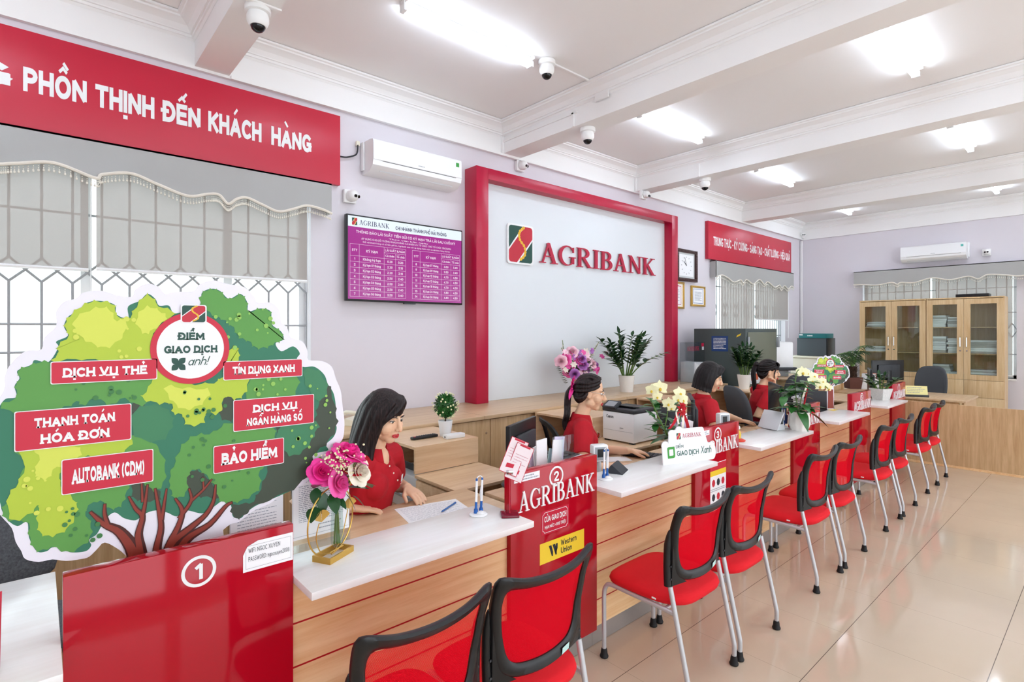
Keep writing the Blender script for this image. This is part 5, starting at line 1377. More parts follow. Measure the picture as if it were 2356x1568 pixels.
# ================================================================== TREE-SHAPED SIGNS
ART = dict(
 board=[(10,640),(25,600),(22,560),(45,500),(100,440),(150,415),(215,410),(228,350),(290,290),(288,220),(330,165),(390,150),(430,118),(520,108),(600,130),(680,140),(700,100),(760,72),(820,90),(850,125),(900,115),(1000,110),(1030,75),(1100,55),(1180,75),(1260,90),(1310,140),(1330,170),(1400,170),(1440,210),(1450,270),(1480,300),(1500,350),(1560,370),(1585,420),(1590,465),(1660,470),(1710,500),(1730,560),(1755,620),(1765,700),(1775,780),(1770,860),(1745,900),(1720,920),(1690,970),(1660,1030),(1610,1060),(1560,1110),(1500,1130),(1440,1160),(1400,1200),(1330,1230),(1280,1260),(1230,1300),(1190,1310),(1150,1340)],
 left=[(650,1475),(610,1440),(540,1405),(500,1440),(460,1478),(420,1490),(340,1500),(270,1492),(200,1505),(130,1490),(110,1450),(80,1400),(60,1330),(0,1262),(-40,1180),(-70,1090),(-78,950),(-70,800),(-40,700)],
 base=[(0,700),(30,665),(85,655),(75,600),(100,560),(90,520),(160,490),(180,465),(250,475),(300,400),(290,370),(350,340),(330,290),(360,235),(420,220),(430,180),(500,160),(590,180),(600,230),(660,250),(660,190),(720,160),(760,125),(800,150),(820,185),(870,185),(905,225),(1030,180),(1040,120),(1090,98),(1135,110),(1180,150),(1240,125),(1275,170),(1280,215),(1340,200),(1395,215),(1400,280),(1450,320),(1460,360),(1420,380),(1450,420),(1510,395),(1545,430),(1530,460),(1560,500),(1620,500),(1670,540),(1690,590),(1720,640),(1730,720),(1710,770),(1735,810),(1720,860),(1680,900),(1690,930),(1620,950),(1600,1000),(1610,1030),(1560,1060),(1520,1090),(1510,1130),(1450,1160),(1380,1190),(1320,1215),(1270,1250),(1240,1280),(1200,1270),(1190,1215),(1150,1190),(1090,1230),(1040,1255),(960,1240),(910,1270),(860,1250),(800,1240),(740,1260),(700,1290),(640,1280),(590,1250),(540,1290),(500,1360),(460,1390),(470,1420),(440,1450),(360,1455),(330,1430),(270,1430),(240,1450),(190,1450),(150,1380),(140,1300),(90,1320),(40,1290),(10,1240),(0,1200),(-30,1150),(-40,1000),(-40,850),(-20,740)],
 dark=[[(1690,590),(1730,720),(1735,810),(1680,900),(1620,950),(1610,1030),(1510,1130),(1320,1215),(1240,1280),(1200,1270),(1195,1210),(1290,1200),(1340,1130),(1380,1020),(1420,880),(1440,780),(1540,790),(1620,760),(1640,690)],[(690,1090),(740,1060),(800,1110),(830,1180),(740,1190),(680,1170)],[(960,1060),(1010,1030),(1060,1060),(1110,1120),(1130,1180),(1050,1170),(980,1160)],[(1160,650),(1215,670),(1230,720),(1190,780),(1130,750)],[(650,845),(740,700),(690,690),(640,720),(670,780)]],
 mid=[[(90,520),(160,490),(250,475),(430,560),(425,650),(380,690),(300,720),(230,740),(100,745),(0,700),(85,655),(75,600),(100,560)],[(390,570),(800,545),(830,620),(730,700),(640,665),(560,700),(500,660),(420,700),(400,640)],[(1030,180),(1040,120),(1090,98),(1135,110),(1180,150),(1240,125),(1275,170),(1280,215),(1340,200),(1395,215),(1400,280),(1450,320),(1460,360),(1420,380),(1380,400),(1320,405),(1280,370),(1230,350),(1200,300),(1150,260),(1090,230)],[(1290,560),(1390,540),(1530,545),(1520,640),(1440,680),(1330,690),(1265,660)],[(870,1080),(900,990),(940,900),(1010,850),(1090,840),(1170,790),(1290,780),(1400,800),(1420,860),(1395,960),(1340,1040),(1340,1120),(1270,1180),(1190,1200),(1130,1190),(1110,1120),(1050,1050),(1010,1030),(970,1060),(960,1150),(900,1180),(880,1140)],[(100,900),(640,860),(760,870),(840,960),(850,1080),(800,1140),(740,1100),(680,1080),(650,1160),(620,1220),(560,1230),(510,1190),(440,1240),(470,1310),(460,1390),(360,1455),(270,1430),(190,1450),(150,1380),(140,1300),(40,1290),(10,1240),(60,1150),(130,1000)]],
 teal=[[(1430,820),(1520,780),(1640,790),(1620,850),(1580,920),(1500,960),(1440,900)],[(680,740),(800,690),(880,740),(890,800),(830,880),(700,860)],[(1560,520),(1640,520),(1690,620),(1640,680),(1590,620)]],
 lime=[[(290,400),(350,340),(330,290),(360,235),(430,180),(500,160),(590,180),(600,230),(660,250),(700,190),(760,125),(820,185),(905,225),(830,280),(790,350),(785,472),(600,480),(420,460),(265,474),(300,430)],[(810,490),(870,540),(980,585),(1100,580),(1150,540),(1155,500),(1190,400),(1230,410),(1235,470),(1280,560),(1260,640),(1210,670),(1160,655),(1130,740),(1060,740),(1050,790),(960,800),(940,750),(890,740),(880,690),(820,690),(730,660),(770,600)],[(110,890),(640,850),(650,930),(560,980),(450,960),(420,1020),(330,1030),(310,1100),(380,1180),(400,1230),(360,1320),(280,1370),(210,1360),(190,1290),(200,1210),(160,1255),(60,1290),(40,1170),(90,1100),(130,1000)]],
 lemon=[[(380,260),(480,200),(560,200),(600,260),(650,250),(640,330),(560,400),(470,380),(400,330)],[(700,260),(750,190),(820,210),(860,250),(790,310),(740,330)],[(850,600),(960,610),(1080,620),(1040,690),(950,720),(880,670)],[(160,900),(330,890),(420,930),(380,990),(290,1020),(240,1080),(180,1050),(200,960)]],
 trunk=[([(700,1560),(690,1450),(620,1350),(540,1310),(470,1250)],[95,70,50,34,16]),([(560,1320),(540,1260),(540,1210)],[24,20,14]),([(740,1560),(725,1440),(715,1360),(735,1270),(700,1230),(665,1170)],[70,50,38,28,22,12]),([(735,1270),(750,1190),(760,1110)],[24,18,12]),([(735,1190),(730,1100)],[16,10]),([(800,1560),(810,1430),(830,1330),(820,1240),(800,1130)],[60,42,32,24,14]),([(835,1280),(850,1180),(858,1130)],[22,16,10]),([(850,1560),(870,1430),(920,1320),(940,1240),(905,1180)],[70,50,34,26,14]),([(930,1270),(985,1190),(975,1130)],[26,20,12]),([(985,1190),(1050,1130),(1090,1080)],[20,16,10]),([(1050,1130),(1045,1070)],[14,9]),([(860,1560),(880,1420),(980,1330),(1060,1260),(1100,1190),(1110,1110)],[80,60,42,30,22,12]),([(900,1520),(960,1390),(1080,1310),(1160,1220),(1190,1200)],[70,54,36,26,18])],
 tags=[((265,478,805,560),'DỊCH VỤ THẺ',None),((1153,476,1553,545),'TÍN DỤNG XANH',None),((79,735,672,870),'THANH TOÁN','HÓA ĐƠN'),((321,982,785,1085),'AUTOBANK (CDM)',None),((1204,675,1613,785),'DỊCH VỤ','NGÂN HÀNG SỐ'),((1102,912,1458,992),'BẢO HIỂM',None)])
YT = 1.985
def art_xz(px, py):
    p = at(px / 2.24, 620 + py / 2.24, y=YT); return (p.x, p.z)
AX = .385
def tree_sign(label, loc, rz, sc, group, zfoot, narrow=1.0):
    """die-cut foam board tree; local x along the board, z up, -y the printed side"""
    t = thing('tree_sign', label, 'sign', loc, rz, group)
    q = lambda p: ((art_xz(*p)[0] - AX) * sc * narrow, (art_xz(*p)[1] - .762) * sc + zfoot)
    P = lambda x, y, z: (x, y, z)
    sx = lambda x: (x - AX) * sc * narrow
    foot = [(sx(.475), .16 * sc + zfoot), (sx(.475), .05 * sc + zfoot), (sx(.53), zfoot), (sx(.24), zfoot), (sx(.295), .05 * sc + zfoot), (sx(.295), .16 * sc + zfoot)]
    if zfoot: foot = [(sx(.475), .16 * sc + zfoot), (sx(.47), 0), (sx(.30), 0), (sx(.295), .16 * sc + zfoot)]
    out = [(p.x, p.y) for p in spline([q(p) for p in ART['board']], 3)] + foot + [(p.x, p.y) for p in spline([q(p) for p in ART['left']], 3)]
    MB().prism(out, 0, .006, P).build('foam_board', mat('white foam board', '#eae8f1', .5), t, smooth=False)
    cols = [('base', '#31785c'), ('dark', '#3f4a3c'), ('mid', '#5b9a48'), ('teal', '#3d7f58'), ('lime', '#b3c93c'), ('lemon', '#d3dc58'), ('bark', '#8a3527'), ('barkdark', '#4a1f1a'), ('dot', '#8fc25a'), ('dot2', '#3f7d44')]
    ms = [mat('print ' + a, b, .5) for a, b in cols]
    mb = MB()
    def lay(pts, mi, y):
        mb.mi = mi; sp = spline(pts, 5, True); w_ = 0 if mi == 0 else 7
        mb.flat([q((p.x + w_ * sin(i * 1.7), p.y + w_ * cos(i * 1.7))) for i, p in enumerate(sp)], y, P)
    e = .0004
    lay(ART['base'], 0, -e)
    for i, pl in enumerate(ART['dark']): lay(pl, 1, -2 * e - i * .00003)
    for i, pl in enumerate(ART['mid']): lay(pl, 2, -3 * e - i * .00003)
    for i, pl in enumerate(ART['teal']): lay(pl, 3, -4 * e)
    for i, pl in enumerate(ART['lime']): lay(pl, 4, -5 * e - i * .00003)
    for i, pl in enumerate(ART['lemon']): lay(pl, 5, -6 * e)
    k = abs(q((1000, 0))[0] - q((0, 0))[0]) / 1000
    for i, (pts, w) in enumerate(ART['trunk']):
        pp = [q(p) for p in pts]; s = spline([(x, z, ww * k) for (x, z), ww in zip(pp, w)], 4)
        mb.mi = 7; ribbon(mb, [(a.x, a.y) for a in s], [a.z * 1.25 for a in s], P, -7 * e - i * .00003)
        mb.mi = 6; ribbon(mb, [(a.x - a.z * .12, a.y) for a in s], [a.z * .75 for a in s], P, -8.5 * e - i * .00003)
    mb.mi = 6; mb.flat([(sx(.318), .2 * sc + zfoot), (sx(.318), .05 * sc + zfoot), (sx(.308), .012), (sx(.462), .012), (sx(.452), .05 * sc + zfoot), (sx(.452), .2 * sc + zfoot)], -9 * e, P)
    rnd = random.Random(3)
    for (cx, cy, rx, ry, nn, m1) in ((600, 330, 250, 120, 14, 5), (1250, 300, 170, 120, 16, 8), (300, 1130, 220, 180, 16, 5), (1040, 690, 160, 80, 14, 9), (1600, 800, 110, 220, 22, 8), (1150, 1000, 220, 160, 18, 9), (560, 620, 200, 60, 12, 9), (420, 1320, 130, 100, 12, 9), (1400, 610, 100, 60, 10, 8)):
        for _ in range(nn):
            a = rnd.uniform(0, 6.28); d = sqrt(rnd.random()); c = q((cx + rx * d * cos(a), cy + ry * d * sin(a))); r = rnd.uniform(6, 17) * k
            mb.mi = m1; mb.flat([(c[0] + r * cos(j * pi / 5), c[1] + r * 1.05 * sin(j * pi / 5)) for j in range(10)], -9.5 * e, P)
    mb.build('tree_print', ms, t, smooth=False, fix=False)
    for (a, b, c, d), l1, l2 in ART['tags']:
        A, B = q((a, b)), q((c, d)); r = 10 * k
        mb = MB(); x0, x1, z0, z1 = A[0], B[0], B[1], A[1]
        mb.flat(rrect(x0 - 5 * k, x1 + 5 * k, z0 - 5 * k, z1 + 5 * k, r), -11 * e, P); mb.mi = 1; mb.flat(rrect(x0, x1, z0, z1, r), -12 * e, P); mb.mi = 0
        h = z1 - z0; cx = (x0 + x1) / 2
        if l2: write(mb, l1, cx, z0 + h * .55, h * .26, P, -13 * e, t=.26, wide=1.25, slab=.14, width=min((x1 - x0) * .7, h * .26 * len(l1) * .8), align='c'); write(mb, l2, cx, z0 + h * .12, h * .26, P, -13 * e, t=.26, wide=1.25, slab=.14, width=min((x1 - x0) * .7, h * .26 * len(l2) * .8), align='c')
        else: write(mb, l1, cx, z0 + h * .26, h * .46, P, -13 * e, t=.26, wide=1.25, slab=.14, width=(x1 - x0) * .8, align='c')
        mb.build('banner_tag', [M['letter'], mat('print red', '#c9213c', .45)], t, smooth=False, fix=False)
    c = q((985, 405)); r0 = (q((1187, 405))[0] - q((780, 405))[0]) / 2; rz_ = (q((985, 222))[1] - q((985, 587))[1]) / 2
    mb = MB(); el = lambda s: [(c[0] + r0 * s * cos(i * pi / 30), c[1] + rz_ * s * sin(i * pi / 30)) for i in range(60)]
    mb.flat(el(1), -11 * e, P); mb.mi = 1; mb.flat(el(.85), -12 * e, P); mb.mi = 2
    u = r0
    write(mb, 'ĐIỂM', c[0], c[1] + rz_ * .24, rz_ * .21, P, -13 * e, t=.26, wide=1.2, slab=.14, align='c', width=u * .66); write(mb, 'GIAO DỊCH', c[0], c[1] - rz_ * .13, rz_ * .21, P, -13 * e, t=.26, wide=1.2, slab=.14, align='c', width=u * 1.34)
    for a in (45, 135, 225, 315):
        lp = []
        for i in range(13):
            s = i / 12; w = .085 * sin(pi * s); lp.append((s * .24, w))
        lp += [(x_, -w_) for x_, w_ in lp[-2:0:-1]]
        mb.flat([(c[0] - u * .32 + u * (x_ * cos(R(a)) - w_ * sin(R(a))), c[1] - rz_ * .43 + rz_ * (x_ * sin(R(a)) + w_ * cos(R(a)))) for x_, w_ in lp], -13 * e, P)
    write(mb, 'anh!', c[0] - u * .1, c[1] - rz_ * .48, rz_ * .25, P, -13 * e, t=.1, wide=1.1, slant=.35, width=u * .5)
    mb.build('round_badge', [mat('print red', '#c9213c'), M['letter'], mat('emblem green', '#12483c')], t, smooth=False, fix=False)
    ec = q((997, 228)); emblem(t, ec[0], ec[1], (q((1062, 0))[0] - q((932, 0))[0]) * .92, (q((0, 172))[1] - q((0, 284))[1]) * .92, P, -14 * e, 'emblem', .0003)
    return t
tree_sign('huge tree-shaped sign with red banner tags standing behind red panel 1', (AX, YT, .762), 0, 1.0, 'tree shaped signs', 0.0)
b = at(1906, 941, z=ZL)
tree_sign('small tree-shaped sign standing on the fourth white ledge', (b.x, b.y - .02, ZL), R(-41), .405, 'tree shaped signs', .13)
t = thing('sticky_note', 'small yellow note under the small tree sign', 'note', (b.x - .01, b.y - .05, ZL)); MB().box(-.06, .05, -.03, .03, .0005, .0015).build('note_sheet', M['yellow'], t)

# ================================================================== STATIONERY AND DEVICES ON THE LEDGES
def notice(label, u0, u1, v0, v1, y, seed, z0):
    a = at(u0, v1, y=y); b_ = at(u1, v0, y=y); w = b_.x - a.x; h = at(u0, v0, y=y).z - z0
    t = thing('notice_stand', label, 'notice', (a.x, y, z0), 0, 'acrylic notice stands')
    mb = MB(); mb.box(0, w, 0, .003, .0005, h, .001); mb.box(0, w, .003, .07, .0005, .003); mb.build('acrylic_sheet', M['acry'], t, smooth=False)
    bx('notice_paper', M['paper'], .006, w - .006, -.0014, -.0004, .05, h - .006, t)
    mb = MB(); P = lambda x, y, z: (x, y, z); y_ = -.0019
    write(mb, 'TỔNG ĐÀI', w * .55, h * .92, .011, P, y_, t=.16, align='c'); write(mb, 'QUY TRÌNH PHÁT HÀNH', w * .5, h * .87, .0125, P, y_, t=.16, align='c', width=w * .62)
    text_lines(mb, .03, w - .03, h * .84, .11, 20, y_, P, seed, .0030); text_lines(mb, w * .45, w - .04, .10, .07, 2, y_, P, seed + 1, .005)
    mb.flat([(.008, .06), (w - .008, .06), (w - .008, .0612), (.008, .0612)], y_, P); mb.flat([(.008, .06), (.0092, .06), (.0092, h - .01), (.008, h - .01)], y_, P)
    mb.build('notice_print', M['ink'], t, smooth=False, fix=False)
notice('printed notice in a clear stand behind the rose vase', 668, 806, 1092, 1255, 2.035, 5, ZL + .0005)
notice('printed notice in a clear stand between red panel 1 and the large tree', 524, 655, 1128, 1262, 2.06, 9, .762)

def pen_stand(label, p, rz, s=1.0):
    t = thing('pen_stand', label, 'pen holder', p, rz, 'counter pen stands')
    mb = MB(); mb.lathe([(.001, .0005), (.04, .0005), (.042, .004), (.036, .009), (.001, .010)], n=26); mb.build('base', M['whitep'], t)
    mb = MB(); mb.ball((.008, -.012, .010), .02, (1, 1, .55), 14); mb.build('button', M['whitep'], t)
    mb = MB(); mb.cyl((-.012, 0, .008), (-.012, 0, .028), .01, .009, 14); mb.cyl((.014, .006, .008), (.014, .006, .028), .01, .009, 14); mb.build('socket', M['blue'], t)
    for x, y, dx in ((-.012, 0, .004), (.014, .006, .006)):
        mb = MB(); mb.cyl((x, y, .02), (x + dx * .35, y, .06), .0058, n=12); pn = mb.build('pen', M['blue'], t)
        mb = MB(); mb.cyl((x + dx * .35, y, .06), (x + dx, y, .155), .0058, .005, 12); mb.build('barrel', M['whitep'], pn)
        mb = MB(); mb.cyl((x + dx, y, .155), (x + dx * 1.1, y, .165), .0055, .0045, 12); mb.build('cap', M['blue'], pn)
    mb = MB(); mb.tube(spline([(-.008, 0, .16), (.0, .002, .172), (.014, .004, .172), (.021, .006, .155), (.012, .012, .09), (.024, .012, .03)], 6), .0022, 6); mb.build('coil_cord', M['whitep'], t)
    return t
pen_stand('white and blue pen stand on the ledge behind the leaflet holder of panel 2', (1.495, 1.925, ZL), R(-20))
pen_stand('white and blue pen stand on the ledge right of red panel 2', (2.385, 1.915, ZL), R(-20))
pen_stand('white and blue pen stand beside the ribbed white orchid pot', (4.80, 1.93, ZL), R(-30))

t = thing('leaflet_holder', 'clip stand holding red-edged leaflets on the ledge against panel 2', 'leaflet stand', (1.595, 1.825, ZL), R(-35))
MB().box(-.04, .04, -.04, .04, .0005, .011, .004).build('base', mat('wine acrylic', '#8f2038', .1, trans=.3), t)
mb = MB(); mb.cyl((0, 0, .01), (0, 0, .19), .0022, n=8); mb.build('rod', M['sign'], t)
MB().box(-.016, .016, -.008, .008, .185, .205, .003).build('clip', M['chrome'], t)
for i, (dx, dz, a, y) in enumerate(((.02, 0, 17, -.0025), (-.003, .028, 22, .003))):
    mb = MB(); rot = Matrix.Rotation(R(-a), 4, 'X') @ Matrix.Rotation(R(24), 4, 'Y'); mb.T = Matrix.Translation(Vector((dx, y, .178 + dz))) @ rot
    mb.mi = 0; mb.box(-.042, .042, -.0012, 0, -.02, .145); mb.mi = 1; mb.flat([(-.0395, -.0175), (.0395, -.0175), (.0395, .1425), (-.0395, .1425)], -.0017, lambda x, y, z: (x, y, z))
    mb.mi = 2; text_lines(mb, -.03, .03, .10, .05, 4, -.0022, lambda x, y, z: (x, y, z), i, .0028); mb.mi = 0; mb.flat([(-.025, .134), (.025, .134), (.025, .142), (-.025, .142)], -.0022, lambda x, y, z: (x, y, z)); mb.flat([(-.02, .005), (.015, .012), (.015, .03), (-.02, .025)], -.0022, lambda x, y, z: (x, y, z))
    mb.build('leaflet', [mat('print red', '#c9213c'), mat('pinkish paper', '#f3e4e6', .5), mat('pale print', '#d59aa4', .7)], t, smooth=False)

t = thing('paper_sheet', 'printed form lying on the desk under the hand of the long-haired woman', 'paper', (1.56, 2.38, .7605), R(-12))
MB().box(-.18, .17, -.12, .12, 0, .0008).build('sheet', M['paper'], t); mb = MB(); text_lines(mb, -.16, .15, .10, -.10, 14, .001, lambda x, y, z: (x, z, y), 4, .0026); mb.build('form_print', M['ink'], t, smooth=False, fix=False)
t = thing('ballpoint_pen', 'blue ballpoint pen on the printed form', 'pen', (1.635, 2.36, .7665), R(28)); mb = MB(); mb.cyl((-.07, 0, 0), (.06, 0, 0), .0045, n=10); mb.build('barrel', mat('clear blue plastic', '#4d7fc4', .2), t); mb = MB(); mb.cyl((-.085, 0, 0), (-.07, 0, 0), .0015, .004, 8); mb.cyl((.06, 0, 0), (.078, 0, 0), .005, n=10); mb.build('cap', M['blue'], t)

t = thing('tablet_stand', 'black wedge-shaped customer tablet on the second white ledge', 'tablet', (2.555, 1.965, ZL), R(22))
mb = MB(); mb.prism([(-.055, .001), (.055, .001), (.055, .004), (-.055, .004)], -.07, .07, lambda a, x, z: (x, a, z)); mb.build('base_plate', M['whitep'], t)
mb = MB(); mb.prism([(-.05, .0045), (.045, .0045), (.022, .05), (.012, .054)], -.065, .065, lambda a, x, z: (x, a, z)); mb.build('screen_wedge', M['dgrey'], t)

t = thing('cloud_sign', 'white cloud-shaped sign with green letters on the second white ledge', 'sign', (2.905, 1.895, ZL), R(-18))
W_ = .425; H_ = .225
out = [(0, 0), (W_ * .93, 0)] + arc(W_ * .93, H_ * .25, W_ * .075, H_ * .25, -90, 70, 8) + [(W_ * .86, H_ * .47), (W_ * .8, H_ * .9), (W_ * .78, H_ * .93), (W_ * .42, H_ * .93)] + arc(W_ * .34, H_ * .9, W_ * .06, H_ * .1, 30, 170, 6) + arc(W_ * .21, H_ * .82, W_ * .07, H_ * .1, 60, 200, 6) + [(W_ * .12, H_ * .55)] + arc(W_ * .07, H_ * .5, W_ * .07, H_ * .13, 60, 200, 6)
mb = MB(); mb.prism(out, 0, .008, lambda x, y, z: (x, y - .02 + z * .12, z)); mb.build('sign_plate', M['whitep'], t, smooth=False)
PC = lambda x, y, z: (x, y - .02 + z * .12, z)
gd = mat('sign dark green', '#165a4c', .5); gl = mat('sign green', '#3f9a3a', .5)
mb = MB(); serif(mb, 'AGRIBANK', W_ * .385, H_ * .68, H_ * .115, PC, -.001, width=W_ * .36); mb.build('bank_lettering', M['frame'], t, smooth=False, fix=False)
mb = MB(); write(mb, 'ĐIỂM', W_ * .25, H_ * .41, H_ * .09, PC, -.001, t=.1, width=W_ * .14); write(mb, 'GIAO DỊCH', W_ * .26, H_ * .2, H_ * .14, PC, -.001, t=.15, width=W_ * .41); write(mb, 'Xanh', W_ * .71, H_ * .2, H_ * .2, PC, -.001, t=.11, slant=.25, width=W_ * .2); mb.build('sign_lettering', gd, t, smooth=False, fix=False)
mb = MB(); a, b_, c, d = W_ * .09, W_ * .225, H_ * .16, H_ * .47; r = W_ * .04
lo = [(a, c)] + [(b_ - r, c)] + arc(b_ - r, c + r * .6, r, r * .6, -90, 0, 4) + [(b_, d)] + [(a + r, d)] + arc(a + r, d - r * .6, r, r * .6, 90, 180, 4)
mb.flat(lo, -.001, PC); mb.mi = 1; cxm, czm = (a + b_) / 2, (c + d) / 2; mb.flat([(cxm + (x - cxm) * .55, czm + (z - czm) * .55) for x, z in lo], -.0014, PC); mb.build('leaf_logo', [gl, M['whitep']], t, smooth=False, fix=False)
emblem(t, W_ * .315, H_ * .735, W_ * .075, H_ * .17, PC, -.001, 'emblem', .0003)

t = thing('brochure_holder', 'clear holder of red brochures on the ledge at the left photo edge', 'leaflet stand', (-.13, 1.79, ZL), 0)
mb = MB()
for q in ((-.06, .06, -.002, 0, 0, .09), (-.06, .06, .045, .047, 0, .16), (-.06, -.058, 0, .045, 0, .13), (.058, .06, 0, .045, 0, .13), (-.06, .06, 0, .045, 0, .002)): mb.box(*q)
mb.T = None; mb.build('acrylic_tray', M['acry'], t, smooth=False)
for i in range(5):
    mb = MB(); mb.T = Matrix.Translation((.002 * i, .008 + .007 * i, .003)) @ Matrix.Rotation(R(-3 + i), 4, 'Y') @ Matrix.Rotation(R(-4), 4, 'X'); mb.box(-.054, .054, 0, .0015, 0, .2 - .004 * i); mb.build('brochure', mat('print red', '#c9213c') if i % 2 == 0 else M['ivory'], t, smooth=False)

def monitor(label, p, rz, w=.52, h=.32, zc=.27, black=True):
    """screen faces local -y"""
    t = thing('computer_monitor', label, 'monitor', p, rz)
    MB().box(-w / 2, w / 2, -.012, .016, zc - h / 2, zc + h / 2, .005).build('bezel', M['black'], t)
    bx('screen', mat('monitor glass', '#20232b', .12), -w / 2 + .014, w / 2 - .014, -.0128, -.0122, zc - h / 2 + .016, zc + h / 2 - .014, t)
    MB().box(-w * .34, w * .34, .016, .045, zc - h * .36, zc + h * .28, .012).build('rear_shell', M['dgrey'], t)
    mb = MB(); mb.box(-.04, .04, .03, .05, .02, zc, .004); mb.build('neck', M['black'], t)
    mb = MB(); mb.lathe([(.001, .0008), (.12, .0008), (.125, .006), (.115, .014), (.001, .016)], n=28); mb.build('foot', M['black'], t)
    return t
DZ = .7605
monitor('black monitor seen from behind between the shelf box and panel 2', (2.21, 2.42, DZ), R(-155), .42, .30, .24)
p = at(1589, 960, y=2.22); monitor('black monitor edge between the bob-haired woman and the bow orchid', (p.x, 2.22, DZ), R(-146), .46, .34, .26)
p = at(1783, 930, y=2.12); monitor('black monitor seen edge-on in front of the woman with hand at chin', (at(1783, 930, y=2.16).x, 2.16, DZ), R(-145), .46, .36, .26)
p = at(2001, 885, y=2.15); monitor('silver-edged monitor seen edge-on behind panel 5', (at(2001, 885, y=2.2).x, 2.2, DZ), R(-161), .46, .36, .26)
monitor('black monitor back behind the square planter', (at(2045, 870, y=2.6).x, 2.62, DZ), R(145), .58, .34, .27)

def keyboard(label, p, rz):
    t = thing('keyboard', label, 'keyboard', p, rz, 'computer keyboards')
    MB().box(-.21, .21, -.065, .065, .001, .016, .004).build('keyboard_case', M['black'], t)
    mb = MB()
    for j in range(5):
        for i in range(14): mb.box(-.2 + i * .0287, -.2 + i * .0287 + .024, -.056 + j * .0228, -.056 + j * .0228 + .019, .0161, .021)
    mb.build('keys', M['dgrey'], t, smooth=False); return t
keyboard('black keyboard under the hands of the woman in glasses', (3.42, 2.33, DZ), R(-70))
keyboard('black keyboard under the hands of the bob-haired woman', (5.40, 2.40, DZ), R(-70))
t = thing('paper_sheet', 'blank white slip on the desk by the woman in glasses', 'paper', (3.17, 2.45, DZ), R(-30)); MB().box(-.1, .1, -.07, .07, 0, .0008).build('sheet', M['paper'], t)

# behind panel 2: cash box, rate display, papers
t = thing('cash_tray', 'grey cash tray with black slots behind red panel 2', 'tray', (2.30, 2.22, DZ), R(10))
MB().box(-.13, .13, -.12, .12, .001, .2, .01).build('tray_body', M['lgrey'], t); MB().box(-.11, .11, -.10, .10, .2, .206, .002).build('slot_plate', M['dgrey'], t)
for i in range(3): MB().box(-.09 + i * .065, -.04 + i * .065, -.08, .08, .206, .214, .002).build('calculator_keys', M['black'], t)
def rate_display(label, p, rz, group='small customer displays'):
    t = thing('customer_display', label, 'display', p, rz, group)
    MB().box(-.052, .052, -.03, .03, .13, .235, .012).build('display_head', M['whitep'], t); bx('display_window', M['grey'], -.04, .04, -.0312, -.0302, .142, .222, t); bx('lcd', M['black'], -.024, .018, -.0322, -.0313, .16, .21, t)
    mb = MB(); mb.cyl((0, 0, .004), (0, 0, .13), .02, .014, 12); mb.build('post', M['lgrey'], t); mb = MB(); mb.lathe([(.001, .001), (.075, .001), (.07, .012), (.02, .02)], n=24); mb.build('foot', M['lgrey'], t)
    return t
p = at(1378, 1050, y=2.15); rate_display('small white customer display behind the pen stand right of panel 2', (p.x, 2.15, DZ), R(-25))
p = at(1663, 968, y=2.2); rate_display('small white customer display behind red panel 3', (p.x, 2.2, DZ + .02), R(-25))
def paper_rack(label, p, rz, seed, n=6):
    rnd = random.Random(seed); t = thing('paper_rack', label, 'rack', p, rz, 'paper racks behind panels')
    mb = MB()
    for q in ((-.11, .11, -.05, -.046, .001, .16), (-.11, .11, .05, .054, .001, .20), (-.11, -.106, -.05, .05, .001, .16), (.106, .11, -.05, .05, .001, .16), (-.11, .11, -.05, .05, .001, .004)): mb.box(*q)
    mb.build('rack_tray', M['acry'] if seed % 2 else M['lgrey'], t, smooth=False)
    for i in range(n):
        mb = MB(); mb.T = Matrix.Translation((rnd.uniform(-.05, .05), -.038 + i * .014, .006)) @ Matrix.Rotation(R(rnd.uniform(-16, 16)), 4, 'Y'); mb.box(-.045, .045, 0, .006, 0, rnd.uniform(.28, .36)); mb.build('slip_bundle', [M['paper'], mat('lilac paper', '#d9cfe6', .7), M['paper'], mat('mint paper', '#bfe0dc', .7)][i % 4], t, smooth=False)
    return t
paper_rack('rack of white and lilac slips behind the left half of panel 2', (2.06, 2.055, DZ), R(8), 5)
paper_rack('rack of white slips behind the left half of panel 3', (3.50, 2.10, DZ), R(8), 8, 7)
t = thing('acrylic_sign', 'upright clear acrylic strip behind panel 2', 'sign', (2.17, 2.0, DZ)); MB().box(-.045, .045, 0, .004, .001, .37, .001).build('acrylic_sheet', M['acry'], t)

t = thing('lucky_charm', 'little gold and red lucky figurine at the edge of panel 3', 'ornament', (at(1706, 1015, z=ZL).x, 1.92, ZL))
mb = MB(); mb.lathe([(.001, .0005), (.05, .0005), (.055, .008), (.04, .016), (.001, .018)], n=20); mb.build('red_dish', mat('orange red', '#e2412a', .4), t); mb = MB(); mb.lathe([(.001, .018), (.02, .02), (.024, .05), (.014, .08), (.001, .085)], n=16); mb.build('gold_body', M['ygold'], t); mb = MB(); mb.ball((0, 0, .1), .018, n=12); mb.build('white_head', M['whitep'], t)

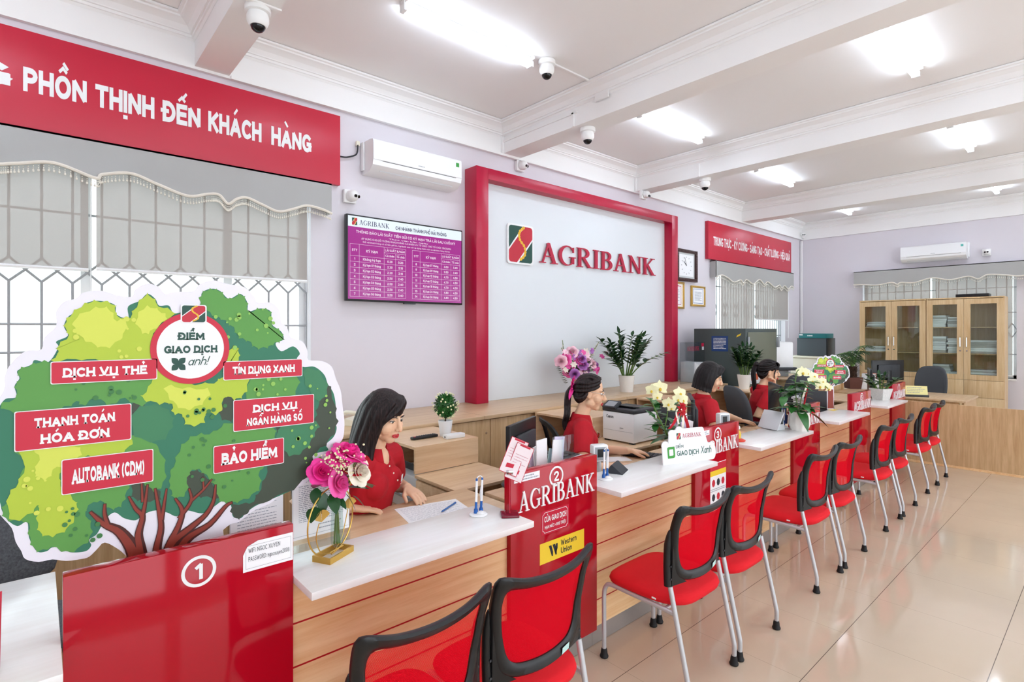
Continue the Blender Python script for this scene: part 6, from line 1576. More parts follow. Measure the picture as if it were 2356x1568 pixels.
t = thing('tablet_stand', 'grey slanted customer tablet seen from its side near panel 4', 'tablet', (at(1775, 987, z=ZL).x, 1.965, ZL), R(-108))
mb = MB(); mb.T = Matrix.Translation((0, -.03, .003)) @ Matrix.Rotation(R(-28), 4, 'X'); mb.box(-.10, .10, -.012, 0, 0, .165, .004); mb.build('tablet_body', M['lgrey'], t)
mb = MB(); mb.prism([(-.02, .001), (.085, .001), (.055, .125), (.03, .12)], -.07, .07, lambda a, x, z: (x, a, z)); mb.build('stand', M['lgrey'], t); MB().box(.0705, .072, .02, .06, .05, .10).build('card_slot', M['dgrey'], t)
t = thing('pen_cup', 'cup of coloured pens between the grey tablet and the orchid pot', 'pen holder', (at(1806, 962, y=2.0).x, 2.01, ZL))
mb = MB(); mb.lathe([(.001, .0005), (.03, .0005), (.034, .08), (.03, .08), (.028, .01), (.001, .01)], n=18); mb.build('cup', mat('blue cup', '#2d5f9f', .4), t)
for i in range(6): a = i * 1.05; mb = MB(); mb.cyl((cos(a) * .015, sin(a) * .015, .012), (cos(a) * .026, sin(a) * .026, .15 + .01 * (i % 3)), .0045, n=8); mb.build('pen', [M['blue'], M['ygold'], M['leaf'], M['whitep'], M['blue'], M['oakz']][i], t)

# ------------------------------------------------------------------ printer, remote, telephone and others
t = thing('laser_printer', 'large white and black laser printer on the return desk by the logo board', 'printer', (3.865, 2.835, .7505), 0)
MB().box(-.17, .17, -.165, .165, .012, .255, .012).build('printer_body', M['whitep'], t); MB().box(-.172, .172, -.167, .167, .255, .285, .006).build('dark_top', M['dgrey'], t)
mb = MB(); mb.T = Matrix.Translation((.01, 0, .285)) @ Matrix.Rotation(R(6), 4, 'Y'); mb.box(-.1, .13, -.1, .12, 0, .008, .003); mb.build('output_tray', M['black'], t)
mb = MB(); mb.T = Matrix.Translation((-.135, .09, .305)) @ Matrix.Rotation(R(-28), 4, 'Y'); mb.box(-.05, .05, -.07, .07, -.012, .014, .004); sc_ = mb.build('control_panel', M['dgrey'], t); mb = MB(); mb.T = Matrix.Translation((-.135, .09, .305)) @ Matrix.Rotation(R(-28), 4, 'Y'); mb.box(-.035, .035, -.05, .05, .0142, .0148); mb.build('lcd', M['grey'], sc_)
mb = MB(); mb.box(-.1712, -.1702, -.15, .15, .098, .1); mb.build('tray_gap', M['grey'], t); mb = MB(); PX_ = lambda x, y, z: (-.1706 + y, -x, z); write(mb, 'Canon', -.12, .20, .026, PX_, -.0006, t=.16, width=.075); write(mb, '226dw', .02, .12, .011, PX_, -.0006, t=.12); mb.build('printer_lettering', M['inkd'], t, smooth=False, fix=False)
mb = MB()
for x in (-.14, .14):
    for y in (-.13, .13): mb.box(x - .02, x + .02, y - .02, y + .02, .0005, .0125)
mb.build('feet', M['black'], t)
t = thing('remote_control', 'black remote control on the shelf box near the long-haired woman', 'remote', (2.075, 3.30, .9305), R(1)); MB().box(-.105, .105, -.022, .022, .0005, .02, .006).build('remote_case', M['black'], t)
mb = MB()
for i in range(8):
    for j in range(3): mb.box(-.06 + i * .019, -.05 + i * .019, -.015 + j * .011, -.008 + j * .011, .02, .0225)
mb.build('buttons', M['dgrey'], t, smooth=False); bx('red_button', M['sign'], -.09, -.078, -.012, .0, .02, .0225, t)
t = thing('white_box', 'small white device box beside the ball topiary', 'box', (2.245, 3.175, .9305), R(-4)); MB().box(-.075, .075, -.03, .03, .0005, .03, .003).build('case', M['whitep'], t); bx('port', M['black'], -.0756, -.0750, -.008, .008, .008, .018, t)
t = thing('telephone', 'cream desk telephone on the worktop behind the long-haired woman', 'telephone', (1.92, 3.98, .957), R(35))
mb = MB(); mb.prism([(-.1, .001), (.1, .001), (.1, .055), (-.1, .025)], -.085, .085, lambda a, x, z: (x, a, z)); mb.build('phone_base', M['cream'], t)
mb = MB(); mb.tube(spline([(-.055, -.11, .055), (-.055, -.1, .075), (-.055, 0, .095), (-.055, .1, .1), (-.055, .11, .08)], 5), [.02] * 4 + [.016] * 13 + [.02] * 4, 10); mb.build('handset', M['cream'], t)
mb = MB()
for i in range(4):
    for j in range(3): mb.box(.0 + j * .025, .018 + j * .025, -.07 + i * .03, -.05 + i * .03, .033 + i * .0045, .041 + i * .0045)
mb.build('dial_keys', M['lgrey'], t); mb = MB(); mb.tube(spline([(-.055, -.1, .04), (-.09, -.14, .01), (-.02, -.16, .006), (.05, -.12, .006)], 6), .006, 6); mb.build('handset_cord', M['lgrey'], t)
t = thing('desk_printer', 'grey printer inside the shelf box beside the long-haired woman', 'printer', (2.12, 3.35, .457), 0); MB().box(-.2, .2, -.2, .2, .001, .25, .015).build('printer_body', M['lgrey'], t); MB().box(-.21, -.14, -.16, .16, .08, .10, .004).build('paper_tray', M['grey'], t); mb = MB(); mb.T = Matrix.Translation((-.12, 0, .25)) @ Matrix.Rotation(R(50), 4, 'Y'); mb.box(-.1, .1, -.12, .12, 0, .004); mb.build('lid', M['dgrey'], t)
def paper_stack(label, p, rz, dims, seed, n=5, name='paper_stack'):
    rnd = random.Random(seed); t = thing(name, label, 'papers', p, rz); z = .0005
    for i in range(n):
        h = dims[2] / n; mb = MB(); mb.T = Matrix.Translation((rnd.uniform(-.012, .012), rnd.uniform(-.012, .012), 0)) @ Matrix.Rotation(rnd.uniform(-.07, .07), 4, 'Z'); mb.box(-dims[0] / 2, dims[0] / 2, -dims[1] / 2, dims[1] / 2, z, z + h * .93, .001)
        mb.build('bundle', [M['paper'], mat('bluish paper', '#dcdde0', .8), mat('grey paper', '#bbb8b5', .8), M['paper']][rnd.randint(0, 3)], t, smooth=False); z += h
    return t
paper_stack('papers and a grey device in the shelf box behind the woman in glasses', (3.75, 3.35, .457), 0, (.34, .3, .26), 3)
paper_stack('papers in the shelf box with the jar', (6.93, 3.22, .457), .1, (.34, .26, .10), 6)
paper_stack('papers lying on the drawer desk by the shelf box with the jar', (6.95, 2.90, .7505), .2, (.3, .22, .05), 8)
t = thing('glass_jar', 'dark jar with white lid on papers in the shelf box', 'jar', (6.93, 3.2, .558)); mb = MB(); mb.lathe([(.001, .0005), (.045, .0005), (.05, .02), (.05, .09), (.04, .11), (.001, .11)], n=22); mb.build('jar_body', mat('brown jar', '#4a2c22', .2), t); mb = MB(); mb.lathe([(.001, .11), (.042, .11), (.042, .135), (.001, .136)], n=22); mb.build('jar_lid', M['whitep'], t)

# ------------------------------------------------------------------ safe and things on the worktop's end
t = thing('safe', 'tall dark green steel safe with blue sticker beside the window', 'safe', (7.34, 3.45, 0))
w, d, h = 1.02, .78, 1.725
MB().box(0, w, 0, d, .03, h, .008).build('safe_body', M['green1'], t)
bx('plinth', M['black'], .03, w - .03, .03, d - .03, .002, .03, t)
MB().box(.06, w - .05, -.012, -.0005, .09, h - .05, .004).build('safe_door', M['green2'], t)
mb = MB()
for z in (1.55, 1.0, .35): mb.cyl((.055, -.018, z - .06), (.055, -.018, z + .06), .016, n=12)
mb.build('hinges', M['grey'], t); MB().box(w - .055, w - .015, -.05, -.0005, 1.45, 1.6, .006).build('door_bolt', M['grey'], t); mb = MB(); mb.cyl((w * .45, -.012, 1.0), (w * .45, -.05, 1.0), .045, .04, 20); mb.build('dial', M['chrome'], t)
PS = lambda x, y, z: (y, -x, z)     # on the left side (x = 0), seen from -x
mb = MB(); a = -.50; mb.flat([(a, 1.40), (a + .25, 1.40), (a + .25, 1.62), (a, 1.62)], -.001, PS); s_ = mb.build('blue_sticker', M['navy'], t, smooth=False, fix=False)
mb = MB(); text_lines(mb, a + .03, a + .22, 1.595, 1.43, 8, -.0018, PS, 2, .010); mb.build('sticker_print', M['letter'], s_, smooth=False, fix=False)
mb = MB(); mb.flat([(-.13, 1.60), (-.07, 1.63), (-.06, 1.66), (-.12, 1.63)], -.001, PS); mb.build('yellow_tape', M['yellow'], t, smooth=False, fix=False)
bx('notice_paper', M['paper'], .12, .42, -.0135, -.0122, .95, 1.12, t); bx('orange_strip', mat('orange print', '#d9653f', .6), .14, .36, -.0145, -.0136, 1.0, 1.09, t)
t = thing('acrylic_screen', 'clear acrylic screen with red bank name on the worktop', 'screen', (6.62, 4.02, .957))
MB().box(0, .66, 0, .006, .0005, .575, .002).build('acrylic_sheet', M['acry'], t); mb = MB(); serif(mb, 'AGRIBANK', .17, .455, .06, P, -.001, width=.33); mb.build('bank_lettering', M['frame'], t, smooth=False, fix=False); bx('red_corner_label', M['frame'], .56, .63, -.0012, -.0004, .51, .56, t); bx('white_corner_label', M['lgrey'], .575, .63, -.0012, -.0004, .46, .508, t)
t = thing('file_box', 'white file box on the worktop beside the safe', 'box', (7.10, 4.12, .957)); MB().box(-.11, .11, -.12, .12, .0005, .29, .004).build('box_shell', M['lgrey'], t); mb = MB()
for i in range(6): mb.box(-.09 + i * .03, -.07 + i * .03, -.122, -.1205, .02, .27)
mb.build('file_spines', M['whitep'], t)
t = thing('note_counter', 'grey boxy device on the worktop end by the safe', 'device', (7.13, 3.83, .957)); MB().box(-.1, .1, -.1, .1, .006, .16, .01).build('device_body', M['grey'], t); MB().box(-.09, .09, -.09, .09, .0005, .006).build('device_foot', M['black'], t)

# ------------------------------------------------------------------ clock and certificates
t = thing('wall_clock', 'carved dark wood wall clock with square white dial', 'clock', (7.535, YW, 2.70))
hw, hh = .30, .245
mb = MB()
for a, b_, c, d in ((-hw, hw, hh - .05, hh), (-hw, hw, -hh, -hh + .05), (-hw, -hw + .06, -hh + .05, hh - .05), (hw - .06, hw, -hh + .05, hh - .05)): mb.box(a, b_, -.055, -.004, c, d, .004)
mb.build('carved_frame', M['walnut'], t)
mb = MB()
for i in range(14):
    for s in (-1, 1): mb.ball((-.26 + i * .04, -.055, s * (hh - .025)), .014, (1, .5, 1), 8)
for i in range(9):
    for s in (-1, 1): mb.ball((s * (hw - .03), -.055, -.16 + i * .04), .015, (1, .5, 1), 8)
mb.build('carving', M['walnut'], t)
bx('inner_frame', mat('clock silver mat', '#cfd3d3', .5), -hw + .06, hw - .06, -.03, -.004, -hh + .05, hh - .05, t); bx('dial', M['paper'], -.2, .2, -.033, -.0302, -.165, .165, t)
mb = MB(); ribbon(mb, [(0, 0), (-.075, .06)], .012, P, -.0345); ribbon(mb, [(0, 0), (-.05, .12)], .009, P, -.035)
for i in range(12): a = i * pi / 6; ribbon(mb, [(.13 * cos(a), .12 * sin(a)), (.15 * cos(a), .14 * sin(a))], .008, P, -.034, cap=False)
mb.build('hands', M['inkd'], t, smooth=False, fix=False)
def certificate(label, x0, x1, z0, z1, fm, mi, red):
    t = thing('framed_certificate', label, 'picture', ((x0 + x1) / 2, YW, (z0 + z1) / 2), 0, 'framed certificates'); w, h = (x1 - x0) / 2, (z1 - z0) / 2
    mb = MB(); f = .03
    for a, b_, c, d in ((-w, w, h - f, h), (-w, w, -h, -h + f), (-w, -w + f, -h + f, h - f), (w - f, w, -h + f, h - f)): mb.box(a, b_, -.03, -.003, c, d, .004)
    mb.build('frame', fm, t); bx('mat_board', mi, -w + f, w - f, -.015, -.003, -h + f, h - f, t); bx('diploma', M['paper'], -w * .72, w * .72, -.0175, -.0151, -h * .78, h * .78, t)
    mb = MB(); m = M['inkr'] if red else M['blue']
    for a, b_, c, d in ((-w * .68, w * .68, h * .66, h * .7), (-w * .68, w * .68, -h * .7, -h * .66), (-w * .68, -w * .65, -h * .7, h * .7), (w * .65, w * .68, -h * .7, h * .7)): mb.flat([(a, c), (b_, c), (b_, d), (a, d)], -.0178, P)
    if red: mb.flat([(-.07 + .0, h * .6), (.07, h * .6), (.1, h * .72), (.0, h * .85), (-.1, h * .72)], -.0182, P)
    mb.mi = 1; text_lines(mb, -w * .5, w * .5, h * .45, -h * .45, 8, -.0178, P, 4, .01); mb.build('certificate_print', [m, M['ink']], t, smooth=False, fix=False)
    return t
certificate('framed certificate with red border partly behind the crimson board frame', 6.98, 7.49, 2.03, 2.44, M['gold'], M['ivory'], True)
certificate('small gold-framed certificate with blue border under the clock', 7.70, 8.12, 2.08, 2.405, M['gold'], M['paper'], False)

# ------------------------------------------------------------------ far furniture
def glass_cabinet(label, y1):
    t = thing('glass_cabinet', label, 'cabinet', (XE - .535, y1, 0), 0, 'glass door cabinets'); w, d, h = 1.005, .40, 2.25
    # local: -y along the wall, x depth; front at x = 0
    mb = MB(); mb.box(.02, d, -w, 0, .002, .06)
    for a, b_ in ((0, -.018), (-w + .018, -w)): mb.box(.02, d, b_, a, .0605, h - .02)
    mb.box(d - .012, d, -w + .0185, -.0185, .0605, h - .02); mb.box(0, d, -w, 0, h - .02, h); mb.box(.02, d - .0125, -w + .0185, -.0185, .86, .88)
    mb.build('carcass', M['beech'], t, smooth=False)
    for z in (1.30, 1.74): bx('shelf', M['deal'], .03, d - .0125, -w + .0185, -.0185, z, z + .018, t)
    for i in range(2):
        y0 = -.003 - i * .5; y_ = y0 - .496
        mb = MB(); st = .085
        for a, b_, c, e in ((y0 - st, y0, .885, h - .03), (y_, y_ + st, .885, h - .03), (y_ + st, y0 - st, .885, .97), (y_ + st, y0 - st, h - .115, h - .03)): mb.box(0, .0195, a, b_, c, e)
        dr = mb.build('door', M['beech'], t, smooth=False); bx('door_glass', M['glass'], .008, .011, y_ + st, y0 - st, .97, h - .115, dr)
        hy = y0 - .455 if i == 0 else y0 - .04
        mb = MB(); mb.tube([(0, hy, 1.42), (-.025, hy, 1.43), (-.025, hy, 1.58), (0, hy, 1.59)], .008, 8); mb.build('handle', M['chrome'], dr); mb = MB(); mb.cyl((0, hy, 1.36), (-.008, hy, 1.36), .012, n=12); mb.build('lock', M['chrome'], dr)
        MB().box(0, .0195, y_, y0, .60, .88, .001).build('drawer', M['beech'], t); MB().box(0, .0195, y_, y0, .065, .596, .001).build('lower_door', M['beech'], t)
    return t
glass_cabinet('glass door cabinet on the left, half hidden by plants and monitor', 3.265)
glass_cabinet('glass door cabinet on the right carrying the black device', 2.255)
rnd = random.Random(12)
for i, (yy, z, hh_, ww, lb) in enumerate(((3.02, 1.758, .10, .3, 'books on the upper shelf of the left cabinet, left door'), (3.02, 1.318, .09, .34, 'papers on the middle shelf of the left cabinet, left door'), (2.52, .881, .08, .36, 'papers at the bottom of the left cabinet, right door'),
    (2.10, 1.758, .20, .2, 'document piles on the upper shelf of the right cabinet, left door'), (1.88, 1.758, .17, .2, 'document piles on the upper shelf of the right cabinet, by the centre stile'), (2.10, 1.318, .28, .2, 'tall document piles on the middle shelf of the right cabinet, left door'), (1.88, 1.318, .25, .2, 'tall document piles on the middle shelf of the right cabinet, centre'),
    (1.50, 1.318, .22, .4, 'tied document bundles on the middle shelf of the right cabinet, right door'), (2.08, .881, .24, .26, 'document piles at the bottom of the right cabinet, left door'), (1.86, .881, .12, .2, 'red folder pile at the bottom of the right cabinet'), (1.50, .881, .17, .4, 'dark bundles at the bottom of the right cabinet, right door'))):
    s = paper_stack(lb, (XE - .33, yy, z), 0, (.24, ww, hh_), 40 + i, 7, 'document_pile'); s['group'] = 'document piles in the glass cabinets'
t = thing('network_recorder', 'flat black device on top of the right glass cabinet', 'device', (XE - .33, 1.66, 2.2505)); MB().box(-.14, .14, -.21, .21, .006, .055, .004).build('device_case', M['black'], t); MB().box(-.1, .1, -.18, .18, .0003, .006).build('device_feet', M['black'], t)
t = thing('office_desk', 'wooden desk beyond the low partition with a nameplate on it', 'desk', (0, 0, 0))
MB().box(9.22, 10.18, 1.38, 2.95, .735, .76, .002).build('desk_top', M['oakt'], t)
mb = MB(); mb.box(9.25, 9.27, 1.45, 2.9, .35, .734); mb.box(9.24, 10.16, 1.40, 1.42, .002, .734); mb.box(9.24, 10.16, 2.9, 2.92, .002, .734); mb.build('desk_frame', M['oakz'], t, smooth=False)
t = thing('nameplate', 'pale yellow nameplate in dark holder on the far desk', 'sign', (9.33, 1.93, .7605), R(-62)); mb = MB(); mb.T = Matrix.Rotation(R(-12), 4, 'X'); mb.box(-.13, .13, -.004, .004, .03, .155); mb.build('plate', mat('pale yellow card', '#f2e9a0', .4), t, smooth=False); MB().box(-.14, .14, -.02, .03, .0003, .03, .003).build('plate_holder', M['dgrey'], t)
mb = MB(); mb.T = Matrix.Rotation(R(-12), 4, 'X'); text_lines(mb, -.11, .1, .14, .05, 4, -.0046, P, 3, .008); mb.build('plate_print', M['grey'], t, smooth=False, fix=False)
# work table, copier and others near the corner
t = thing('side_table', 'long wooden table under the far window carrying scanner and books', 'table', (0, 0, 0))
MB().box(8.6, 9.75, 2.95, 4.30, .93, .955, .002).build('table_top', M['oakt'], t); mb = MB()
for a, b_ in ((8.62, 2.97), (9.69, 2.97), (8.62, 4.24), (9.69, 4.24)): mb.box(a, a + .04, b_, b_ + .04, .002, .93)
mb.box(8.64, 9.72, 3.0, 3.02, .35, .93); mb.box(8.64, 9.72, 4.21, 4.23, .35, .93); mb.box(8.63, 8.65, 3.0, 4.25, .5, .93); mb.box(9.70, 9.72, 3.0, 4.25, .5, .93); mb.build('table_frame', M['oakz'], t, smooth=False)
t = thing('drawer_desk', 'pale wooden desk with drawers behind the flower spray', 'desk', (0, 0, 0))
MB().box(8.06, 9.0, 2.42, 2.92, .735, .76, .002).build('desk_top', M['desk'], t); mb = MB(); mb.box(8.2, 8.95, 2.46, 2.9, .002, .734); mb.build('drawer_box', M['oakz'], t)
for z in (.5, .25, .03): 
    d = MB().box(8.22, 8.93, 2.44, 2.4595, z, z + .22, .002).build('drawer', M['desk'], t); mb = MB(); mb.ball((8.58, 2.432, z + .12), .014, n=10); mb.build('knob', M['chrome'], d)
p = at(1800, 830, y=3.9)
t = thing('document_scanner', 'big white scanner printer on the far table by the window', 'printer', (9.1, 3.86, .9555), R(-40))
MB().box(-.26, .26, -.24, .24, .12, .56, .03).build('scanner_body', M['whitep'], t); MB().box(-.2, .2, -.2, .2, .001, .12, .01).build('scanner_base', M['grey'], t); MB().box(.2605, .266, -.1, -.06, .25, .48, .002).build('side_slot', M['black'], t); MB().box(-.16, .3, -.27, -.2, .1, .15, .01).build('output_tray', M['dgrey'], t)
s = paper_stack('stack of blue and white ledgers on the far table', (9.25, 3.25, .9555), .3, (.5, .36, .13), 60, 5)
t = thing('copier', 'cream boxy copier in the far corner under the dark computer tower', 'copier', (10.95, 3.72, 0), 0)
MB().box(-.33, .33, -.36, .42, .05, 1.19, .02).build('copier_body', M['cream'], t); MB().box(-.35, .35, -.38, .46, 1.19, 1.225, .008).build('copier_lid', M['cream'], t); MB().box(-.3, .3, -.33, .4, .002, .05).build('castor_base', M['dgrey'], t)
t = thing('computer_tower', 'dark grey computer tower on top of the cream copier', 'computer', (10.95, 3.82, 1.2255)); MB().box(-.2, .24, -.25, .25, .004, .33, .006).build('tower_case', mat('tower grey', '#4b5359', .5), t); MB().box(-.19, .2, -.275, -.2505, .004, .33, .006).build('tower_front', M['black'], t); bx('tower_feet', M['black'], -.18, .2, -.2, .2, .0003, .004, t)
t = thing('router_box', 'teal box lying on the dark computer tower', 'box', (10.93, 3.83, 1.556)); MB().box(-.2, .2, -.26, .2, .0005, .085, .004).build('box_body', M['teal'], t); PQ = lambda x, y, z: (-.2008 + y, -x, z); mb = MB(); text_lines(mb, -.05, .06, .06, .03, 1, -.0006, PQ, 3, .02); mb.flat([(-.19, .05), (-.13, .05), (-.13, .075), (-.19, .075)], -.0006, PQ); mb.build('box_print', M['letter'], t, smooth=False, fix=False)
t = thing('white_crate', 'white plastic crate with papers behind panel 5', 'crate', (at(1985, 890, y=2.75).x + .22, 2.72, .7605), R(10)); mb = MB()
for q in ((-.16, .16, -.12, -.115, .001, .17), (-.16, .16, .115, .12, .001, .17), (-.16, -.155, -.115, .115, .001, .17), (.155, .16, -.115, .115, .001, .17), (-.155, .155, -.115, .115, .001, .005)): mb.box(*q)
mb.build('crate_shell', M['whitep'], t, smooth=False)
for i in range(4): mb = MB(); mb.T = Matrix.Translation((-.08 + i * .05, 0, .006)) @ Matrix.Rotation(R(-10 + i * 6), 4, 'Y'); mb.box(-.004, .004, -.09, .09, 0, .24); mb.build('folder', [M['paper'], M['lgrey'], mat('salmon folder', '#e2a08c', .6), M['polo']][i], t, smooth=False)
t = thing('laptop', 'black open laptop on the desk behind the small tree sign', 'laptop', (at(1895, 935, y=2.3).x, 2.30, DZ), R(-50)); MB().box(-.16, .16, -.11, .11, .0005, .018, .004).build('laptop_base', M['black'], t); mb = MB(); mb.T = Matrix.Translation((0, .11, .018)) @ Matrix.Rotation(R(-18), 4, 'X'); mb.box(-.16, .16, -.006, .006, 0, .21, .003); mb.build('laptop_lid', M['dgrey'], t)
s = paper_stack('open white papers and wine folder behind the flower spray', (at(1862, 905, y=2.65).x, 2.66, .7605), .2, (.42, .28, .10), 77, 4)

# ------------------------------------------------------------------ office chairs
office_chair('black mesh office chair with a red tag behind the woman in glasses', (3.04, 2.62, 0), face(.85, -.53), 'mesh', .42, 1.06)
office_chair('grey office chair between the bob-haired woman and the woman with hand at her chin', (6.12, 2.74, 0), face(.85, -.53), 'grey', .42, 1.08)
office_chair('dark grey office chair behind the bob-haired woman, beside the bow orchid', (4.62, 2.62, 0), face(.85, -.53), 'grey', .42, 1.02)
office_chair('grey office chair behind the woman with hand at her chin, before the table', (7.68, 2.95, 0), face(.75, .66), 'grey', .47, 1.14)
office_chair('dark grey office chair at the far desk behind the nameplate', (10.62, 2.06, 0), face(-1, .0), 'grey', .47, 1.12)
office_chair('grey felt office chair cut by the left photo edge under the large tree', (-.05, 2.95, 0), face(.35, -.94), 'felt', .48, 1.10)
office_chair('grey office chair the long-haired woman sits on', (1.33, 2.86, 0), face(.3, -.95), 'grey', .42, .94)
# ================================================================== PEOPLE
def remeshed(mb, name, m, voxel, smooth_n, parent=None, fac=.5):
    """fuse the collected solids into one continuous skin"""
    tmp = mb.build('tmp', m, smooth=False)
    r = tmp.modifiers.new('r', 'REMESH'); r.mode = 'VOXEL'; r.voxel_size = voxel; r.use_smooth_shade = True
    s = tmp.modifiers.new('s', 'SMOOTH'); s.factor = fac; s.iterations = smooth_n
    dg = bpy.context.evaluated_depsgraph_get(); dg.update()
    me = bpy.data.meshes.new_from_object(tmp.evaluated_get(dg)); me.name = name
    old = tmp.data; bpy.data.objects.remove(tmp); bpy.data.meshes.remove(old)
    me.materials.clear(); me.materials.append(m); me.shade_smooth()
    o = bpy.data.objects.new(name, me); C.objects.link(o)
    if parent is not None: o.parent = parent
    return o
def ik(a, w, l1, l2, pole):
    d = w - a; L = min(d.length, (l1 + l2) * .995); u = d.normalized()
    k = (l1 * l1 - l2 * l2 + L * L) / (2 * L); h = sqrt(max(l1 * l1 - k * k, 0)); p = Vector(pole); p = (p - u * p.dot(u)).normalized()
    return a + u * k + p * h, a + u * L
def lathe_along(mb, pts, rad, side, n=20):
    """elliptical loft: pts centres, rad = (half width along side, half depth)"""
    pts = [Vector(p) for p in pts]; side = Vector(side); rings = []
    for i, p in enumerate(pts):
        t = (pts[min(i + 1, len(pts) - 1)] - pts[max(i - 1, 0)]).normalized(); s = (side - t * side.dot(t)).normalized(); f = t.cross(s)
        rings.append(mb.ring(p, s, f, n, rad[i][0], rad[i][1]))
    mb.skin(rings)
def hand(mb, w, d, nrm, k, side, curl=.35, spread=.1):
    """palm, four bent fingers and a thumb; w wrist, d pointing direction, nrm back of the hand, side = +1 thumb towards d x nrm"""
    d = Vector(d).normalized(); nrm = Vector(nrm); nrm = (nrm - d * nrm.dot(d)).normalized(); s = d.cross(nrm) * side
    lathe_along(mb, [w - d * .02 * k, w + d * .02 * k, w + d * .05 * k, w + d * .088 * k], [(.025 * k, .018 * k), (.031 * k, .017 * k), (.039 * k, .0155 * k), (.038 * k, .0125 * k)], s, 14)
    for i, (o, L) in enumerate(((.028, .070), (.0095, .078), (-.0095, .072), (-.027, .056))):
        b = w + d * .084 * k + s * o * k; a = o * spread * 22
        dd = (d + s * a * .12).normalized(); c1 = dd * cos(curl * .5) - nrm * sin(curl * .5); c2 = dd * cos(curl * 1.3) - nrm * sin(curl * 1.3); c3 = dd * cos(curl * 2) - nrm * sin(curl * 2)
        p1 = b + c1 * L * .45 * k; p2 = p1 + c2 * L * .32 * k; p3 = p2 + c3 * L * .25 * k
        mb.tube([b - d * .02 * k, b, p1, p2, p3], [.0088 * k, .0092 * k, .0086 * k, .0078 * k, .006 * k], 10)
    b = w + d * .022 * k + s * .024 * k; t1 = (d * .75 + s * .6 - nrm * .25).normalized(); t2 = (d * .95 + s * .2 - nrm * .25).normalized()
    p1 = b + t1 * .042 * k; p2 = p1 + t2 * .03 * k; p3 = p2 + t2 * .022 * k
    mb.tube([b - t1 * .01 * k, b, p1, p2, p3], [.013 * k, .0135 * k, .011 * k, .0098 * k, .007 * k], 10)

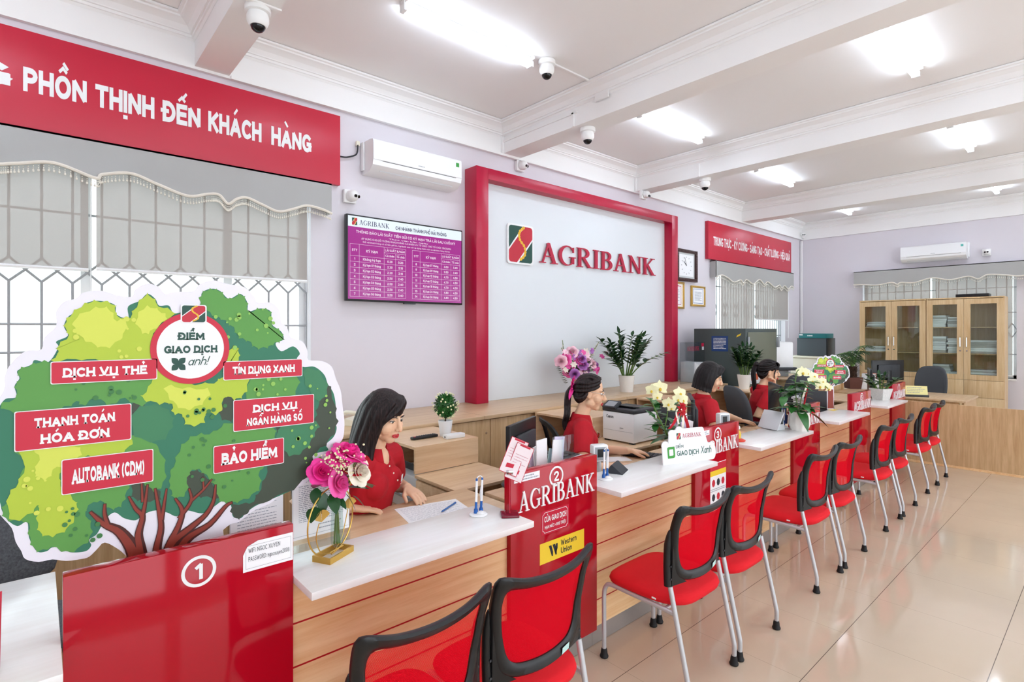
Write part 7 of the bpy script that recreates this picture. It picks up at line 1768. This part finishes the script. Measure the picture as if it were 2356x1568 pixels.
def person(label, head_w, body_dir, face_dir, pitch, hs, lean, hands, hair_style, hair_mat, extra=None, roll=0.0):
    """head_w: head centre in the room; body sits below it. hands: [(wrist, tip, curl, elbow pole)] right, left (room coordinates)"""
    bd = Vector((body_dir[0], body_dir[1], 0)).normalized(); rz = math.atan2(bd.y, bd.x) - pi / 2
    px, py = head_w.x - bd.x * lean, head_w.y - bd.y * lean
    Z = Matrix.Rotation(-rz, 3, 'Z'); O = Vector((px, py, 0)); loc = lambda p: Z @ (Vector(p) - O)
    hc = loc(head_w); k = hs
    fd = Z @ Vector((face_dir[0], face_dir[1], 0)).normalized(); yaw = math.atan2(fd.y, fd.x) - pi / 2
    H = Matrix.Translation(hc) @ Matrix.Rotation(yaw, 4, 'Z') @ Matrix.Rotation(R(-pitch), 4, 'X') @ Matrix.Rotation(R(roll), 4, 'Y') @ Matrix.Scale(k, 4)
    neck = hc + Vector((0, -.05, -.165)) * k
    pel = Vector((0, 0, .54)); ch = neck + Vector((0, -.03, -.16)) * k
    spine = [pel + Vector((0, -.01, -.06)), pel, pel.lerp(ch, .45) + Vector((0, .0, 0)), ch, neck + Vector((0, -.02, -.055)) * k, neck + Vector((0, -.012, -.012)) * k]
    sh = [neck + Vector((s * .165, -.015, -.062)) * k for s in (1, -1)]
    el, wr = [], []
    for i in (0, 1):
        w = loc(hands[i][0]); e, w2 = ik(sh[i], w, .275 * k, .245 * k, Z @ Vector(hands[i][3])); el.append(e); wr.append(w2)
    # ---- body: one continuous skin
    mb = MB(); X = (1, 0, 0)
    lathe_along(mb, spine, [(.14 * k, .09 * k), (.145 * k, .095 * k), (.115 * k, .08 * k), (.13 * k, .085 * k), (.10 * k, .06 * k), (.06 * k, .05 * k)], X)
    mb.T = H
    mb.ball((0, -.012, .03), 1, (.074, .092, .086), 22); mb.ball((0, .022, -.032), 1, (.061, .068, .086), 22)
    mb.ball((0, .056, -.094), .028, (1.05, .95, .9), 14)
    for s in (-1, 1):
        mb.ball((s * .034, .048, -.036), .036, (1, .98, 1.05), 14); mb.ball((s * .0745, -.008, -.012), 1, (.010, .019, .030), 12); mb.ball((s * .0105, .0995, -.036), .0085, n=8); mb.ball((s * .03, .068, .022), .02, (1.1, .8, .5), 10); mb.ball((s * .05, .01, -.07), .03, (.8, 1.1, 1), 10)
    mb.tube([(0, .080, .022), (0, .093, -.005), (0, .108, -.03)], [.0085, .0095, .0125], 10); mb.ball((0, .107, -.031), .0125, n=10); mb.ball((0, .082, -.066), 1, (.022, .012, .014), 10)
    mb.T = None
    mb.tube([tuple(H @ Vector((0, -.022, -.03))), tuple(H @ Vector((0, -.018, -.10))), tuple(neck + Vector((0, -.01, .01))), tuple(neck + Vector((0, -.012, -.06)))], [.052 * k, .048 * k, .051 * k, .07 * k], 18)
    mb.ball(neck + Vector((0, .034, -.045)) * k, 1, (.036 * k, .034 * k, .06 * k), 14)       # open collar
    for i, s in ((0, 1), (1, -1)):
        e, w = el[i], wr[i]
        mb.tube([sh[i], sh[i].lerp(e, .5), e, e.lerp(w, .25), e.lerp(w, .75), w], [.048 * k, .046 * k, .039 * k, .040 * k, .029 * k, .025 * k], 14)
        tip = loc(hands[i][1]); d = (tip - w).normalized(); nr = Vector(hands[i][4]) if len(hands[i]) > 4 else Vector((0, 0, 1)); nr = Z @ nr if len(hands[i]) > 4 else nr
        hand(mb, w, d, nr, k, -s, hands[i][2])
        kn = Vector((s * .10, .40, .55)); ft = Vector((s * .10, .42, .09))
        mb.tube([pel + Vector((s * .085, 0, -.02)), kn, kn.lerp(ft, .5), ft], [.075, .052, .045, .035], 12); mb.tube([ft + Vector((0, -.05, -.05)), ft + Vector((0, .10, -.06))], [.035, .028], 10)
    root = remeshed(mb, 'person', M['skin'], .0042, 3)
    root.location = (px, py, 0); root.rotation_euler = (0, 0, rz); tag(root, label, 'person')
    # ---- face
    def fmb(): m_ = MB(); m_.T = H; return m_
    m_ = fmb()
    for s in (-1, 1): m_.ball((s * .0305, .0735, .0015), 1, (.0135, .0085, .0062), 12)
    m_.build('eyes', M['eyew'], root); m_ = fmb()
    for s in (-1, 1): m_.ball((s * .0305, .079, -.0005), 1, (.0062, .0045, .0058), 10)
    m_.build('iris', M['eye'], root); m_ = fmb()
    for s in (-1, 1): m_.tube(spline([(s * .017, .0815, .0015), (s * .025, .0835, .0068), (s * .034, .0815, .0068), (s * .045, .0735, .002)], 4), .0016, 6); 
    m_.build('eyelashes', M['eye'], root); m_ = fmb()
    for s in (-1, 1): m_.tube(spline([(s * .013, .0865, .021), (s * .026, .0875, .0255), (s * .040, .081, .0245), (s * .05, .07, .0195)], 4), [.0018] + [.0026] * 9 + [.0022, .0016, .001], 6, flat=1.0)
    m_.build('eyebrows', M['hairb'], root); m_ = fmb()
    m_.tube(spline([(-.021, .0855, -.0675), (-.009, .0945, -.0625), (0, .0955, -.0645), (.009, .0945, -.0625), (.021, .0855, -.0675)], 4), [.0018] + [.0042] * 15 + [.0018], 8)
    m_.tube(spline([(-.020, .0855, -.0685), (-.009, .093, -.0735), (0, .0945, -.0745), (.009, .093, -.0735), (.020, .0855, -.0685)], 4), [.0018] + [.0052] * 15 + [.0018], 8); m_.build('lips', M['lip'], root)
    # ---- polo shirt
    mb = MB()
    lathe_along(mb, [pel + Vector((0, -.01, -.085))] + spine, [(.168 * k, .125 * k), (.166 * k, .122 * k), (.158 * k, .116 * k), (.140 * k, .108 * k), (.152 * k, .112 * k), (.128 * k, .085 * k), (.07 * k, .056 * k)], X, 26)
    for s in (-1, 1): mb.ball(ch + Vector((s * .066, .068, .002)) * k, .066 * k, (1.05, .9, 1.05), 14)
    for i in (0, 1):
        e = el[i]; mb.tube([neck + Vector((0, -.02, -.06)) * k, sh[i], sh[i].lerp(e, .3), sh[i].lerp(e, .62)], [.062 * k, .066 * k, .064 * k, .062 * k], 16)
    shirt = remeshed(mb, 'polo_shirt', M['polo'], .0065, 6, root)
    mb = MB(); n_ = 27; rows = []
    for i in range(n_):
        a = R(-158 + 316 * i / (n_ - 1)) - pi / 2       # opening at the front (+y)
        fr = abs(i / (n_ - 1) - .5) * 2; c = neck + Vector((0, -.012, 0))
        r = lambda q, z: c + Vector((q * k * cos(a), q * k * sin(a) * 1.02, z * k))
        rows.append([r(.054, .016 - .012 * fr ** 2), r(.060, .024 - .016 * fr ** 2), r(.078, -.018 - .035 * fr ** 3), r(.076, -.022 - .037 * fr ** 3), r(.057, .0)])
    vs = [[mb.v(p) for p in row] for row in rows]
    for a, b in zip(vs, vs[1:]):
        for j in range(5): mb.f((a[j], a[(j + 1) % 5], b[(j + 1) % 5], b[j]))
    mb.f(vs[0]); mb.f(vs[-1][::-1]); mb.build('collar', M['polo'], shirt, ang=60)
    for i in (0, 1):
        e = el[i]; p0 = sh[i].lerp(e, .585); p1 = sh[i].lerp(e, .635); m_ = MB(); m_.tube([p0, p1], [.0615 * k, .060 * k], 24); m_.build('sleeve_cuff', M['polo'], shirt)
    m_ = MB(); q = neck + Vector((0, .095, -.10)) * k
    for j in range(3): m_.ball(neck + Vector((.004, .078 + .022 * j, -.075 - .032 * j)) * k, .0048 * k, (1, .6, 1), 8)
    m_.build('buttons', M['ivory'], shirt)
    # ---- trousers and shoes
    mb = MB()
    mb.ball(pel + Vector((0, -.01, -.05)), 1, (.165 * k, .13 * k, .095 * k), 16)
    for s in (-1, 1):
        kn = Vector((s * .10, .40, .55)); ft = Vector((s * .10, .42, .12)); mb.tube([pel + Vector((s * .085, 0, -.03)), kn + Vector((0, -.08, -.005)), kn, kn.lerp(ft, .3), ft], [.095, .078, .070, .064, .058], 14)
    remeshed(mb, 'trousers', M['pants'], .012, 4, root)
    for s in (-1, 1):
        m_ = MB(); ft = Vector((s * .10, .42, 0)); m_.ball(ft + Vector((0, .06, .045)), 1, (.045, .12, .045), 14); m_.build('shoe', M['black'], root)
    # ---- hair
    mb = MB(); mb.T = H
    hair_style(mb)
    remeshed(mb, 'hair', hair_mat, .0042, 6, root)
    if extra: extra(root, H, ch, neck, k)
    return root

hair_tex = {}
def strand_hair(name, c1, c2, sc):
    m = bpy.data.materials.new(name); m.use_nodes = True; nt = m.node_tree; b = nt.nodes['Principled BSDF']; b.inputs['Roughness'].default_value = .45; b.inputs['Specular IOR Level'].default_value = .3
    tc = nt.nodes.new('ShaderNodeTexCoord'); mp = nt.nodes.new('ShaderNodeMapping'); mp.inputs['Scale'].default_value = (160, 160, 9); nt.links.new(tc.outputs['Object'], mp.inputs['Vector'])
    n = nt.nodes.new('ShaderNodeTexNoise'); n.inputs['Scale'].default_value = sc; n.inputs['Detail'].default_value = 3; nt.links.new(mp.outputs['Vector'], n.inputs['Vector'])
    cr = nt.nodes.new('ShaderNodeValToRGB'); cr.color_ramp.elements[0].position = .4; cr.color_ramp.elements[1].position = .75; cr.color_ramp.elements[0].color = S(c1); cr.color_ramp.elements[1].color = S(c2)
    nt.links.new(n.outputs['Fac'], cr.inputs['Fac']); nt.links.new(cr.outputs['Color'], b.inputs['Base Color'])
    bp = nt.nodes.new('ShaderNodeBump'); bp.inputs['Strength'].default_value = .6; bp.inputs['Distance'].default_value = .004; nt.links.new(n.outputs['Fac'], bp.inputs['Height']); nt.links.new(bp.outputs['Normal'], b.inputs['Normal'])
    return m
HB = strand_hair('long dark hair', '#130e0f', '#3a2a2a', 1.0); HK = strand_hair('glossy black hair', '#0e0b0d', '#231b1d', 1.0)
def lock(mb, pts, r0, r1, n=9, flat=.6):
    q = spline(pts, 6); L = len(q); mb.tube(q, [r0 * (sin(pi * min(1, .18 + .5 * i / L)) if i < L * .6 else 1) * (1 - i / L) + r1 * (i / L) + .002 for i in range(L)], n, flat=flat)
def cap(mb, back=0.0, big=1.0):
    mb.ball((0, -.014 - back, .044), 1, (.081 * big, .0915 * big, .082 * big), 22); mb.ball((0, -.055, -.01), 1, (.070 * big, .062 * big, .085 * big), 18)
def hair_long(mb):
    cap(mb, 0, 1.07)
    for i, (x, y, e) in enumerate(((.062, .045, .075), (.074, .02, .09), (.080, -.01, .10), (.078, -.045, .11), (.06, -.08, .09))):
        lock(mb, [(x * .55, y + .02, .10), (x, y, .04), (x * 1.10, y - .012, -.04), (x * 1.22, y - .02, -.13), (e * 1.18, y + .0, -.23), (e * 1.05, y + .01, -.33)], .040, .015)
    for i, x in enumerate((-.06, -.03, 0, .03)):
        lock(mb, [(x, -.08, .07), (x * 1.25, -.118, -.02), (x * 1.4, -.128, -.14), (x * 1.6, -.12, -.27), (x * 1.4, -.10, -.36)], .04, .014)
    lock(mb, [(-.05, .02, .09), (-.082, .005, .03), (-.088, -.03, -.05), (-.085, -.07, -.16), (-.07, -.09, -.28)], .026, .012)
    # swept fringe from the parting across the forehead
    for i in range(6):
        t = i / 5; lock(mb, [(-.034 + .008 * t, .052 - .04 * t, .114), (.0 + .012 * t, .086 - .035 * t, .092 + .006 * t), (.036 + .012 * t, .088 - .03 * t, .052), (.062 + .006 * t, .066 - .018 * t, .012), (.073, .045 - .01 * t, -.028)], .017, .008, 8, .7)
    for i in range(3): lock(mb, [(-.034, .05, .112), (-.05, .064 - .01 * i, .085), (-.068, .045 - .01 * i, .04), (-.076, .025 - .008 * i, -.01)], .013, .005, 8, .7)
def hair_pony(mb):
    cap(mb, .006, 1.0); temples(mb)
    for i in range(7):
        a = R(20 + 140 * i / 6); lock(mb, [(.075 * cos(a), .058 * sin(a) ** .5 + .0, .05 + .055 * sin(a)), (.085 * cos(a), -.02, .055 + .065 * sin(a)), (.06 * cos(a), -.09, .04 + .03 * sin(a)), (0, -.122, .012)], .014, .012, 8)
    for i, (x, y) in enumerate(((0, 0), (.022, .008), (-.022, .006), (.012, -.014), (-.012, -.016))):
        w = .012 * (-1) ** i; lock(mb, [(x * .5, -.118 + y, .015), (x, -.140 + y, -.04), (x + w, -.135 + y, -.11), (x - w, -.125 + y, -.18), (x + w, -.13 + y, -.24), (x, -.115 + y, -.29)], .024, .007)
def temples(mb):
    for s in (-1, 1):
        for z in (.075, .05, .025): lock(mb, [(s * .05, .05, z + .03), (s * .078, .018, z + .01), (s * .083, -.03, z - .012), (s * .06, -.092, z - .025), (s * .01, -.118, .012)], .018, .012, 9, .7)
        lock(mb, [(s * .072, -.02, .0), (s * .074, -.045, -.04), (s * .05, -.085, -.05), (s * .01, -.112, -.01)], .02, .012, 9, .8)
def hair_bob(mb):
    cap(mb, .004, 1.07)
    for i in range(15):
        a = R(-20 + 220 * i / 14) + pi; x, y = .088 * cos(a), .092 * sin(a) - .018
        lock(mb, [(x * .7, y * .75, .095), (x * 1.02, y * 1.02, .03), (x * 1.08, y * 1.06, -.05), (x * 1.05, y * 1.05 + .004, -.105), (x * 1.16, y * 1.14 + .01, -.132)], .028, .008)
    for s in (-1, 1):
        lock(mb, [(s * .04, .055, .1), (s * .074, .044, .05), (s * .084, .022, .0), (s * .086, .004, -.04), (s * .082, .012, -.09), (s * .078, .035, -.112)], .022, .006)
    for i in range(5): t = i / 4; lock(mb, [(-.02, .055 - .02 * t, .115), (.018, .082 - .015 * t, .098), (.05, .068 - .01 * t, .058), (.072, .04, .015)], .014, .006, 8, .7)
def hair_tail(mb):
    cap(mb, .004, 1.03); temples(mb)
    for i in range(7):
        a = R(20 + 140 * i / 6); lock(mb, [(.075 * cos(a), .05 * sin(a) ** .5, .05 + .06 * sin(a)), (.088 * cos(a), -.03, .055 + .065 * sin(a)), (.055 * cos(a), -.098, .055), (0, -.122, .05)], .014, .014, 8)
    mb.ball((0, -.13, .055), .034, (1, .9, 1), 12)
    for i, (x, y) in enumerate(((0, 0), (.018, .006), (-.018, .006), (.01, -.012))):
        lock(mb, [(x, -.135 + y, .05), (x * 1.3, -.15 + y, -.03), (x * 1.5, -.135 + y, -.13), (x * 1.2, -.11 + y, -.24), (x, -.09 + y, -.32)], .022, .006)
    for i in range(7):
        x = -.052 + .0175 * i; lock(mb, [(x * .6, .045, .112), (x * .95, .083, .083), (x * 1.15, .092 - abs(x) * .35, .05), (x * 1.22, .091 - abs(x) * .4, .024)], .0135, .005, 8, .7)
    for s in (-1, 1): lock(mb, [(s * .055, .06, .07), (s * .07, .052, .03), (s * .073, .043, -.03), (s * .066, .048, -.085)], .010, .003, 7)

def chest_badge(root, H, ch, neck, k):
    c = ch + Vector((-.050, .144, .018)) * k
    PB_ = lambda x, y, z: c + Vector((x * .96, x * .28 + y + z * .12, z))
    e = emblem(root, 0, 0, .030 * k, .032 * k, PB_, 0, 'shirt_emblem', .0006)
    m_ = MB()
    for i in range(8): m_.flat([(-.025 + i * .0065, -.030), (-.020 + i * .0065, -.030), (-.020 + i * .0065, -.0245), (-.025 + i * .0065, -.0245)], 0, PB_)
    m_.build('shirt_lettering', M['ivory'], root, smooth=False, fix=False)
def w2_extra(root, H, ch, neck, k):
    chest_badge(root, H, ch, neck, k)
    m_ = MB(); m_.T = H
    for s in (-1, 1):
        m_.tube([(s * .031 + .021 * cos(a), .0945 - abs(cos(a) * s + 0) * .003, .001 + .015 * sin(a)) for a in [2 * pi * i / 20 for i in range(20)]], .0013, 6, closed=True)
        m_.tube([(s * .052, .09, .006), (s * .07, .06, .008), (s * .079, .0, .006), (s * .078, -.02, -.006)], .0015, 6)
    m_.tube([(-.010, .098, .003), (.010, .098, .003)], .0012, 6); m_.build('glasses', M['chrome'], root)
    m_ = MB(); m_.T = H; rnd = random.Random(4)
    for i in range(9):
        a = 2 * pi * i / 9; leaf(m_, (.012, -.118, .03), (cos(a) * .9 + .2, -.4, sin(a) * .9 + .2), .062, .042, .35, .6, 5, up=(0, -1, 0))
    for s in (-1, 1): leaf(m_, (.02, -.12, .02), (.35 + .1 * s, -.2, -1), .10, .03, .1, .3, 5)
    m_.build('hair_bow', M['hotpink'], root)

h = at(886, 956, y=2.60)
person('long-haired woman in red polo shirt looking down at the form on her desk', h, (.50, -.87), (.32, -.95), 15, 1.10, .15,
       [(at(846, 1150, z=.80) + Vector((-.12, -.06, 0)), at(846, 1150, z=.78) + Vector((-.04, -.16, 0)), .3, (-1, .2, -.4)), (at(938, 1122, z=.815), at(1000, 1168, z=.772), .32, (.4, .7, -.7))], hair_long, HB, chest_badge)
h = at(1358, 901, y=2.56)
person('woman with glasses and pink hair bow in red polo shirt typing', h, (.74, -.67), (.68, -.73), 10, 1.06, .10,
       [(at(1432, 1072, z=.80), at(1490, 1062, z=.78), .4, (-.3, -.5, -.8)), (at(1448, 1036, z=.81), at(1508, 1044, z=.785), .4, (.3, .6, -.8))], hair_pony, HB, w2_extra)
h = at(1634, 866, y=2.52)
person('woman with short black bob in red polo shirt typing behind panel 3', h, (.78, -.63), (.60, -.80), 18, 1.08, .10,
       [(at(1700, 996, z=.80), at(1742, 990, z=.78), .4, (-.3, -.5, -.8)), (at(1706, 968, z=.81), at(1746, 972, z=.785), .4, (.3, .6, -.8))], hair_bob, HK)
h = at(1769, 853, y=2.64); hw = at(1782, 894, y=2.56)
person('woman with ponytail in red polo shirt resting a hand at her chin', h, (.74, -.67), (.55, -.835), 6, 1.05, .10,
       [(at(1800, 952, z=.80), at(1822, 958, z=.775), .4, (-.1, -.3, -.9)), (hw, at(1781, 877, y=2.56), .9, (.5, -.1, -.8), (.6, -.6, 0))], hair_tail, HK)
